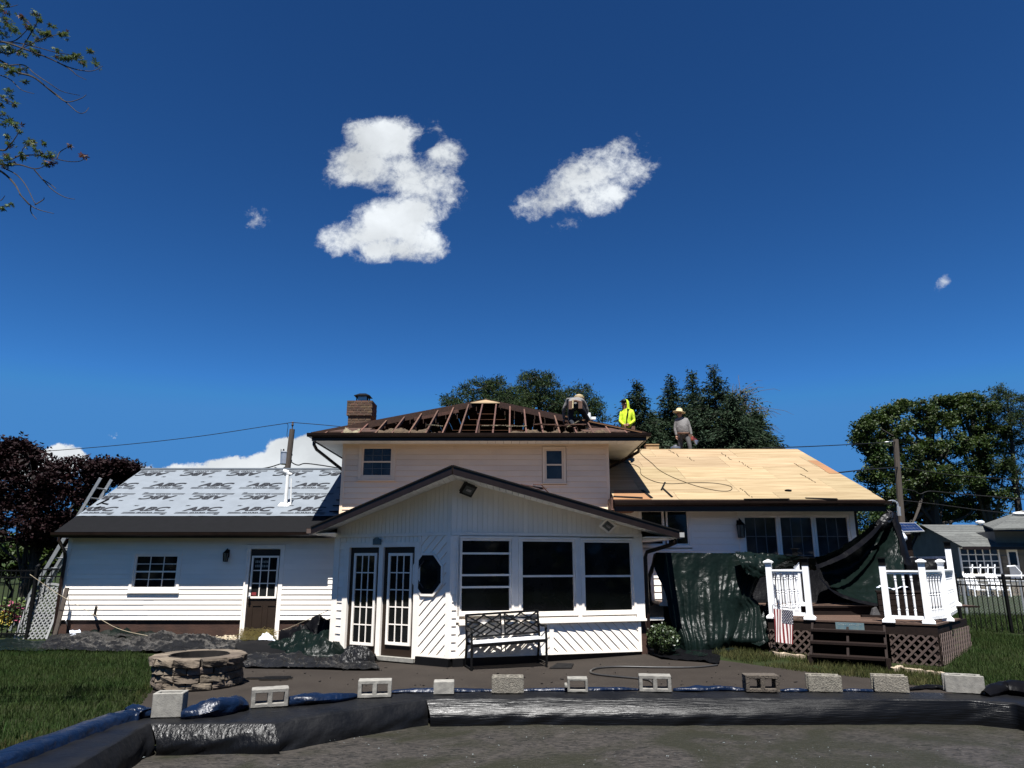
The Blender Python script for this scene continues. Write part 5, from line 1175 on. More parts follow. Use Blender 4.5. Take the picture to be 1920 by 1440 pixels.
# weathered sign on the top step, hammer on the landing, chest behind the railing
fs = Fr(Dp(0, -.115, 0), du); mb = MB(); uS = .80 + (st0 + .35 - .78); fs.box(mb, st0 + .42, st0 + .90, .575, .70, 0, .016); T2 = Thing('step_sign', 'weathered blue plank sign on the top step of the deck', 'sign', Dp(st0 + .66, -.13, .57)); T2.part('board', mb, 'sign_blue')
mb = MB()
for k in range(11): u = st0 + .47 + k * .036; fs.box(mb, u, u + .02, .655 + .006 * math.sin(k * 2.1), .672 + .006 * math.sin(k * 1.3), .0165, .018)
T2.part('worn_lettering', mb, 'sign_mark')
hp = PZ(1636, 1158, D0 + .01); TH = Thing('hand_tool', 'dark hand tool lying on the deck landing', 'tool', hp)
mb = MB(); mb.beam(hp + Vector((-.22, 0, .03)), hp + Vector((.2, -.03, .03)), .07, .04); TH.part('handle', mb, 'deck_dark'); mb = MB(); mb.hexa([hp + Vector(v) for v in ((-.02, -.05, .05), (.14, -.05, .05), (.14, .05, .05), (-.02, .05, .05), (.02, -.03, .17), (.09, -.03, .20), (.09, .03, .20), (.02, .03, .17))]); TH.part('head', mb, 'pants_grey')
hp = PZ(1508, 1163, D0 + .012)
TC = Thing('storage_chest', 'dark slatted storage chest behind the right deck railing', 'chest', (7.75, 14.62, D0)); 
for k in range(4):
    mb = MB(); mb.beam((7.25, 14.7, D0 + .06 + k * .115), (8.02, 14.42, D0 + .06 + k * .115), .03, .105); TC.part('plank', mb, 'deck_dark')
mb = MB(); mb.hexa([(7.23, 14.69, D0 + .48), (8.02, 14.40, D0 + .48), (8.16, 14.72, D0 + .48), (7.36, 15.0, D0 + .48), (7.23, 14.69, D0 + .51), (8.02, 14.40, D0 + .51), (8.16, 14.72, D0 + .51), (7.36, 15.0, D0 + .51)]); TC.part('lid', mb, 'deck_dark')
mb = MB(); mb.hexa([(7.27, 14.73, D0 + .02), (8.02, 14.46, D0 + .02), (8.12, 14.72, D0 + .02), (7.37, 14.98, D0 + .02), (7.27, 14.73, D0 + .478), (8.02, 14.46, D0 + .478), (8.12, 14.72, D0 + .478), (7.37, 14.98, D0 + .478)]); TC.part('body', mb, 'deck_dark')
mb = MB(); c = Vector((7.62, 14.68, D0 + .515)); mb.grid([[c + Vector((-.3 + .6 * i / 12, .08 - .22 * i / 12 + .1 * j / 6, .05 + .04 * fbm((i * .5, j * .4, 3), 3) + .03 * math.sin(i * .9))) for i in range(13)] for j in range(7)]); single('white_cloth', mb, 'tarp_white', 'small white cloth lying on the storage chest', 'cloth', smooth=True)

# ------------------------------------------------------------------ flag on its little stand
fp = PZ(1452, 1232, .08); ft = Vector((5.12, 14.28, .98))
fc = P(1450, 1141, 14.25); fd = P(1486, 1145, 14.05); fw = (fd - fc); hgt = .60
T = Thing('garden_flag', 'small american flag hanging on a stand before the deck lattice', 'flag', (fc.x, fc.y, .08))
mb = MB(); mb.tube([(fc.x - .015, fc.y, .05), fc + Vector((-.015, 0, .05)), fc + Vector((.0, 0, .07)), fc + fw * .55 + Vector((0, 0, .04)), fd + Vector((.04, 0, .04)), fd + Vector((.06, 0, .07))], .006, 6); T.part('stand', mb, 'black_metal')
def fpt(s, t): return fc + fw * s + Vector((0, 0, -hgt * t)) + Vector((.012 * math.sin(s * 9 + t * 2) * t, -.02 * math.sin(s * 8 + t * 3.0), 0)) + Vector((-.03 * t, 0, 0))
ns_ = 13
for k in range(ns_):
    for (t0, t1) in (((0, 1),) if k < 6 else ((.42, 1),)):
        mb = MB(); mb.grid([[fpt((k + i / 3) / ns_, t0 + (t1 - t0) * j / 8) for i in range(4)] for j in range(9)]); T.part('stripe', mb, 'flag_red' if k % 2 == 0 else 'flag_white', smooth=True)
mb = MB(); mb.grid([[fpt((6 + 7 * i / 8) / ns_, .42 * j / 6) for i in range(9)] for j in range(7)]); T.part('canton', mb, 'flag_blue', smooth=True)
mb = MB()
for r in range(9):
    for c_i in range(6 if r % 2 == 0 else 5):
        s = (6 + 7 * ((c_i + (.5 if r % 2 == 0 else 1.0)) / 6)) / ns_; t = .42 * (r + .7) / 9.6; o = fpt(s, t) + Vector((0, -.004, 0)); rr_ = .011; vs = []
        for q in range(10): a = math.pi / 2 + q * math.pi / 5; ra = rr_ if q % 2 == 0 else rr_ * .42; vs.append(o + Vector((ra * math.cos(a), 0, ra * math.sin(a))))
        mb.add(vs, [tuple(range(10))])
T.part('stars', mb, 'flag_white')

# ------------------------------------------------------------------ tarps
def gpt(x, y, lift=.03): v = PZ(x, y, .1); return Vector((v.x, v.y, ground(v.x, v.y) + lift))
def wrinkle(rows, amp, s, seed=0, crease=.0):
    n, m = len(rows), len(rows[0])
    for j in range(n):
        for i in range(m):
            a, b = rows[max(j - 1, 0)][i], rows[min(j + 1, n - 1)][i]; c, d = rows[j][max(i - 1, 0)], rows[j][min(i + 1, m - 1)]
            nn = (b - a).cross(d - c)
            if nn.length < 1e-9: continue
            nn.normalize(); p = rows[j][i]; w = fbm((p.x * s + seed, p.y * s, p.z * s), 4); w2 = (1 - abs(fbm((p.x * s * 1.7, p.y * s * 1.7 + seed, p.z * s * 1.7), 3)) * 2)
            rows[j][i] = p.copy(); rows[j][i].freeze() if False else None
            rows[j][i] = p + nn * (amp * w + crease * max(0, w2 - .4))
    return rows
def tarp(name, ctrl, nu, nv, amp, s, mat, label, seed=0, crease=0, cat='tarp', post=None):
    rows = surf(ctrl, nu, nv)
    if post: rows = [[post(i / (len(r) - 1), j / (len(rows) - 1), p) for i, p in enumerate(r)] for j, r in enumerate(rows)]
    rows = wrinkle([[p.copy() for p in r] for r in rows], amp, s, seed, crease)
    mb = MB().grid(rows); return single(name, mb, mat, label, cat, smooth=True, loc=rows[len(rows) // 2][len(rows[0]) // 2])
# sheet hung over the upper railing
def folds(u, t, p):
    w = .2 * t ** .8 * fbm((u * 4.3 + .25 * t * (u - .5), t * .55, 3.3), 3) + .045 * t ** .6 * fbm((u * 13 + .5 * t * (u - .5), t * .8, 8.1), 3) + .010 * fbm((u * 34, t * 1.6, 2.0), 2) * (.35 + .65 * t)
    return p + Vector((0, -w - .0, 0))
tarp('hung_tarp', [[P(1230, 1036, 15.45), P(1290, 1036.5, 15.45), P(1345, 1037, 15.45), P(1390, 1037, 15.45), P(1443, 1039, 15.45)],
                   [P(1226, 1062, 15.32), P(1284, 1075, 15.30), P(1344, 1078, 15.3), P(1392, 1075, 15.3), P(1432, 1070, 15.35)],
                   [P(1246, 1110, 15.1), P(1288, 1120, 15.1), P(1342, 1122, 15.05), P(1385, 1118, 15.1), P(1412, 1116, 15.2)],
                   [P(1254, 1155, 14.9), P(1292, 1163, 14.9), P(1345, 1165, 14.85), P(1398, 1150, 15.0), P(1424, 1135, 15.1)],
                   [P(1266, 1192, 14.8), P(1300, 1198, 14.62), P(1345, 1197, 14.62), P(1388, 1200, 14.6), P(1436, 1200, 14.58)],
                   [gpt(1268, 1220, .02), gpt(1303, 1223, .02), gpt(1345, 1222, .02), gpt(1392, 1220, .02), gpt(1440, 1221, .02)]], 30, 16, .014, 3.2, 'tarp_green', 'dark green tarp draped over the deck railing down to the grass', 2, .014, post=folds)
tarp('folded_tarp', [[P(1378, 1036, 15.25), P(1405, 1035, 15.25), P(1440, 1038, 15.2), P(1475, 1041, 15.3), P(1530, 1046, 15.5)],
                     [P(1386, 1052, 15.0), P(1415, 1056, 14.95), P(1442, 1058, 15.0), P(1480, 1056, 15.4), P(1530, 1056, 15.6)],
                     [P(1400, 1075, 14.95), P(1420, 1082, 14.9), P(1442, 1078, 15.0), P(1480, 1068, 15.55), P(1530, 1068, 15.8)]], 12, 10, .05, 5, 'tarp_green', 'bunched upper flap of the green tarp left of the white post', 4, .04)
tarp('tarp_wing', [[P(1400, 1195, 14.75), P(1425, 1160, 14.9), P(1440, 1120, 15.05), P(1446, 1100, 15.1)],
                   [P(1408, 1204, 14.6), P(1432, 1180, 14.75), P(1446, 1150, 14.95), P(1450, 1130, 15.0)],
                   [P(1424, 1212, 14.45), P(1440, 1200, 14.6), P(1449, 1180, 14.75), P(1453, 1160, 14.9)]], 8, 8, .03, 5, 'tarp_green', 'green tarp wing sloping down beside the left deck lattice', 6)
tarp('tarp_flap', [[P(1231, 1037, 15.5), P(1228, 1037, 15.7), P(1226, 1040, 15.9)], [P(1220, 1095, 15.45), P(1216, 1095, 15.6), P(1214, 1090, 15.8)], [P(1226, 1133, 15.3), P(1221, 1135, 15.45), P(1217, 1128, 15.6)]], 6, 10, .03, 4, 'tarp_black', 'black tarp edge hanging at the left end of the deck railing', 8)
# skirt of the tarp lying on the ground by the bush
def gpt(x, y, lift=.03): v = PZ(x, y, .1); return Vector((v.x, v.y, ground(v.x, v.y) + lift))
tarp('ground_tarp', [[gpt(1262, 1214, .10), gpt(1310, 1216, .10), gpt(1360, 1215, .10), gpt(1400, 1215, .08)],
                     [gpt(1255, 1221), gpt(1310, 1223), gpt(1360, 1221), gpt(1385, 1220)],
                     [gpt(1262, 1229), gpt(1300, 1231), gpt(1335, 1228), gpt(1352, 1225)]], 12, 6, .03, 4, 'tarp_green', 'tail of the green tarp spread on the ground by the bush', 3, .03)
tarp('ground_tarp', [[gpt(1215, 1216), gpt(1270, 1214), gpt(1310, 1216), gpt(1345, 1222)], [gpt(1212, 1224), gpt(1270, 1225), gpt(1315, 1226), gpt(1350, 1230)], [gpt(1240, 1232), gpt(1280, 1234), gpt(1320, 1236), gpt(1345, 1239)]], 12, 6, .03, 4, 'tarp_black', 'black sheet scraps lying between the bush and the grass', 5, .02)
tarp('pale_sheet', [[gpt(1352, 1207, .06), gpt(1378, 1200, .12), gpt(1400, 1203, .08), gpt(1430, 1207, .06)], [gpt(1346, 1211), gpt(1372, 1207), gpt(1400, 1208), gpt(1426, 1211)]], 8, 4, .03, 6, 'tarp_grey', 'pale crumpled edge of the tarp on the grass', 9, .02)
# sling of tarp tied to the right eave corner
m_ = .0
tarp('slung_tarp', [[P(1528, 1047, 15.6), P(1575, 1027, 16.0), P(1622, 994, 16.6), P(1650, 970, 17.0), P(1664, 957, 17.15)],
                    [P(1532, 1057, 16.1), P(1588, 1038, 16.6), P(1632, 1004, 17.0), P(1654, 977, 17.1), P(1667, 958, 17.16)],
                    [P(1540, 1072, 16.5), P(1598, 1060, 16.9), P(1640, 1026, 17.1), P(1662, 990, 17.1), P(1671, 960, 17.1)],
                    [P(1550, 1092, 16.3), P(1602, 1088, 16.4), P(1648, 1058, 16.5), P(1672, 1015, 16.8), P(1675, 966, 17.05)],
                    [P(1566, 1106, 15.9), P(1610, 1112, 15.9), P(1652, 1096, 16.0), P(1680, 1045, 16.5), P(1678, 975, 17.0)],
                    [P(1582, 1118, 15.6), P(1622, 1130, 15.5), P(1660, 1135, 15.5), P(1694, 1080, 16.2), P(1684, 985, 16.95)]], 14, 10, .035, 4.5, 'tarp_green', 'green tarp slung from the right eave corner down to the deck', 11, .03)
tarp('tarp_hem', [[P(1528, 1060, 15.45), P(1575, 1040, 15.8), P(1625, 1004, 16.4), P(1658, 972, 16.95)], [P(1534, 1066, 15.4), P(1585, 1045, 15.75), P(1632, 1010, 16.35), P(1660, 976, 16.95)]], 14, 4, .02, 5, 'tarp_black', 'black folded hem of the slung tarp', 14)
tarp('tarp_hem', [[P(1536, 1080, 15.5), P(1562, 1106, 15.45), P(1610, 1124, 15.4), P(1665, 1134, 15.4)], [P(1538, 1086, 15.45), P(1564, 1112, 15.4), P(1610, 1130, 15.35), P(1665, 1139, 15.35)]], 14, 4, .02, 6, 'tarp_black', 'black lower hem of the slung tarp above the landing', 15)
tarp('tarp_knot', [[P(1636, 985, 16.9), P(1650, 972, 16.9), P(1663, 957, 17.0), P(1668, 955, 17.1)], [P(1641, 992, 16.85), P(1655, 982, 16.8), P(1666, 970, 16.85), P(1671, 960, 17.0)], [P(1650, 996, 16.95), P(1661, 989, 16.85), P(1670, 978, 16.9), P(1674, 964, 17.05)]], 8, 6, .06, 7, 'tarp_grey', 'bright crumpled peak of the tarp tied at the eave corner', 17, .05)
tarp('tarp_tail', [[P(1664, 958, 17.1), P(1674, 958, 17.1), P(1680, 962, 17.1)], [P(1684, 1010, 16.7), P(1692, 1012, 16.7), P(1697, 1012, 16.8)], [P(1690, 1055, 16.4), P(1702, 1060, 16.4), P(1710, 1060, 16.5)]], 6, 12, .03, 4, 'tarp_black', 'black tail of the tarp hanging from the eave corner', 19)
tarp('rail_tarp', [[P(1640, 1058, 17.0), P(1680, 1048, 17.1), P(1720, 1047, 17.1), P(1775, 1050, 17.0)], [P(1638, 1064, 16.8), P(1680, 1054, 16.9), P(1720, 1054, 16.9), P(1775, 1057, 16.8)], [P(1642, 1100, 16.7), P(1680, 1095, 16.8), P(1722, 1095, 16.8), P(1778, 1095, 16.7)], [P(1645, 1140, 16.6), P(1685, 1135, 16.7), P(1725, 1135, 16.7), P(1780, 1130, 16.6)]], 14, 8, .05, 4, 'tarp_black', 'black tarp heaped over the back railing of the deck', 21, .04)
tarp('black_sheet', [[P(1395, 1045, 16.9), P(1480, 1043, 17.0), P(1560, 1046, 17.1), P(1650, 1030, 17.2)], [P(1400, 1080, 16.8), P(1480, 1080, 16.85), P(1560, 1085, 16.9), P(1650, 1085, 17.0)], [P(1405, 1140, 16.5), P(1480, 1141, 16.5), P(1560, 1141, 16.5), P(1650, 1141, 16.6)]], 14, 10, .02, 2.5, 'tarp_black', 'black sheet hanging behind the slung tarp over the deck doors', 51, .0)
# sheets on the ground in front of the left wing
def gl(x, y, lift=.02): v = PZ(x, y, .02); return Vector((v.x, v.y, v.z + lift))
def lump(a, s, seed): return lambda u, t, p: p + Vector((0, 0, 1.5 * a * (math.sin(math.pi * t) ** .7) * min(1, 6 * u, 6 * (1 - u)) * (max(0, fbm((p.x * s + seed, p.y * s * 1.6, seed), 3) + .25) + .35 * max(0, .5 - 2.4 * abs(fbm((p.x * s * 2.3 + seed, p.y * s * 3, seed + 5), 2))))))
tarp('ground_tarp', [[gl(95, 1202, .15), gl(190, 1200, .1), gl(300, 1202, .1), gl(400, 1205), gl(470, 1208)], [gl(80, 1211, .05), gl(190, 1210, .05), gl(300, 1211, .06), gl(400, 1213, .05), gl(500, 1214)], [gl(70, 1219), gl(190, 1222), gl(300, 1223), gl(400, 1226), gl(520, 1222)]], 60, 16, .03, 4, 'tarp_grey', 'long grey sheet crumpled on the ground below the left wing', 31, .04, post=lump(.14, 1.1, 3))
tarp('ground_tarp', [[gl(-40, 1207, .05), gl(20, 1205, .08), gl(70, 1208, .06), gl(105, 1206, .05)], [gl(-50, 1214), gl(20, 1214), gl(70, 1216), gl(110, 1214)], [gl(-60, 1222), gl(20, 1222), gl(70, 1222), gl(108, 1220)]], 14, 8, .03, 4, 'tarp_green', 'green and grey sheet edge lying before the left fence', 33, .03)
tarp('ground_tarp', [[gl(160, 1196, .1), gl(205, 1192, .15), gl(260, 1198, .1), gl(300, 1200)], [gl(150, 1204, .1), gl(205, 1203, .12), gl(260, 1206, .08), gl(310, 1208)]], 14, 6, .04, 4, 'tarp_green', 'green tarp scrap under the left window foundation', 35, .04, post=lump(.12, 2, 5))
tarp('ground_tarp', [[gl(235, 1198, .12), gl(275, 1193, .2), gl(310, 1197, .15), gl(340, 1202, .05)], [gl(225, 1207, .06), gl(275, 1206, .1), gl(310, 1208, .08), gl(345, 1210)]], 12, 6, .05, 4, 'tarp_green', 'second green tarp scrap at the foot of the brown foundation', 37, .04)
tarp('ground_tarp', [[gl(445, 1215, .12), gl(490, 1213, .15), gl(525, 1214, .12)], [gl(440, 1224, .12), gl(490, 1222, .15), gl(530, 1222, .1)], [gl(455, 1232), gl(500, 1231), gl(545, 1230)]], 10, 8, .02, 3, 'felt', 'flat piece of black roofing felt beside the brown back door', 39)
tarp('ground_tarp', [[gl(455, 1228), gl(530, 1226), gl(600, 1226), gl(660, 1228), gl(690, 1234)], [gl(450, 1240), gl(530, 1240), gl(600, 1240), gl(660, 1242), gl(705, 1246)], [gl(460, 1252), gl(530, 1253), gl(600, 1254), gl(660, 1256), gl(712, 1256)]], 40, 16, .02, 4, 'tarp_grey', 'grey weathered sheet spread on the patio before the french doors', 41, .025, post=lump(.09, 1.6, 9))
tarp('white_cloth', [[gl(128, 1199, .18), gl(145, 1198, .2), gl(155, 1205, .14)], [gl(132, 1207, .1), gl(152, 1208, .1), gl(172, 1212, .08)]], 8, 6, .03, 6, 'tarp_white', 'crumpled white cloth on the grey sheet at the left corner', 43, .03)
tarp('white_cloth', [[gl(485, 1205, .1), gl(500, 1200, .16), gl(512, 1206, .1)], [gl(483, 1212, .08), gl(500, 1210, .1), gl(520, 1212, .06)]], 8, 6, .04, 6, 'tarp_white', 'small white rag before the brown back door', 44, .03)
# green pile against the sunroom corner
def heap(cx, cy, rx, ry, h, mat, label, seed, yd=None):
    c = gl(cx, cy); rows = []; n = 56
    for j in range(n + 1):
        r = []
        for i in range(n + 1):
            u, v = i / n * 2 - 1, j / n * 2 - 1; rr2 = (u * u + v * v) * (1 + .5 * noise.noise(Vector((u * 1.4 + seed, v * 1.4, 2)))); k = max(0, 1 - rr2) ** .6; f = fbm((u * 1.3 + seed, v * 1.3, seed), 2); f2 = max(0, 1 - 5 * abs(fbm((u * 1.9 + seed, v * 1.9, 7 + seed), 2))) + .5 * max(0, 1 - 6 * abs(fbm((u * 4 + seed, v * 3.2, 3 + seed), 2)))
            r.append(c + Vector((u * rx * (1 + .15 * f), v * ry, h * k * (.8 + .5 * f) + .055 * f2 * min(1, 3 * k) + .01)))
        rows.append(r)
    mb = MB().grid(rows); return single('tarp_heap', mb, mat, label, 'tarp', smooth=True, loc=c)
heap(600, 1229, .66, .5, .36, 'tarp_green', 'green tarp heap nearest to the french doors', 2)
heap(552, 1222, .55, .45, .30, 'tarp_green', 'green tarp heap on the side of the back door', 6)
heap(601, 1214, .80, .5, .66, 'tarp_black', 'tall dark tarp mound against the sunroom corner', 11)
heap(668, 1243, .35, .28, .22, 'tarp_grey', 'small grey crumpled sheet at the french door step', 13)

# ------------------------------------------------------------------ small things on the ground
mb = MB(); hpx = [(1345, 1240), (1300, 1243), (1230, 1243), (1160, 1242), (1120, 1244), (1107, 1249), (1115, 1254), (1150, 1258), (1205, 1263), (1222, 1268), (1228, 1280)]
pts = catmull([gpt(x, y, .02) for x, y in hpx], 6); mb.tube(pts, .018, 6); single('garden_hose', mb, 'hose', 'dark hose looped on the patio right of the bench', 'hose', smooth=True)
q = [gp(1030, 1255), gp(1072, 1255), gp(1076, 1248), gp(1045, 1247)]; mb = MB(); mb.prism([(x, y, ground(x, y) + .008) for x, y in q], (0, 0, .012)); single('felt_scrap', mb, 'felt', 'flat brown scrap of roofing felt on the patio by the bench', 'roofing scrap')
mb = MB()
for (x, y, l) in ((505, 1272, .35), (520, 1270, .2), (512, 1274, .22)): v = gl(x, y, .006); mb.beam(v - Vector((l, 0, 0)), v + Vector((l, .04, 0)), .07, .012)
single('felt_scrap', mb, 'felt', 'dark strips of felt on the patio right of the fire pit', 'roofing scrap')
mb = MB()
for k in range(70):
    x, y = rnd.uniform(470, 1500), rnd.uniform(1246, 1290); v = PZ(x, y, .01)
    if v.y < 9.1: continue
    v.z = ground(v.x, v.y) + .012; a = rnd.uniform(0, 3.1); l = rnd.uniform(.006, .04) * rnd.random(); w_ = rnd.uniform(.006, .03); mb.beam(v - Vector((math.cos(a) * l, math.sin(a) * l, 0)), v + Vector((math.cos(a) * l, math.sin(a) * l, .003)), w_, .006)
o = single('debris', mb, 'felt', 'specks of roofing debris scattered over the patio', 'debris', loc=(0, 12, 0)); o['kind'] = 'stuff'
# pebbles and straw by the back door
mb = MB()
for k in range(420):
    x, y = rnd.uniform(360, 443), rnd.uniform(1197, 1207); v = gl(x, y, .03 + .05 * rnd.random()); r = rnd.uniform(.015, .042); mb.ball(v, (r, r * .8, r * .6), 6, 4, .3, k)
o = single('pebbles', mb, 'pebble', 'tan pebbles spilling along the foundation left of the back door', 'pebbles', loc=gl(400, 1202)); o['kind'] = 'stuff'
mb = MB()
for k in range(1500):
    x = rnd.uniform(du0 - .02, du1 + .02); v = fl.p(x, .03 + rnd.random() * .25 * rnd.random() ** .3, .06 + rnd.random() * .22); a, e = rnd.uniform(0, 6.3), rnd.uniform(-.5, .5); l = rnd.uniform(.04, .12); d = Vector((math.cos(a) * l, math.sin(a) * l * .4, e * l)); mb.add([v, v + d, v + d + Vector((0, -.002, .006)), v + Vector((0, -.002, .006))], [(0, 1, 2, 3)])
o = single('straw', mb, 'straw', 'yellow straw heaped at the foot of the brown back door', 'straw', loc=fl.p((du0 + du1) / 2, .0, .1)); o['kind'] = 'stuff'
# stone edging of the deck
for i, (a, b, lab) in enumerate((((1672, 1248), (1690, 1244), 'short pale edging stone at the foot of the deck stairs'), ((1690, 1247), (1768, 1256), 'long pale edging slab below the deck lattice'), ((1450, 1227), (1508, 1231), 'thin pale edging slab below the left deck lattice'))):
    p, q = gpt(*a, .03), gpt(*b, .03); mb = MB(); n = 8
    rows = []
    for k in range(n + 1):
        c = p.lerp(q, k / n); j = .02 * fbm((k * .9, i * 3, 2), 3); rows.append([c + Vector((0, -.06 + j, -.06)), c + Vector((0, -.06 + j, .03 + j)), c + Vector((0, .05, .035 + j)), c + Vector((0, .06, -.06))])
    mb.grid(rows); single('edging_stone', mb, 'pebble', lab, 'edging stone', 'edging stones round the deck')
# leaning timber, sticks, rods and ropes at the left corner
a, b = PZ(100, 1204, .0), P(126, 1102, 17.45); mb = MB(); mb.beam(a, b, .09, .04, (0, 1, 0)); single('leaning_plank', mb, 'pole_wood', 'reddish brown plank leaning against the left house corner', 'plank')
a, b = PZ(168, 1196, .0), P(181, 1137, 17.5); mb = MB(); mb.beam(a, b, .05, .03, (0, 1, 0)); single('leaning_stick', mb, 'pole_wood', 'grey stick leaning on the siding below the left window', 'stick')
for (x0, y0, x1, y1), lab in (((133, 1194, 127, 1110), 'thin pale rod upright beside the leaning plank'), ((133, 1193, 123, 1163), 'short pale rod tilted beside the leaning plank')):
    mb = MB(); mb.tube([PZ(x0, y0, .02), P(x1, y1, 17.5)], .012, 6); single('metal_rod', mb, 'alu', lab, 'rod')
def rope(ptsx, r, mat, label, Yf): mb = MB(); mb.tube(catmull([P(x, y, Y) for (x, y), Y in zip(ptsx, Yf)], 6), r, 5); single('rope', mb, mat, label, 'rope', smooth=True)
rope([(56, 1077), (108, 1113), (160, 1143), (220, 1178), (282, 1193)], .0055, 'wire_white', 'pale rope sagging from the fence post across the left wall', [17.0, 17.2, 17.2, 17.1, 16.9])
rope([(513, 1185), (540, 1178), (585, 1158), (617, 1144)], .007, 'wire_white', 'thin orange line from the back door to the sunroom corner', [16.9, 16.6, 15.6, 14.9])
rope([(245, 1222), (275, 1230), (300, 1236)], .008, 'wire_white', 'end of a yellow rope lying at the grass edge', [15.5, 15.1, 14.8])
# bush
def leaves(mb, cen, nrm_, size, shape=4):
    pass
# ------------------------------------------------------------------ foliage helpers
rng = np.random.default_rng(5)
def quads_mesh(name, verts, mat, k=4):
    verts = np.asarray(verts, dtype=np.float32).reshape(-1, 3); n = len(verts); f = n // k
    me = bpy.data.meshes.new(name); me.vertices.add(n); me.vertices.foreach_set('co', verts.ravel()); me.loops.add(n); me.loops.foreach_set('vertex_index', np.arange(n, dtype=np.int32))
    me.polygons.add(f); me.polygons.foreach_set('loop_start', np.arange(0, n, k, dtype=np.int32)); me.polygons.foreach_set('loop_total', np.full(f, k, dtype=np.int32))
    for m in (mat if isinstance(mat, list) else [mat]): me.materials.append(MATS[m])
    me.update(calc_edges=True); me.validate(); return me
def leafquads(c, size, elong=1.6, flat=.5, dirs=None):
    n = len(c); nrm = rng.normal(size=(n, 3)); nrm[:, 2] = np.abs(nrm[:, 2]) + flat; nrm /= np.linalg.norm(nrm, axis=1, keepdims=True)
    d = rng.normal(size=(n, 3)) if dirs is None else dirs + rng.normal(size=(n, 3)) * .35
    a = np.cross(nrm, d); a /= np.linalg.norm(a, axis=1, keepdims=True) + 1e-9; b = np.cross(nrm, a) if dirs is None else d / (np.linalg.norm(d, axis=1, keepdims=True) + 1e-9)
    s = np.asarray(size).reshape(-1, 1) * rng.uniform(.6, 1.3, (n, 1)); a = a * s / elong; b = b * s
    return np.stack([c - b * .9, c + a * .8 - b * .1, c + b * 1.0, c - a * .8 - b * .1], axis=1)
def crown_points(blobs, nclump, nleaf, spread, hollow=.55):
    pts = []
    for c, r in blobs:
        c, r = np.array(c), np.array(r)
        d = rng.normal(size=(nclump, 3)); d /= np.linalg.norm(d, axis=1, keepdims=True); q = rng.uniform(hollow, 1.0, (nclump, 1)) ** .6
        cl = c + d * q * r
        cl = cl[cl[:, 2] > c[2] - r[2] * .85]
        sp = spread * rng.uniform(.5, 1.3, (len(cl), 1, 1)); p = cl[:, None, :] + np.clip(rng.normal(size=(len(cl), nleaf, 3)), -1.7, 1.7) * sp * np.array([1, 1, .62]); pts.append(p.reshape(-1, 3))
    return np.concatenate(pts)
def branch_mesh(mb, base, top, r0, nb, blobs, seed=1):
    r_ = random.Random(seed); base, top = Vector(base), Vector(top); n = 8
    tr = [base.lerp(top, i / n) + Vector((r_.uniform(-.12, .12), r_.uniform(-.12, .12), 0)) * (i > 0) for i in range(n + 1)]; mb.tube(tr, [r0 * (1.15 - i / n * .9) for i in range(n + 1)], 8)
    for k in range(nb):
        c, r = blobs[k % len(blobs)]; t = tr[min(n, 2 + int(r_.random() * (n - 2)))]; e = Vector(c) + Vector((r_.uniform(-.8, .8) * r[0], r_.uniform(-.8, .8) * r[1], r_.uniform(-.3, .85) * r[2]))
        m = t.lerp(e, .5) + Vector((0, 0, -.06 * (e - t).length)) + Vector((r_.uniform(-.3, .3),) * 3); mb.tube(catmull([t, m, e], 4), [r0 * .32 * (1 - j / 9.5) for j in range(9)], 5)
def tree(name, label, cat, base, top, r0, blobs, nclump, nleaf, spread, leaf, mat, nb=14, bark='bark', group=None, hollow=.5, elong=1.6, flat=.5, seed=1):
    T = Thing(name, label, cat, base, group); mb = MB(); branch_mesh(mb, base, top, r0, nb, blobs, seed); T.part('trunk', mb, bark)
    p = crown_points(blobs, nclump, nleaf, spread, hollow); me = quads_mesh('crown', leafquads(p, leaf, elong, flat) - np.array(T.loc), mat); T.part('crown', me, mat); return T
def bl(x, y, Y, rx, ry, rd=None):   # a crown blob given by its picture place, depth and picture radii
    p = P(x, y, Y); k = Y / FPX * .985; return (tuple(p), (rx * k, (rd or rx) * k, ry * k))
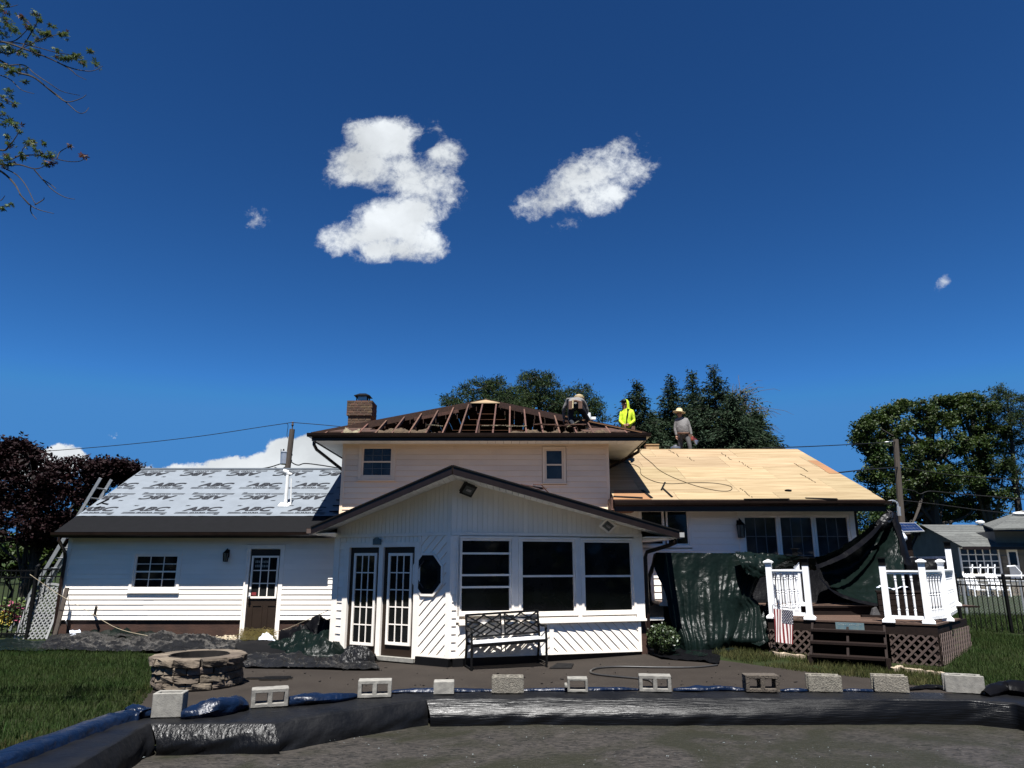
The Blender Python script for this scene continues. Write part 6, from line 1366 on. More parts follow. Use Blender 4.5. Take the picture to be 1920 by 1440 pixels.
def spruce(label, x, ytop, Y, hw, yb, seed, mat='leaf_spruce', group='spruces behind the plywood roof', name='spruce_tree', droop=.25, dens=1.0):
    r_ = random.Random(seed); top = P(x, ytop, Y); base = Vector((top.x, top.y, 0)); k = Y / FPX; Rm = hw * k; zb = P(x, yb, Y).z
    T = Thing(name, label, 'tree', base, group); mb = MB(); mb.tube([base, base.lerp(top, .5), top], [.28, .16, .02], 7); C = []; Dd = []
    nlev = int(30 * dens)
    for j in range(nlev):
        t = j / nlev; z = top.z - .15 - (top.z - zb) * t ** .9; R_ = Rm * (.06 + t ** .8 * (1 - .25 * max(0, t - .7))) * r_.uniform(.72, 1.15); nbr = int(6 + 6 * t)
        for b in range(nbr):
            a = r_.uniform(0, 6.28); L = R_ * r_.uniform(.55, 1.2); d = Vector((math.cos(a), math.sin(a), 0)); o = Vector((top.x, top.y, z + r_.uniform(-.2, .2))); e = o + d * L + Vector((0, 0, -droop * L + .12 * L * (1 - t)))
            if b % 3 == 0: mb.tube([o, o.lerp(e, .55) + Vector((0, 0, -.05)), e], [.03, .02, .008], 4, False)
            ns = max(4, int(L * 13))
            for q in range(ns):
                u = .15 + .85 * (q + r_.random()) / ns; p = o.lerp(e, u) + Vector((r_.gauss(0, .10), r_.gauss(0, .10), r_.gauss(0, .10) - .05)); C.append(p); Dd.append(d * .8 + Vector((r_.gauss(0, .4), r_.gauss(0, .4), -.25)))
    T.part('trunk', mb, 'bark'); c = np.array([tuple(p) for p in C]); dd = np.array([tuple(v) for v in Dd])
    q = np.concatenate([leafquads(c, .15, 3.0, .3, dd), leafquads(c + rng.normal(size=c.shape) * .11, .13, 3.0, .3, dd), leafquads(c + rng.normal(size=c.shape) * .13, .12, 3.0, .3, dd)]); T.part('crown', quads_mesh('crown', q - np.array(T.loc), mat), mat); return T

# ------------------------------------------------------------------ trees
# long needled pines behind the tall block
def pine(label, Y, base_x, clumps, seed, trunk_top, group, leaf=.12, n=150, mat='leaf_pine'):
    r_ = random.Random(seed); tp = P(*trunk_top, Y); base = Vector((P(base_x, 900, Y).x, Y, 0)); T = Thing('pine_tree', label, 'tree', base, group); mb = MB(); n_ = 6
    tr = [base.lerp(tp, i / n_) + Vector((r_.uniform(-.1, .1), 0, 0)) for i in range(n_ + 1)]; mb.tube(tr, [.3 * (1.1 - i / n_) + .02 for i in range(n_ + 1)], 7); C, Dd = [], []
    for x, y, rx, ry in clumps:
        c = P(x, y, Y + r_.uniform(-1.6, 1.6)); k = Y / FPX; st = tr[min(range(len(tr)), key=lambda i: abs(tr[i].z - (c.z - .5)))]
        mb.tube(catmull([st, st.lerp(c, .5) + Vector((0, 0, -.2)), c], 3), [.07, .06, .05, .04, .035, .03, .02], 5, False)
        ntuft = max(6, int(rx * ry * .075))
        for q in range(ntuft):
            a = r_.uniform(0, 6.28); s = math.sqrt(r_.random()); o = c + Vector((math.cos(a) * s * rx * k, r_.uniform(-1, 1) * rx * k * .9, math.sin(a) * s * ry * k)); m = 34
            mb.tube([c.lerp(o, .3), o], [.02, .008], 3, False)
            for w in range(m):
                d = Vector((r_.gauss(0, 1), r_.gauss(0, 1), r_.gauss(.55, .8))).normalized(); C.append(o + d * .16 * r_.random() * 1.6 + Vector((r_.gauss(0, .16), r_.gauss(0, .16), r_.gauss(0, .07)))); Dd.append(d)
    T.part('trunk', mb, 'bark'); c = np.array([tuple(p) for p in C]); dd = np.array([tuple(v) for v in Dd]); T.part('crown', quads_mesh('crown', leafquads(c, leaf, 4.0, .2, dd) - np.array(T.loc), mat), mat); return T
G1 = 'pines behind the stripped hip roof'
pine('feathery pine with drooping left boughs behind the roof peak', 40, 905, [(858, 748, 24, 8), (850, 758, 20, 6), (878, 738, 16, 7), (905, 728, 30, 10), (925, 718, 26, 8), (905, 752, 40, 14), (938, 738, 34, 14), (940, 760, 40, 16), (880, 765, 40, 10), (960, 770, 40, 14), (838, 758, 10, 4), (955, 750, 26, 14), (925, 775, 60, 12), (870, 728, 10, 5)], 3, (920, 722), G1)
pine('tallest round topped pine behind the rafters', 43, 1010, [(1005, 712, 26, 12), (1025, 722, 26, 12), (990, 725, 24, 12), (1005, 740, 40, 14), (1035, 745, 32, 14), (975, 748, 34, 14), (1010, 762, 50, 16), (1050, 768, 30, 14), (965, 765, 40, 12), (1010, 782, 60, 14), (1028, 703, 10, 6), (985, 706, 10, 6), (1005, 702, 12, 5)], 5, (1008, 706), G1)
pine('pine behind the bent worker with a flat dense top', 45, 1085, [(1082, 733, 26, 9), (1070, 745, 26, 12), (1100, 748, 22, 12), (1062, 762, 30, 13), (1095, 768, 32, 14), (1120, 775, 18, 9), (1130, 787, 12, 5), (1075, 785, 44, 14), (1050, 776, 22, 12), (1105, 760, 20, 10), (1118, 762, 14, 6)], 7, (1085, 734), G1)
for i, (x, yt, Y, hw, lab) in enumerate(((1193, 713, 42, 72, 'narrow spruce behind the worker in yellow'), (1257, 705, 44, 80, 'spruce between the two standing workers'), (1297, 697, 46, 66, 'spruce top right behind the straw hat worker'), (1337, 688, 43, 100, 'tallest darkest spruce right of the straw hat worker'), (1372, 742, 41, 84, 'low broad spruce at the right end of the group'), (1222, 775, 47, 80, 'short spruce filling the gap left of the straw hat worker'), (1415, 768, 46, 62, 'low spruce under the bare twigs'))):
    spruce(lab, x, yt, Y, hw, 850, 20 + i)
tree('bare_tree', 'thin half bare tree with fine grey twigs right of the spruces', 'tree', (14.3, 48, 0), tuple(P(1385, 745, 48)), .22, [bl(1385, 752, 48, 34, 28), bl(1410, 775, 48, 30, 24), bl(1385, 800, 48, 44, 30)], 16, 34, .30, .10, 'leaf_green', 40, 'bark_pale', None, .2, seed=4)
mb = MB(); r_ = random.Random(9); b0 = P(1372, 800, 47.6)
for k in range(90):
    a = r_.uniform(-.5, 1.6); L = r_.uniform(1.2, 3.2); st_ = b0 + Vector((r_.uniform(-.3, .9), 0, r_.uniform(-.2, 2.2))); d = Vector((math.cos(a), r_.uniform(-.2, .2), math.sin(a) * .7)); pts = [st_, st_ + d * L * .5 + Vector((0, 0, .12)), st_ + d * L * .85, st_ + d * L + Vector((.1, 0, -.25))]; mb.tube(pts, [.028, .018, .012, .006], 4, False)
bt = [o for o in COL.objects if o.name == 'bare_tree'][0]; me = mb.mesh('twigs', 'bark_pale', bt.location); o = link('twigs', me, bt)
# big deciduous tree and a pine at the right
tree('oak_tree', 'large leafy green tree behind the right utility pole', 'tree', (30.5, 53, 0), tuple(P(1740, 800, 53)), .5,
     [bl(1622, 800, 51, 22, 14), bl(1612, 822, 51, 14, 12), bl(1640, 788, 52, 20, 13), bl(1632, 842, 51, 20, 13), bl(1668, 772, 53, 24, 14), bl(1705, 764, 53, 30, 14), bl(1740, 775, 53, 24, 14), bl(1768, 756, 54, 24, 12), bl(1680, 800, 52, 30, 22), bl(1722, 798, 53, 34, 20), bl(1765, 795, 53, 34, 22), bl(1660, 825, 52, 24, 16), bl(1700, 838, 52, 38, 22), bl(1750, 840, 53, 40, 24), bl(1795, 835, 53, 34, 26), bl(1650, 862, 51, 28, 18), bl(1690, 878, 52, 40, 24), bl(1745, 885, 52, 46, 26), bl(1800, 885, 53, 40, 30), bl(1630, 892, 51, 24, 18), bl(1665, 915, 51, 40, 26), bl(1715, 930, 53, 46, 28), bl(1775, 932, 55, 48, 30), bl(1830, 930, 57, 46, 34), bl(1640, 940, 51, 30, 26), bl(1690, 962, 54, 50, 22), bl(1760, 962, 58, 60, 22), bl(1840, 958, 60, 60, 22), bl(1615, 975, 51, 36, 24), bl(1640, 1000, 51, 50, 24), bl(1590, 1010, 51, 40, 24), bl(1660, 1010, 50, 40, 24), bl(1712, 962, 55, 36, 24), bl(1752, 955, 55, 40, 26), bl(1796, 958, 57, 40, 26), bl(1836, 955, 58, 36, 24), bl(1770, 905, 52, 40, 24), bl(1725, 905, 52, 36, 24)], 27, 80, .27, .11, 'leaf_green', 70, 'bark', None, .3, seed=2)
tree('oak_tree', 'second leafy tree with pale upright limbs left of the tall right pine', 'tree', (37, 56, 0), tuple(P(1820, 770, 56)), .4, [bl(1812, 752, 54, 26, 14), bl(1842, 765, 54, 26, 16), bl(1800, 778, 54, 26, 18), bl(1838, 798, 54, 30, 22), bl(1868, 820, 54, 30, 24), bl(1830, 840, 54, 30, 24), bl(1866, 866, 54, 34, 26), bl(1838, 890, 54, 36, 26), bl(1880, 915, 54, 44, 26)], 30, 80, .3, .11, 'leaf_green', 26, 'bark_pale', None, .45, seed=6)
pine('tall dark pine at the right edge of the picture', 54, 1888, [(1870, 738, 16, 14), (1895, 748, 22, 16), (1915, 755, 20, 20), (1880, 775, 34, 16), (1905, 790, 36, 18), (1875, 812, 30, 14), (1915, 825, 34, 16), (1865, 835, 18, 8), (1900, 850, 40, 14), (1880, 872, 30, 10), (1915, 880, 26, 10), (1935, 800, 30, 30), (1870, 905, 24, 7), (1908, 920, 28, 8), (1875, 722 + 8, 12, 5), (1858, 750, 14, 10)], 11, (1888, 735), None)
# a low mass of trees on the horizon
q = []
for s, (xa, xb, Y) in enumerate(((-90, -26, 60), (24, 110, 75), (-26, 24, 95))):
    n = int((xb - xa) * 30); p = np.stack([rng.uniform(xa, xb, n), Y + rng.normal(size=n) * 2, rng.uniform(0, 1, n)], 1); hgt_ = 5.0 + 1.6 * np.sin(p[:, 0] * .35) + 1.1 * np.sin(p[:, 0] * .91 + 2); p[:, 2] = p[:, 2] ** .8 * hgt_; q.append(leafquads(p, .55, 1.4, .5))
n = 26000; ang = rng.uniform(-1.75, 1.75, n); rad = 32 + rng.normal(size=n) * 2.0; hh = 6.0 + 2.2 * np.sin(ang * 9) + 1.5 * np.sin(ang * 23 + 1) + 1.0 * np.sin(ang * 51)   # unseen trees added behind the camera to darken window reflections and skylight
q.append(leafquads(np.stack([np.sin(ang) * rad, 8 - np.cos(ang) * rad, rng.uniform(0, 1, n) ** .8 * hh], 1), .5, 1.4, .5))
o = link('treeline', quads_mesh('treeline', np.concatenate(q), 'leaf_green')); props(o, 'low green belt of distant trees along the horizon, plus trees added behind the camera', 'trees', None, 'stuff')
# purple leaved tree at the left
Yp = 21.5
tree('plum_tree', 'dark purple leaved tree behind the left fence', 'tree', tuple(Vector((P(66, 1060, Yp).x, Yp, 0))), tuple(P(75, 900, Yp)), .16,
     [bl(60, 905, Yp, 75, 55), bl(140, 900, Yp, 70, 45), bl(15, 925, Yp, 70, 70), bl(120, 955, Yp + .4, 90, 48), bl(60, 985, Yp, 95, 45), bl(200, 885, Yp, 46, 26), bl(-30, 900, Yp, 60, 60), bl(232, 880, Yp, 26, 14), bl(30, 850, Yp, 46, 24), bl(110, 1000, Yp, 60, 34)], 130, 38, .13, .062, 'leaf_purple', 34, 'bark', None, .45, seed=8)
mb = MB(); C = []
for x0, y0, x1, y1 in ((25, 860, 6, 818), (20, 850, 45, 808), (60, 855, 66, 838), (150, 865, 168, 855), (205, 870, 222, 858), (235, 880, 264, 876), (-8, 850, 4, 815), (100, 862, 85, 846)):
    a, b = P(x0, y0, Yp), P(x1, y1, Yp); mb.tube([a, a.lerp(b, .5), b], [.012, .009, .004], 4, False)
    for k in range(22): C.append(tuple(a.lerp(b, rnd.random()) + Vector((rnd.gauss(0, .05), rnd.gauss(0, .1), rnd.gauss(0, .05)))))
pt = [o for o in COL.objects if o.name == 'plum_tree'][0]; me = mb.mesh('twigs', 'bark', pt.location); link('twigs', me, pt); link('leaves', quads_mesh('sprigs', leafquads(np.array(C), .085) - np.array(pt.location), 'leaf_purple'), pt)
for x, y, r, lab in ((262, 876, 22, 0), ): pass
tree('green_shrub', 'bright green shrub under the purple tree behind the left fence', 'shrub', tuple(Vector((P(30, 1050, 25).x, 25, 0))), tuple(P(30, 1030, 25)), .06, [bl(30, 1045, 25, 60, 32), bl(95, 1042, 25, 50, 30), bl(-20, 1050, 25, 50, 40)], 90, 26, .16, .11, 'leaf_green', 8, 'bark', None, .3)
tree('flower_bush', 'low bush with pink and yellow flowers behind the left fence', 'bush', tuple(PZ(12, 1188, 0)), tuple(PZ(12, 1188, 0) + Vector((0, 0, .5))), .02, [bl(15, 1165, 18.6, 34, 18), bl(25, 1140, 18.8, 22, 16)], 30, 16, .08, .055, 'leaf_maple', 6)
fb_ = [o for o in COL.objects if o.name == 'flower_bush'][0]; C = np.array([tuple(P(rnd.uniform(-5, 45), rnd.uniform(1128, 1168), 18.3)) for k in range(60)]); M('petal_pink', (.32, .05, .10), (.45, .12, .2), .6); M('petal_yellow', (.5, .38, .04), (.4, .3, .03), .6)
link('blossoms', quads_mesh('blossoms', leafquads(C, .05, 1.1) - np.array(fb_.location), 'petal_pink'), fb_); C = np.array([tuple(P(rnd.uniform(-5, 22), rnd.uniform(1145, 1172), 18.2)) for k in range(40)]); link('blossoms', quads_mesh('blossoms', leafquads(C, .05, 1.1) - np.array(fb_.location), 'petal_yellow'), fb_)
# round bush beside the sunroom
bc = Vector((P(1243, 1200, 14.25).x, 14.25, ground(2.95, 14.25))); Tb = Thing('box_shrub', 'round dark green shrub between the sunroom and the tarp', 'bush', bc); mb = MB()
for k in range(16): a = k * .4 * math.pi; mb.tube([bc + Vector((0, 0, -.02)), bc + Vector((math.cos(a) * .12, math.sin(a) * .12, .22)), bc + Vector((math.cos(a) * .24, math.sin(a) * .22, .42))], [.012, .009, .004], 4, False)
Tb.part('stems', mb, 'bark'); p = crown_points([((bc.x, bc.y, bc.z + .30), (.27, .25, .26))], 150, 18, .045, .5); Tb.part('crown', quads_mesh('crown', leafquads(p, .026, 1.5, .4) - np.array(bc), 'leaf_bush'), 'leaf_bush')
# overhanging maple branches at the upper left; the trunk stands outside the picture
Ym = 7.6; TM = Thing('maple_tree', 'sparse maple branches with small leaf tufts at the upper left', 'tree', (-8.6, Ym, 0)); mb = MB(); mb.tube([(-8.6, Ym, 0), (-8.5, Ym, 3), (-8.2, Ym, 5.5), (-7.6, Ym, 8)], [.22, .19, .14, .06], 8)
def br(pts, r0, r1=.003):
    c = catmull([P(x, y, Ym + dz) for (x, y), dz in zip(pts, [.0, .05, .0, -.05, .0, .05, 0, 0, 0, 0])], 5); n = len(c); mb.tube(c, [r0 + (r1 - r0) * i / (n - 1) for i in range(n)], 5, False); return c
def pxz(z): return lambda x, y: (x * 240 / 785, y * 240 / 785)
z = pxz(0); BR = [[(-300, 180), (-120, 230), (40, 262), (150, 300), (260, 340), (350, 380), (430, 425), (470, 460), (530, 490)], [(40, 262), (120, 265), (230, 290), (330, 318), (420, 335), (500, 360)], [(350, 380), (430, 415), (520, 435), (580, 432), (630, 405)],
      [(-200, 290), (0, 370), (100, 440), (200, 470), (280, 530), (340, 580), (410, 625), (495, 605), (530, 580)], [(280, 530), (360, 590), (420, 640), (480, 690), (520, 690), (545, 660)], [(60, 400), (150, 400), (210, 450), (300, 510), (380, 560), (490, 585)], [(-100, 430), (50, 480), (130, 550), (210, 575)],
      [(0, 320), (60, 330), (130, 300), (230, 250), (340, 215), (420, 190)], [(130, 300), (180, 220), (220, 150), (240, 100)], [(0, 260), (90, 250), (160, 190), (190, 150)],
      [(-200, 820), (0, 920), (60, 890), (130, 790)], [(-200, 900), (0, 980), (110, 960), (150, 900), (210, 870)], [(-150, 960), (20, 1010), (120, 1010), (220, 1035), (300, 1005)], [(90, 960), (200, 950), (300, 965), (420, 990), (500, 985), (520, 950)], [(350, 970), (370, 930), (430, 895)],
      [(-100, 990), (20, 1060), (90, 1130), (130, 1200), (180, 1260)], [(20, 1030), (100, 1070), (160, 1140), (210, 1240), (220, 1250)], [(120, 1190), (190, 1260), (250, 1290), (330, 1310)], [(190, 1260), (190, 1300), (225, 1345)], [(210, 1040), (270, 1110), (330, 1170), (400, 1210), (460, 1222)], [(260, 1100), (310, 1130), (345, 1160)], [(215, 1255), (265, 1225), (270, 1210)],
      [(-80, 560), (20, 600), (60, 620), (95, 640)], [(-80, 700), (20, 730), (70, 760), (110, 780)], [(-60, 1200), (0, 1230), (30, 1200)], [(-60, 1280), (20, 1265), (80, 1250)], [(-60, 30), (40, 45), (110, 30)], [(-60, 120), (20, 110), (60, 160)]]
for i, b in enumerate(BR): br([z(*q) for q in b], .016 if i in (0, 3, 10, 12, 15) else .008)
for i, t0 in ((0, 7.9), (3, 7.2), (7, 7.9), (10, 6.0), (12, 5.4), (15, 5.2), (22, 6.4), (24, 4.6), (26, 7.9)):   # limbs from the trunk to the twigs in view
    e = P(*z(*BR[i][0]), Ym); s_ = Vector((-8.5 + .12 * (t0 - 3), Ym, t0 - .6)); mb.tube(catmull([s_, s_.lerp(e, .5) + Vector((0, .1, .25)), e], 5), [.05 - .033 * k / 10 for k in range(11)], 6, False)
TM.part('branches', mb, 'bark')
TF = [(20, 50, 30), (30, 120, 45), (10, 200, 30), (60, 170, 30), (105, 190, 24), (135, 105, 22), (215, 90, 26), (245, 120, 18), (170, 160, 30), (190, 180, 20), (260, 205, 24), (290, 215, 14), (235, 240, 16), (185, 262, 14), (400, 205, 26), (375, 215, 12), (320, 160, 12), (20, 300, 34), (70, 305, 22), (135, 320, 26), (210, 315, 22), (355, 310, 16), (355, 355, 16), (400, 360, 20), (430, 355, 16), (470, 345, 22), (495, 350, 18), (510, 390, 12), (595, 400, 18), (555, 318, 9), (70, 440, 26), (130, 430, 22), (25, 400, 20), (155, 505, 10), (45, 600, 26), (90, 635, 16), (10, 640, 16), (45, 555, 12), (15, 700, 22), (60, 745, 26), (95, 770, 20), (20, 760, 16), (120, 808, 9), (45, 835, 14), (70, 885, 22), (200, 870, 24), (170, 880, 16), (235, 930, 20), (280, 960, 18), (315, 950, 20), (320, 990, 16), (285, 1010, 16), (135, 955, 22), (60, 985, 30), (20, 1010, 34), (30, 960, 16), (510, 960, 14), (430, 895, 8), (10, 1280, 18), (55, 1255, 16), (270, 880, 10), (305, 210, 12), (30, 10, 16)]
Cg, Cr = [], []
for x, y, r in TF:
    c = P(*z(x, y), Ym); k = 240 / 785 * Ym / FPX
    for q in range(int(5 + r * .55)): 
        o = c + Vector((rnd.gauss(0, .55), rnd.gauss(0, .8), rnd.gauss(0, .5))) * r * k; (Cr if rnd.random() < (.75 if (x, y) in ((510, 960), (285, 1010), (320, 990), (135, 105), (430, 895)) else .10) else Cg).append(tuple(o))
def mapleleaves(C, size):
    out = []
    for c in C:
        c = Vector(c); n = Vector((rnd.gauss(0, 1), rnd.gauss(0, 1), abs(rnd.gauss(0, 1)) + .5)).normalized(); a = n.orthogonal().normalized(); a.rotate(Matrix.Rotation(rnd.uniform(0, 6.3), 3, n)); b = n.cross(a); s = size * rnd.uniform(.6, 1.25)
        for ang, l in ((0, 1), (.9, .8), (-.9, .8), (1.9, .5), (-1.9, .5)):
            d = a * math.cos(ang) + b * math.sin(ang); e = n.cross(d); out.append([c, c + d * s * l * .45 + e * s * .17 * l - n * s * .04, c + d * s * l - n * s * .2, c + d * s * l * .45 - e * s * .17 * l - n * s * .04])
    return np.array([[tuple(v) for v in q] for q in out])
TM.part('crown', quads_mesh('crown', mapleleaves(Cg, .052) - np.array(TM.loc), 'leaf_maple'), 'leaf_maple'); TM.part('crown', quads_mesh('crown', mapleleaves(Cr, .05) - np.array(TM.loc), 'leaf_rust'), 'leaf_rust', label='rust coloured leaf tufts')

# ------------------------------------------------------------------ poles and wires
Yl = 36
pb, ptp = P(542, 900, Yl), P(548, 805, Yl); pb = ptp + (pb - ptp) * 6; pb.z = 0
T = Thing('utility_pole', 'weathered utility pole with grey transformer behind the left roof', 'pole', (pb.x, pb.y, 0)); mb = MB(); mb.tube([Vector((ptp.x - .35, Yl, 0)), ptp], [.19, .14], 10); T.part('shaft', mb, 'pole_wood')
mb = MB(); mb.tube([ptp, ptp + Vector((0, 0, .3))], .03, 6); mb.lathe([(.05, .18), (.07, .24), (.04, .3), (.06, .36), (.03, .4)], ptp, 8); T.part('insulator', mb, 'lattice')
c = P(533.5, 860, Yl + .02); mb = MB(); mb.lathe([(.17, 0), (.195, .03), (.195, .58), (.21, .6), (.21, .64), (.15, .68)], c - Vector((0, 0, .3)), 14); T.part('transformer', mb, 'alu')
mb = MB(); mb.box(c.x + .2, c.x + .38, c.y - .04, c.y + .04, c.z - .15, c.z - .05); mb.box(c.x + .2, c.x + .38, c.y - .04, c.y + .04, c.z + .15, c.z + .25); mb.lathe([(.03, .36), (.05, .42), (.03, .5)], c + Vector((-.08, 0, 0)), 8); T.part('bracket', mb, 'black_metal')
def wire(pts, Y, label, r=.02, mat='wire'):
    mb = MB(); q = [P(x, y, (Y if not isinstance(Y, (list, tuple)) else yy)) for (x, y), yy in zip(pts, Y if isinstance(Y, (list, tuple)) else [Y] * len(pts))]; mb.tube(catmull(q, 8), r, 5); single('power_line', mb, mat, label, 'power line', smooth=True)
wire([(-200, 866), (150, 841), (350, 821), (500, 799), (548, 792)], Yl, 'upper wire running left from the pole with the transformer', .018)
wire([(548, 792), (640, 800), (760, 815)], Yl, 'upper wire running right from the pole behind the tall block', .018)
wire([(537, 793), (540, 798), (538, 815), (540, 822)], Yl, 'short drop wire hanging from the upper wire to the transformer', .015)
wire([(470, 882), (505, 876), (525, 870), (545, 866)], Yl, 'thick low cable left of the pole with the transformer', .03)
wire([(515, 877), (525, 880), (535, 876), (543, 868)], Yl, 'looped cable splice beside the pole with the transformer', .045)
wire([(546, 866), (552, 870), (560, 872), (572, 869), (600, 872), (650, 880)], Yl, 'low cable running right from the pole to the tall block', .03)
wire([(527, 842), (526, 870)], Yl, 'thin vertical wire below the transformer', .02)
Yr = 40; pt_ = P(1679, 824, Yr); T = Thing('utility_pole', 'plain leaning wooden pole in front of the big green tree', 'pole', (P(1690, 1060, Yr).x + .1, Yr, 0)); mb = MB(); mb.tube([Vector((P(1691, 1052, Yr).x + .05, Yr, 0)), pt_], [.19, .15], 10); T.part('shaft', mb, 'pole_wood'); mb = MB(); mb.beam(pt_ + Vector((-.45, 0, -.15)), pt_ + Vector((0, 0, -.1)), .05, .05); T.part('arm', mb, 'alu'); mb = MB(); mb.ball(pt_ + Vector((-.5, 0, -.17)), (.16, .1, .06), 8, 6); T.part('lamp_head', mb, 'pipe_white')
wire([(1430, 840), (1520, 837), (1620, 832), (1680, 828)], [30, 33, 37, 40], 'upper wire from the spruces to the right pole', .022)
wire([(1540, 890), (1620, 881), (1684, 876)], [30, 35, 40], 'lower wire meeting the right pole above the plywood roof', .03)
wire([(1684, 876), (1740, 884), (1800, 892), (1920, 900), (2050, 905)], 40, 'wire running right from the pole past the big tree', .022)
wire([(1688, 916), (1712, 920), (1726, 926), (1745, 921), (1800, 926), (1920, 936), (2000, 940)], 40, 'kinked cable low on the right pole', .028)
wire([(1690, 938), (1760, 946), (1850, 958), (1950, 968)], 40, 'lowest cable running right from the right pole', .024)
# conduit loop at the right eave
mb = MB(); mb.tube(catmull([P(1660, 943, 17.3), P(1672, 939, 17.4), P(1682, 943, 17.5), P(1684, 960, 17.5), P(1685, 967, 17.5)], 5), .025, 6); mb.tube([P(1684.5, 950, 17.5), P(1686, 967, 17.5)], .045, 8); single('conduit', mb, 'alu', 'grey service conduit curving off the right eave corner', 'conduit')

# ------------------------------------------------------------------ solar panel on its post
Ys = 17.6; a, b, c, d = P(1677, 980, Ys + .25), P(1716, 980, Ys + .25), P(1734, 996, Ys - .25), P(1693, 997, Ys - .25); nS = (b - a).cross(d - a).normalized(); nS = nS if nS.z > 0 else -nS
T = Thing('solar_panel', 'small solar panel tilted on a dark post right of the slung tarp', 'solar panel', (P(1699, 1070, Ys).x, Ys, 0)); mb = MB(); mb.prism([d, c, b, a], -nS * .03); T.part('frame', mb, 'alu')
for i in range(6):
    for j in range(3):
        f = lambda u, v: (a.lerp(b, u)).lerp(d.lerp(c, u), v) + nS * .004
        e = .004; mb = MB(); mb.add([f(.03 + .94 * (i + e * 5) / 6, .06 + .88 * (j + 1 - e * 8) / 3), f(.03 + .94 * (i + 1 - e * 5) / 6, .06 + .88 * (j + 1 - e * 8) / 3), f(.03 + .94 * (i + 1 - e * 5) / 6, .06 + .88 * (j + e * 8) / 3), f(.03 + .94 * (i + e * 5) / 6, .06 + .88 * (j + e * 8) / 3)], [(0, 1, 2, 3)]); T.part('cell', mb, 'solar')
px_ = P(1699, 1000, Ys).x; mb = MB(); mb.box(px_ - .07, px_ + .07, Ys - .07, Ys + .07, 0, P(1699, 998, Ys).z - .05); T.part('post', mb, 'deck_dark'); mb = MB(); mb.beam((px_, Ys, 2.0), tuple((c + b) / 2 - nS * .05), .04, .04); mb.box(c.x - .18, c.x - .06, c.y + .1, c.y + .22, c.z - .10, c.z + .0); T.part('bracket', mb, 'black_metal')
lp = P(1691, 1009, Ys - .2); mb = MB(); mb.lathe([(.02, .14), (.06, .12), (.11, .03), (.115, -.02), (.06, -.08), (.01, -.10)], lp, 12); single('yard_lamp', mb, 'tarp_white', 'white globe lamp hanging on the post below the solar panel', 'lamp', smooth=True)

# ------------------------------------------------------------------ fences
def picket_fence(p0, p1, h, label, gap, postat, cat='fence', lower=(.12, .0), pw=.016, group=None):
    p0, p1 = Vector(p0), Vector(p1); T = Thing('metal_fence', label, cat, p0, group); L = (p1 - p0).length; t = (p1 - p0) / L
    for zz in (h - .04, h - .20, .12): mb = MB(); mb.beam(p0 + Vector((0, 0, zz)), p1 + Vector((0, 0, zz)), .03, .032); T.part('rail', mb, 'black_metal')
    n = int(L / gap); mb = MB(); mb.box(-pw / 2, pw / 2, -pw / 2, pw / 2, .05, h); me = mb.mesh('picket', 'black_metal'); rz = math.atan2(t.y, t.x)
    for k in range(n + 1): o = link('picket', me, T.root, t * k * gap); o.rotation_euler.z = rz
    for q in postat: mb = MB(); c = p0 + t * q; mb.box(c.x - .03, c.x + .03, c.y - .03, c.y + .03, 0, h + .05); mb.lathe([(.045, h + .05), (.045, h + .07), (.01, h + .1)], (c.x, c.y, 0), 4); T.part('post', mb, 'black_metal')
    return T
picket_fence(PZ(1806, 1190, 0), PZ(2120, 1216, 0), 1.42, 'black metal picket fence on the right lawn', .118, (0, 1.15, 2.4, 3.6))
f0 = PZ(-140, 1199, 0); f1 = PZ(49, 1198, 0); picket_fence(f0, f1, 1.62, 'black metal fence at the left edge of the lawn', .115, (.0, 1.2, (f1 - f0).length), group=None)
g0_, g1_ = PZ(51, 1197, 0), PZ(101, 1196, 0); picket_fence(g0_, g1_, 1.64, 'black metal gate panel between fence and left house corner', .105, (.0, (g1_ - g0_).length), 'gate')
# white lattice panel leaning behind the gate
La, Lb = P(28, 1198, 18.0), P(88, 1198, 17.95); TLt = Thing('trellis_panel', 'white arched lattice panel leaning behind the black gate', 'trellis', (La.x, La.y, 0)); lean = Vector((.10, .35, 1.0)) ; zt_h = 1.30; frL = (Lb - La); Ll = frL.length
def lpnt(u, v, d=0): return La + frL * (u / Ll) + Vector((.18 * v / 1.3, .22 * v / 1.3, v)) + Vector((0, -d, 0))
arch = lambda u: 1.12 + .14 * math.sin(math.pi * (.1 + .8 * u / Ll))
for s in (1, -1):
    k = -1.4
    while k < Ll + 1.4:
        pts = []
        for i in range(41):
            v = i / 40 * 1.3; u = k + s * v
            if 0 <= u <= Ll and v <= arch(u): pts.append((u, v))
        if len(pts) > 2: mb = MB(); mb.beam(lpnt(*pts[0], .01 if s > 0 else .0), lpnt(*pts[-1], .01 if s > 0 else 0), .030, .008, (0, 1, 0)); TLt.part('lattice_slat', mb, 'trellis')
        k += .115
mb = MB(); mb.beam(lpnt(0, 0, .02), lpnt(0, arch(0), .02), .05, .03, (0, 1, 0)); mb.beam(lpnt(Ll, 0, .02), lpnt(Ll, arch(Ll), .02), .05, .03, (0, 1, 0)); TLt.part('side_rail', mb, 'trellis')
mb = MB(); ap = [lpnt(Ll * i / 10, arch(Ll * i / 10), .02) for i in range(11)]
for i in range(10): mb.beam(ap[i], ap[i + 1], .03, .05)
TLt.part('arch_rail', mb, 'trellis')
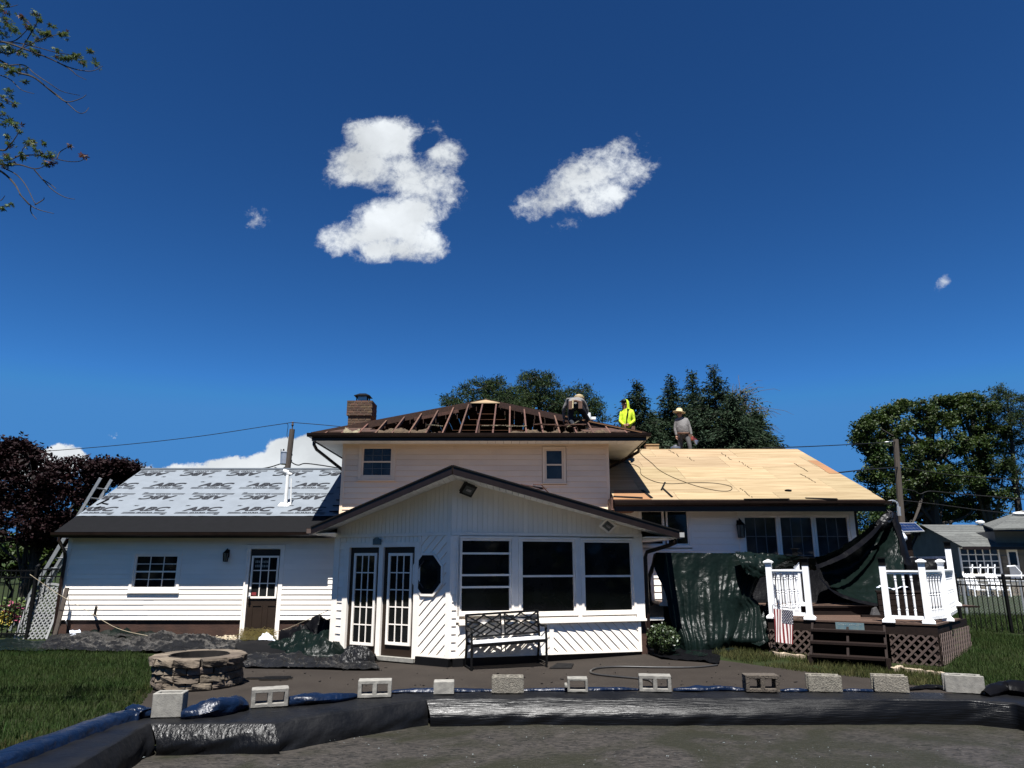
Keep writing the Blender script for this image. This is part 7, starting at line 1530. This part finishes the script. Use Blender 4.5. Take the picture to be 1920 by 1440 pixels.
# chain link fence further back
ca, cb = Vector((P(1800, 1150, 24).x, 24.0, 0)), Vector((P(2060, 1150, 22.5).x, 22.5, 0)); TCh = Thing('chain_link_fence', 'silver chain link fence behind the black right fence', 'fence', ca); Lc = (cb - ca).length; tc_ = (cb - ca) / Lc; mb = MB(); hC = 1.18; k = -hC
while k < Lc:
    for s in (1, -1):
        u0, u1 = (k, k + hC) if s > 0 else (k + hC, k); za, zb_ = 0.03, hC
        a, b = max(0, min(Lc, u0)), max(0, min(Lc, u1))
        if abs(u1 - u0) > 0 and abs(a - b) > .02:
            f = lambda u: za + (zb_ - za) * (u - u0) / (u1 - u0); mb.beam(ca + tc_ * a + Vector((0, .004 * s, f(a))), ca + tc_ * b + Vector((0, .004 * s, f(b))), .006, .006)
    k += .085
TCh.part('mesh', mb, 'alu', kind='stuff'); mb = MB(); mb.tube([ca + Vector((0, 0, hC + .01)), cb + Vector((0, 0, hC + .01))], .022, 6); TCh.part('top_rail', mb, 'alu')
for q in (.2, 1.75, 3.4): mb = MB(); mb.tube([ca + tc_ * q, ca + tc_ * q + Vector((0, 0, hC + .06))], .035, 8); TCh.part('post', mb, 'alu')

# ------------------------------------------------------------------ ladder leaning on the left gable
la_, lb_ = P(84, 1090, 20.2), P(199, 898, 20.0); base_ = la_ + (la_ - lb_) * ((la_.z) / (lb_.z - la_.z)); T = Thing('extension_ladder', 'aluminium extension ladder leaning against the left gable', 'ladder', base_); wv = Vector((.08, .40, 0))
for s in (-.5, .5): mb = MB(); mb.beam(base_ + wv * s, lb_ + wv * s, .03, .085, (1, 0, 0)); T.part('rail', mb, 'alu')
for s in (-.38, .38): mb = MB(); o = Vector((-.05, 0, .03)); mb.beam(base_.lerp(lb_, .02) + wv * s + o, base_.lerp(lb_, .60) + wv * s + o, .028, .075, (1, 0, 0)); T.part('fly_rail', mb, 'alu')
nr = int((lb_ - base_).length / .3)
for k in range(1, nr): c = base_.lerp(lb_, k / nr); mb = MB(); mb.tube([c - wv * .5, c + wv * .5], .017, 6); T.part('rung', mb, 'alu')

# ------------------------------------------------------------------ neighbour house at the right
Yn = 40.0; q = lambda x, y, Y=Yn: P(x, y, Y)
T = Thing('neighbour_house', 'low grey neighbour house with a shingled roof on the right', 'house', (q(1830, 1080).x, Yn, 0)); e0_, e1_ = q(1798, 1025), q(2100, 1025); zE = e0_.z; YR_ = 43.7; r0_ = P(1727, 984, YR_); zR = r0_.z; xe = r0_.x
xr1 = q(2100, 1025).x; zg = 0.0; wy = Yn + .5
mb = MB(); mb.box(xe + .5, xr1, wy, 2 * YR_ - wy, 0, zE - .1); T.part('wall', mb, 'stucco_grey')
gx = xe
# gable end wall facing the camera's left, roof slabs
mb = MB(); mb.prism([(xe + .4, wy + .02, 0), (xe + .4, wy + .02, zE - .05), (xe + .4, YR_, zR - .15), (xe + .4, 2 * YR_ - wy, zE - .05), (xe + .4, 2 * YR_ - wy, 0)], (.1, 0, 0)); T.part('wall', mb, 'stucco_grey')
nS_ = 9
for k in range(nS_):
    t0, t1 = k / nS_, (k + 1.12) / nS_; A, B = Vector((xe, Yn, zE)), Vector((gx, YR_, zR)); A2, B2 = Vector((xr1, Yn, zE)), Vector((xr1, YR_, zR))
    segs = 10
    for s in range(segs):
        u0, u1 = s / segs, (s + 1) / segs; o = Vector((0, 0, .02 * (1 - (k % 2) * .3)))
        mb = MB(); mb.prism([A.lerp(B, t0).lerp(A2.lerp(B2, t0), u0) + o, A.lerp(B, t0).lerp(A2.lerp(B2, t0), u1) + o, A.lerp(B, t1).lerp(A2.lerp(B2, t1), u1) - o * .2, A.lerp(B, t1).lerp(A2.lerp(B2, t1), u0) - o * .2], (0, 0, -.04)); T.part('roof_shingles', mb, 'roof_grey')
mb = MB(); mb.prism([(gx, YR_ + .01, zR), (xr1, YR_ + .01, zR), (xr1, 2 * YR_ - Yn, zE), (gx, 2 * YR_ - Yn, zE)], (0, 0, -.05)); T.part('roof', mb, 'roof_grey')
mb = MB(); mb.box(xe, xr1, Yn - .04, Yn - .005, zE - .16, zE); T.part('fascia', mb, 'brown')
# higher wing at the far right
h0_, h1_ = P(1862, 991, 39.3), P(2000, 986, 39.3); ap_ = P(1922, 957, 42.5); rj_ = P(1842, 983, 43.6)
mb = MB(); mb.prism([h0_, h1_ + Vector((2, 0, 0)), Vector((h1_.x + 2, 42.5, ap_.z)), Vector((ap_.x - .2, 42.5, ap_.z))], (0, 0, -.08)); mb.prism([h0_, Vector((ap_.x - .2, 42.5, ap_.z)), rj_], (0, 0, -.08)); T.part('roof', mb, 'roof_grey')
mb = MB(); mb.box(h0_.x + .9, h1_.x + 2, 40.6, 43.5, zE - .05, h0_.z - .1); T.part('wall', mb, 'stucco_grey')
dm = P(1910, 964, 41.6); mb = MB(); mb.ball(dm, (.36, .3, .14), 12, 6); T.part('skylight', mb, 'pipe_white')
vt = P(1838, 983, 43.6); mb = MB(); mb.lathe([(.1, -.2), (.1, .02), (.24, .05), (.25, .14), (.16, .2), (.02, .22)], vt, 10); T.part('roof_vent', mb, 'pipe_white')
frn = Fr((0, wy, 0), (1, 0, 0)); U = lambda x, y: frn.px(x, y)
wa, wb = U(1806, 1074)[0], U(1876, 1074)[0]; wz0, wz1 = U(1840, 1076)[1], U(1840, 1028)[1]
wn = MB(); frn.ring(wn, wa - .08, wb + .08, wz0 - .08, wz1 + .05, .08, -.02, .06); WNn = T.part('window', wn, 'trim')
for i in range(5):
    for j in range(4):
        u0, u1 = wa + (wb - wa) * i / 5, wa + (wb - wa) * (i + 1) / 5; v0_, v1_ = wz0 + (wz1 - wz0) * j / 4, wz0 + (wz1 - wz0) * (j + 1) / 4
        mb = MB(); frn.box(mb, u0 + .03, u1 - .03, v0_ + .03, v1_ - .03, .005, .015); T.part('pane', mb, 'glass_reflect' if i in (0, 3, 4) else 'glass', WNn)
for i in range(1, 5): mb = MB(); u = wa + (wb - wa) * i / 5; frn.box(mb, u - .03, u + .03, wz0, wz1, .005, .03); T.part('muntin', mb, 'trim', WNn)
for j in range(1, 4): mb = MB(); v = wz0 + (wz1 - wz0) * j / 4; frn.box(mb, wa, wb, v - .025, v + .025, .005, .027); T.part('muntin', mb, 'trim', WNn)
da_, db_ = U(1889, 1050)[0], U(1909, 1050)[0]; dzt = U(1900, 1030)[1]
mb = MB(); frn.box(mb, da_, db_, .3, dzt, 0, .05); Dn = T.part('door', mb, 'siding'); mb = MB(); frn.box(mb, da_ + .1, db_ - .1, dzt - .85, dzt - .15, .051, .06); T.part('pane', mb, 'glass', Dn)
mb = MB(); frn.box(mb, U(1912, 1060)[0], U(1960, 1060)[0], .0, U(1930, 1040)[1], .0, .04); T.part('wall', mb, 'stone_tan')
k = 0; x = U(1878, 1050)[0]
while x < U(1888, 1050)[0]:
    for j in range(8): mb = MB(); frn.box(mb, x + .01, x + .31, .5 + j * .2, .69 + j * .2, 0, .05 + .01 * rnd.random()); T.part('stone', mb, 'stone_tan')
    x += .33
# porch slab with white rail, two white chairs
Yp_ = 37.5; mb = MB(); mb.box(P(1795, 1085, Yp_).x, P(2050, 1085, Yp_).x, Yp_ - .1, wy - .01, 0, P(1850, 1088, Yp_).z); T.part('porch', mb, 'concrete')
x = P(1797, 1085, Yp_).x
zp = P(1850, 1077, Yp_).z
while x < P(2000, 1085, Yp_).x:
    for j in range(2): mb = MB(); mb.box(x + .01, x + .43, Yp_ - .18, Yp_ - .101, j * .28 + .01, j * .28 + .27); T.part('stone', mb, 'stone_tan')
    x += .45
zp0 = P(1850, 1088, Yp_).z; mb = MB(); mb.beam(P(1805, 1079, Yp_), P(1960, 1079, Yp_), .06, .07); T.part('porch_rail', mb, 'vinyl')
mb = MB(); mb.beam(P(1817, 1064, Yp_ + 1), P(1866, 1064, Yp_ + 1), .05, .05)
for x in (1823, 1838, 1852, 1865): mb.beam(P(x, 1058, Yp_ + 1), P(x, 1080, Yp_ + 1), .05, .05, (0, 1, 0))
T.part('porch_rail', mb, 'vinyl'); mb = MB(); mb.tube([P(1888, 1062, Yp_), P(1903, 1061, Yp_), P(1915, 1074, Yp_), P(1915, 1085, Yp_)], .035, 6); T.part('handrail', mb, 'vinyl')
for cx_, lab in ((1832, 'white rocking chair nearer the picture window of the grey house'), (1874, 'white rocking chair beside the door of the grey house')):
    c = P(cx_, 1094, Yp_ - 1.0); c.z = .25; Tc = Thing('rocking_chair', lab, 'chair', (c.x, c.y, 0), 'white rocking chairs by the neighbour porch'); 
    for i in range(5): mb = MB(); x = -.24 + .12 * i; mb.beam(c + Vector((x, .25, .22)), c + Vector((x - .12, .45, .95)), .09, .02, (0, 1, 0)); Tc.part('back_slat', mb, 'vinyl')
    mb = MB(); mb.box(c.x - .3, c.x + .3, c.y - .25, c.y + .27, c.z + .17, c.z + .21); Tc.part('seat', mb, 'vinyl')
    for sx_ in (-.32, .32):
        mb = MB(); mb.beam(c + Vector((sx_, -.25, .42)), c + Vector((sx_, .35, .45)), .1, .03); Tc.part('armrest', mb, 'vinyl'); mb = MB(); mb.beam(c + Vector((sx_, -.22, -.2)), c + Vector((sx_, -.22, .42)), .05, .05, (0, 1, 0)); Tc.part('leg', mb, 'vinyl'); mb = MB(); mb.beam(c + Vector((sx_, .3, -.2)), c + Vector((sx_, .3, .42)), .05, .05, (0, 1, 0)); Tc.part('leg', mb, 'vinyl')
        mb = MB(); mb.tube([c + Vector((sx_, -.45, -.17)), c + Vector((sx_, 0, -.23)), c + Vector((sx_, .5, -.15))], .025, 5); Tc.part('rocker', mb, 'vinyl')
# drive and bare earth behind the chain link
polysheet('driveway', [(14.5, 25.0), (40, 24.2), (40, 27.0), (14.5, 28.6)], .012, 'gravel_pale', step=4, hf=lambda x, y: -.0)
polysheet('bare_earth', [(14.5, 28.7), (40, 27.1), (40, 33), (15.5, 34)], .010, 'dirt_tan', step=4, hf=lambda x, y: -.0)

# ------------------------------------------------------------------ workers on the roofs
def figure(label, loc, joints, edges, radii, regions, face=None, mats=('shirt_grey', 'pants_dark', 'skin', 'boots'), group='roofers at work'):
    """one continuous skinned body; regions: bone -> material index"""
    T = Thing('person', label, 'person', loc, group); names = list(joints); me = bpy.data.meshes.new('body'); me.from_pydata([joints[n] for n in names], [(names.index(a), names.index(b)) for a, b in edges], [])
    o = bpy.data.objects.new('body_source', me); COL.objects.link(o); md = o.modifiers.new('skin', 'SKIN'); sv = me.skin_vertices[0].data
    for i, n in enumerate(names): r = radii[n]; sv[i].radius = r if isinstance(r, tuple) else (r, r); sv[i].use_root = (n == 'pelvis')
    md2 = o.modifiers.new('sub', 'SUBSURF'); md2.levels = 2; md2.render_levels = 2; bpy.context.view_layer.update()
    nm = bpy.data.meshes.new_from_object(o.evaluated_get(bpy.context.evaluated_depsgraph_get())); bpy.data.objects.remove(o); nm.name = 'body'; nm.materials.clear()
    for m in mats: nm.materials.append(MATS[m])
    E = [(Vector(joints[a]), Vector(joints[b]), regions.get((a, b), 0)) for a, b in edges]
    for p in nm.polygons:
        c = p.center; best = min(E, key=lambda e: (c - (e[0].lerp(e[1], max(0, min(1, (c - e[0]).dot(e[1] - e[0]) / max(1e-6, (e[1] - e[0]).length_squared)))))).length); p.material_index = best[2]; p.use_smooth = True
    for v in nm.vertices: v.co += noise.noise_vector(v.co * 9) * .008
    link('body', nm, T.root); return T
def std(j):
    E = [('pelvis', 'belly'), ('belly', 'chest'), ('chest', 'neck'), ('neck', 'head'), ('head', 'crown')]
    Rg = {('neck', 'head'): 2, ('head', 'crown'): 2}
    for s in 'LR':
        E += [('chest', 'sh' + s), ('sh' + s, 'el' + s), ('el' + s, 'wr' + s), ('pelvis', 'hip' + s), ('hip' + s, 'kn' + s), ('kn' + s, 'an' + s), ('an' + s, 'toe' + s)]
        Rg.update({('pelvis', 'hip' + s): 1, ('hip' + s, 'kn' + s): 1, ('kn' + s, 'an' + s): 1, ('an' + s, 'toe' + s): 3})
    Rr = {'pelvis': (.16, .12), 'belly': (.165, .125), 'chest': (.18, .125), 'neck': .06, 'head': (.085, .095), 'crown': .07}
    for s in 'LR': Rr.update({'sh' + s: .078, 'el' + s: .052, 'wr' + s: .036, 'hip' + s: .11, 'kn' + s: .072, 'an' + s: .05, 'toe' + s: .042})
    return E, Rr, Rg
def hand(T, w, d, mat='skin', curl=.5):
    w, d = Vector(w), Vector(d).normalized(); sdv = d.orthogonal().normalized(); up_ = sdv.cross(d); mb = MB(); mb.ball(w + d * .045, (.04, .03, .045), 8, 6)
    for k, L in enumerate((.065, .075, .07, .055)):
        b = w + d * .075 + sdv * (-.027 + .018 * k); mb.tube([b, b + d * L * .5 + up_ * .01 * curl, b + d * L * .85 + up_ * .035 * curl], [.0095, .009, .007], 6)
    b = w + d * .03 - sdv * .035; mb.tube([b, b - sdv * .02 + d * .03, b - sdv * .02 + d * .055 + up_ * .012], [.011, .010, .008], 6); return T.part('hand', mb, mat, local=True, smooth=True)
def face(T, c, f, mat='skin'):   # nose, ears, eyes and mouth on a head centred at c that looks along f
    c, f = Vector(c), Vector(f).normalized(); s = f.cross(Vector((0, 0, 1))).normalized(); u = s.cross(f); mb = MB(); mb.hexa([c + f * .085 + s * a + u * b for a, b in ((-.012, .01), (.012, .01))] + [c + f * .115 + s * a + u * b for a, b in ((.016, -.025), (-.016, -.025))] + [c + f * .085 + s * a + u * .035 for a in (-.007, .007)] + [c + f * .095 + s * a + u * .0 for a in (.009, -.009)])
    for k in (-1, 1): mb.ball(c + s * .088 * k + u * .0, (.016, .022, .032), 6, 5)
    T.part('nose_and_ears', mb, mat, local=True, smooth=True); mb = MB()
    for k in (-1, 1): mb.ball(c + f * .088 + s * .034 * k + u * .022, .012, 6, 5)
    mb.ball(c + f * .088 - u * .055, (.026, .012, .006), 8, 5); T.part('eyes_and_mouth', mb, 'black_metal', local=True)
# worker kneeling and bending over the rafters, seen from behind
E, Rr, Rg = std(0); o1 = P(1076, 806, 18.0)
J = {'pelvis': (.06, .05, .66), 'belly': (.07, .22, .80), 'chest': (.11, .42, .90), 'neck': (.17, .58, .92), 'head': (.21, .68, .93), 'crown': (.22, .74, .99), 'shL': (-.10, .42, .86), 'elL': (-.22, .52, .62), 'wrL': (-.20, .66, .40), 'shR': (.30, .44, .84), 'elR': (.42, .54, .60), 'wrR': (.36, .70, .38),
     'hipL': (-.06, .05, .62), 'knL': (-.08, .12, .28), 'anL': (-.02, -.16, .10), 'toeL': (.0, -.30, .06), 'hipR': (.18, .08, .62), 'knR': (.34, .30, .42), 'anR': (.52, .42, .20), 'toeR': (.64, .40, .10)}
Rg1 = dict(Rg); T1 = figure('roofer in grey shirt bent double over the open rafters', o1, J, E, Rr, Rg1)
hand(T1, J['wrL'], (0, .3, -1)); hand(T1, J['wrR'], (0, .3, -1)); face(T1, J['head'], (.1, .9, -.4))
mb = MB(); mb.lathe([(.155, -.02), (.15, .0), (.09, .015), (.08, .10), (.03, .13)], (0, 0, 0), 14); mt = Matrix.Translation(Vector(J['crown']) + Vector((.0, .02, .0))) @ Matrix.Rotation(R(-48), 4, 'X'); mb.v = [mt @ v for v in mb.v]; T1.part('hat', mb, 'straw_hat', local=True, smooth=True)
mb = MB(); mb.tube([(-.10, .0, .72), (.05, -.09, .74), (.22, .02, .72)], .035, 8); mb.box(-.13, -.02, -.12, -.06, .52, .70); mb.box(.12, .22, -.10, -.04, .54, .70); T1.part('tool_belt', mb, 'leather', local=True); mb = MB(); mb.beam((-.03, -.14, .54), (-.02, -.13, .78), .03, .02, (0, 1, 0)); T1.part('hammer', mb, 'straw_hat', local=True)
# worker in the yellow hooded shirt, seen from the front left, looking left
o2 = P(1176, 802, 20.4); o2.z -= .93
J = {'pelvis': (0, 0, .92), 'belly': (-.02, -.01, 1.10), 'chest': (-.0, .0, 1.34), 'neck': (-.03, 0, 1.50), 'head': (-.06, -.02, 1.62), 'crown': (-.05, -.01, 1.70), 'shL': (-.14, .06, 1.40), 'elL': (-.20, .0, 1.12), 'wrL': (-.12, -.20, .98), 'shR': (.16, -.04, 1.40), 'elR': (.20, -.06, 1.12), 'wrR': (.02, -.24, .98), 'hipL': (-.10, .0, .88), 'knL': (-.12, -.02, .48), 'anL': (-.12, .04, .09), 'toeL': (-.18, -.1, .04), 'hipR': (.10, 0, .88), 'knR': (.12, -.02, .48), 'anR': (.12, .05, .09), 'toeR': (.06, -.1, .04)}
Ry = {k: (tuple(w * .86 for w in r) if isinstance(r, tuple) else r * .9) for k, r in Rr.items()}
T2_ = figure('roofer in bright yellow hooded shirt standing behind the hip roof', o2, J, E, Ry, Rg, mats=('hivis', 'pants_dark', 'skin', 'boots')); hand(T2_, J['wrL'], (.2, -.6, -.3)); hand(T2_, J['wrR'], (-.6, -.4, -.2)); face(T2_, J['head'], (-.92, -.3, -.15))
mb = MB(); rows = []
for i in range(11):
    a = -1.25 + 3.3 * i / 10; rows.append([Vector((-.045 + .02 + .135 * math.cos(a) * k - .02, -.01 + .125 * math.sin(a) * k, zz)) for zz, k in ((1.46, 1.15), (1.54, 1.02), (1.62, 1.0), (1.70, .92), (1.76, .6), (1.785, .15))])
mb.grid(rows); T2_.part('hood', mb, 'hivis', local=True, smooth=True); mb = MB(); mb.ball((-.06, -.02, 1.71), (.105, .105, .07), 12, 8); mb.prism([(-.13, -.09, 1.70), (-.195, -.075, 1.69), (-.195, .02, 1.69), (-.13, .05, 1.70)], (0, 0, .015)); T2_.part('cap', mb, 'black_metal', local=True, smooth=True)
mb = MB(); mb.tube(catmull([(.03, -.10, 1.48), (.01, -.165, 1.36), (-.03, -.17, 1.2), (-.03, -.16, 1.02)], 4), .017, 6); mb.tube(catmull([(.10, .10, 1.46), (.12, .14, 1.3), (.1, .13, 1.02)], 4), .017, 6); mb.tube([(-.17, 0, .99), (0, -.155, .97), (.17, 0, .99), (0, .15, .98), (-.17, 0, .99)], .028, 6); T2_.part('harness', mb, 'black_metal', local=True)
mb = MB(); mb.box(.08, .20, -.16, -.06, .72, .95); mb.box(-.16, -.06, -.17, -.09, .74, .93); T2_.part('tool_pouch', mb, 'leather', local=True)
# worker in the straw hat on the ridge
o3 = P(1283, 846, 22.25); o3.z -= .40
J = {'pelvis': (.0, 0, .92), 'belly': (-.03, -.03, 1.10), 'chest': (-.03, .0, 1.33), 'neck': (-.06, 0, 1.48), 'head': (-.09, -.02, 1.59), 'crown': (-.09, -.01, 1.67), 'shL': (-.18, .03, 1.39), 'elL': (-.25, .03, 1.12), 'wrL': (-.23, -.05, .88), 'shR': (.13, -.03, 1.39), 'elR': (.21, -.04, 1.12), 'wrR': (.24, -.10, .88), 'hipL': (-.09, .02, .88), 'knL': (-.10, .06, .48), 'anL': (-.12, .14, .12), 'toeL': (-.18, .02, .06), 'hipR': (.10, -.02, .88), 'knR': (.13, -.20, .60), 'anR': (.14, -.26, .22), 'toeR': (.12, -.44, .24)}
Rq = dict(Rr); Rq['belly'] = (.18, .15); T3 = figure('roofer in wide straw hat and grey shirt standing at the plywood ridge', o3, J, E, Rq, Rg, mats=('shirt_grey', 'pants_grey', 'skin', 'boots')); hand(T3, J['wrL'], (0, -.2, -1)); hand(T3, J['wrR'], (.1, -.3, -1)); face(T3, J['head'], (-.85, -.5, -.2))
mb = MB(); mb.lathe([(.20, -.035), (.195, -.02), (.105, .0), (.092, .085), (.05, .11), (.01, .11)], (0, 0, 0), 18); mt = Matrix.Translation(Vector((-.09, -.01, 1.675))) @ Matrix.Rotation(R(8), 4, 'Y'); mb.v = [mt @ v for v in mb.v]; T3.part('hat', mb, 'straw_hat', local=True, smooth=True)
mb = MB(); mb.tube([(-.20, 0, .97), (-.1, -.17, .95), (.1, -.17, .95), (.20, 0, .97), (0, .18, .96), (-.20, 0, .97)], .030, 6); mb.box(.12, .24, -.14, -.04, .72, .92); T3.part('tool_belt', mb, 'leather', local=True)
og = o3 + Vector((.24, -.16, .74)); Tg = Thing('nail_gun', 'red nail gun in the hand of the worker in the straw hat', 'nail gun', og, ); mb = MB(); mb.beam(og + Vector((.02, -.02, .10)), og + Vector((-.01, .02, -.02)), .05, .06); mb.beam(og + Vector((-.04, -.1, .03)), og + Vector((.12, .05, -.02)), .07, .08); Tg.part('body', mb, 'red_tool'); mb = MB(); mb.tube([og + Vector((.06, -.02, -.02)), og + Vector((.10, -.04, -.16))], [.05, .035], 8); mb.lathe([(.055, -.04), (.06, 0), (.055, .04)], og + Vector((.12, 0, -.06)), 8); Tg.part('magazine', mb, 'steel')

# ------------------------------------------------------------------ grass
def blades(polys, dens, hmin, hmax, wid, mask=None):
    out = []
    for poly in polys:
        poly = np.array(poly); x0, y0 = poly.min(0); x1, y1 = poly.max(0); n = int((x1 - x0) * (y1 - y0) * dens); x = rng.uniform(x0, x1, n); y = rng.uniform(y0, y1, n); ins = np.zeros(n, bool); j = len(poly) - 1
        for i in range(len(poly)):
            xi, yi = poly[i]; xj, yj = poly[j]; c = ((yi > y) != (yj > y)) & (x < (xj - xi) * (y - yi) / (yj - yi + 1e-12) + xi); ins ^= c; j = i
        x, y = x[ins], y[ins]
        if mask is not None: m = np.array([mask(a, b) for a, b in zip(x, y)]); x, y = x[m], y[m]
        n = len(x); z = np.array([ground(a, b) for a, b in zip(x, y)]) if n < 200000 else np.zeros(n)
        h = rng.uniform(hmin, hmax, n); a = rng.uniform(0, 6.28, n); l = rng.normal(0, .45, n) * h; b_ = rng.uniform(0, 6.28, n); w = wid * rng.uniform(.6, 1.3, n)
        p = np.stack([x, y, z], 1); s = np.stack([np.cos(a), np.sin(a), 0 * a], 1) * w[:, None]; t = np.stack([np.cos(b_) * l, np.sin(b_) * l, h], 1); out.append(np.stack([p - s, p + s, p + t], 1))
    return np.concatenate(out)
lawnL = [gp(-500, 1440), gp(-420, 1225), gp(60, 1219), gp(240, 1222), gp(322, 1240), gp(292, 1288), gp(250, 1340), gp(225, 1352), gp(0, 1428), gp(-200, 1500)]
q = blades([lawnL], 1100, .035, .095, .006); o = link('grass', quads_mesh('grass', q, 'grass', 3)); props(o, 'mown green lawn left of the pool', 'grass', None, 'stuff')
lawnR = [gp(1745, 1290), gp(1725, 1262), gp(1775, 1256), gp(1815, 1222), gp(1800, 1196), gp(2150, 1225), gp(2150, 1330), gp(1900, 1300), gp(1830, 1294)]
q = blades([lawnR], 1000, .04, .11, .006); o = link('grass', quads_mesh('grass', q, 'grass', 3)); props(o, 'green lawn right of the deck', 'grass', None, 'stuff')
lawnM = [gp(1335, 1238), gp(1352, 1222), gp(1440, 1214), gp(1462, 1230), gp(1520, 1240), gp(1680, 1252), gp(1775, 1257), gp(1770, 1292), gp(1745, 1292), gp(1640, 1274), gp(1480, 1258)]
q = blades([lawnM], 1500, .03, .12, .006, lambda a, b: noise.noise(Vector((a * 2.1, b * 2.1, 3))) > -.22); o = link('grass', quads_mesh('grass', q, 'grass_dry', 3)); props(o, 'ragged half dry grass strip in front of the deck', 'grass', None, 'stuff')
edge = [gp(-200, 1500), gp(0, 1428), gp(225, 1352), gp(250, 1340), gp(290, 1290), gp(270, 1288), gp(215, 1338), gp(0, 1398), gp(-200, 1460)]
q = blades([edge], 900, .03, .09, .006); o = link('grass', quads_mesh('grass', q, 'grass_dry', 3)); props(o, 'yellowing grass edge along the blue tarp', 'grass', None, 'stuff')
lawnB = [(11, 17.8), (19, 17.2), (22, 24), (13.5, 24.5)]; q = blades([lawnB], 260, .05, .12, .010); o = link('grass', quads_mesh('grass', q, 'grass', 3)); props(o, 'grass between the black fence and the chain link fence', 'grass', None, 'stuff')
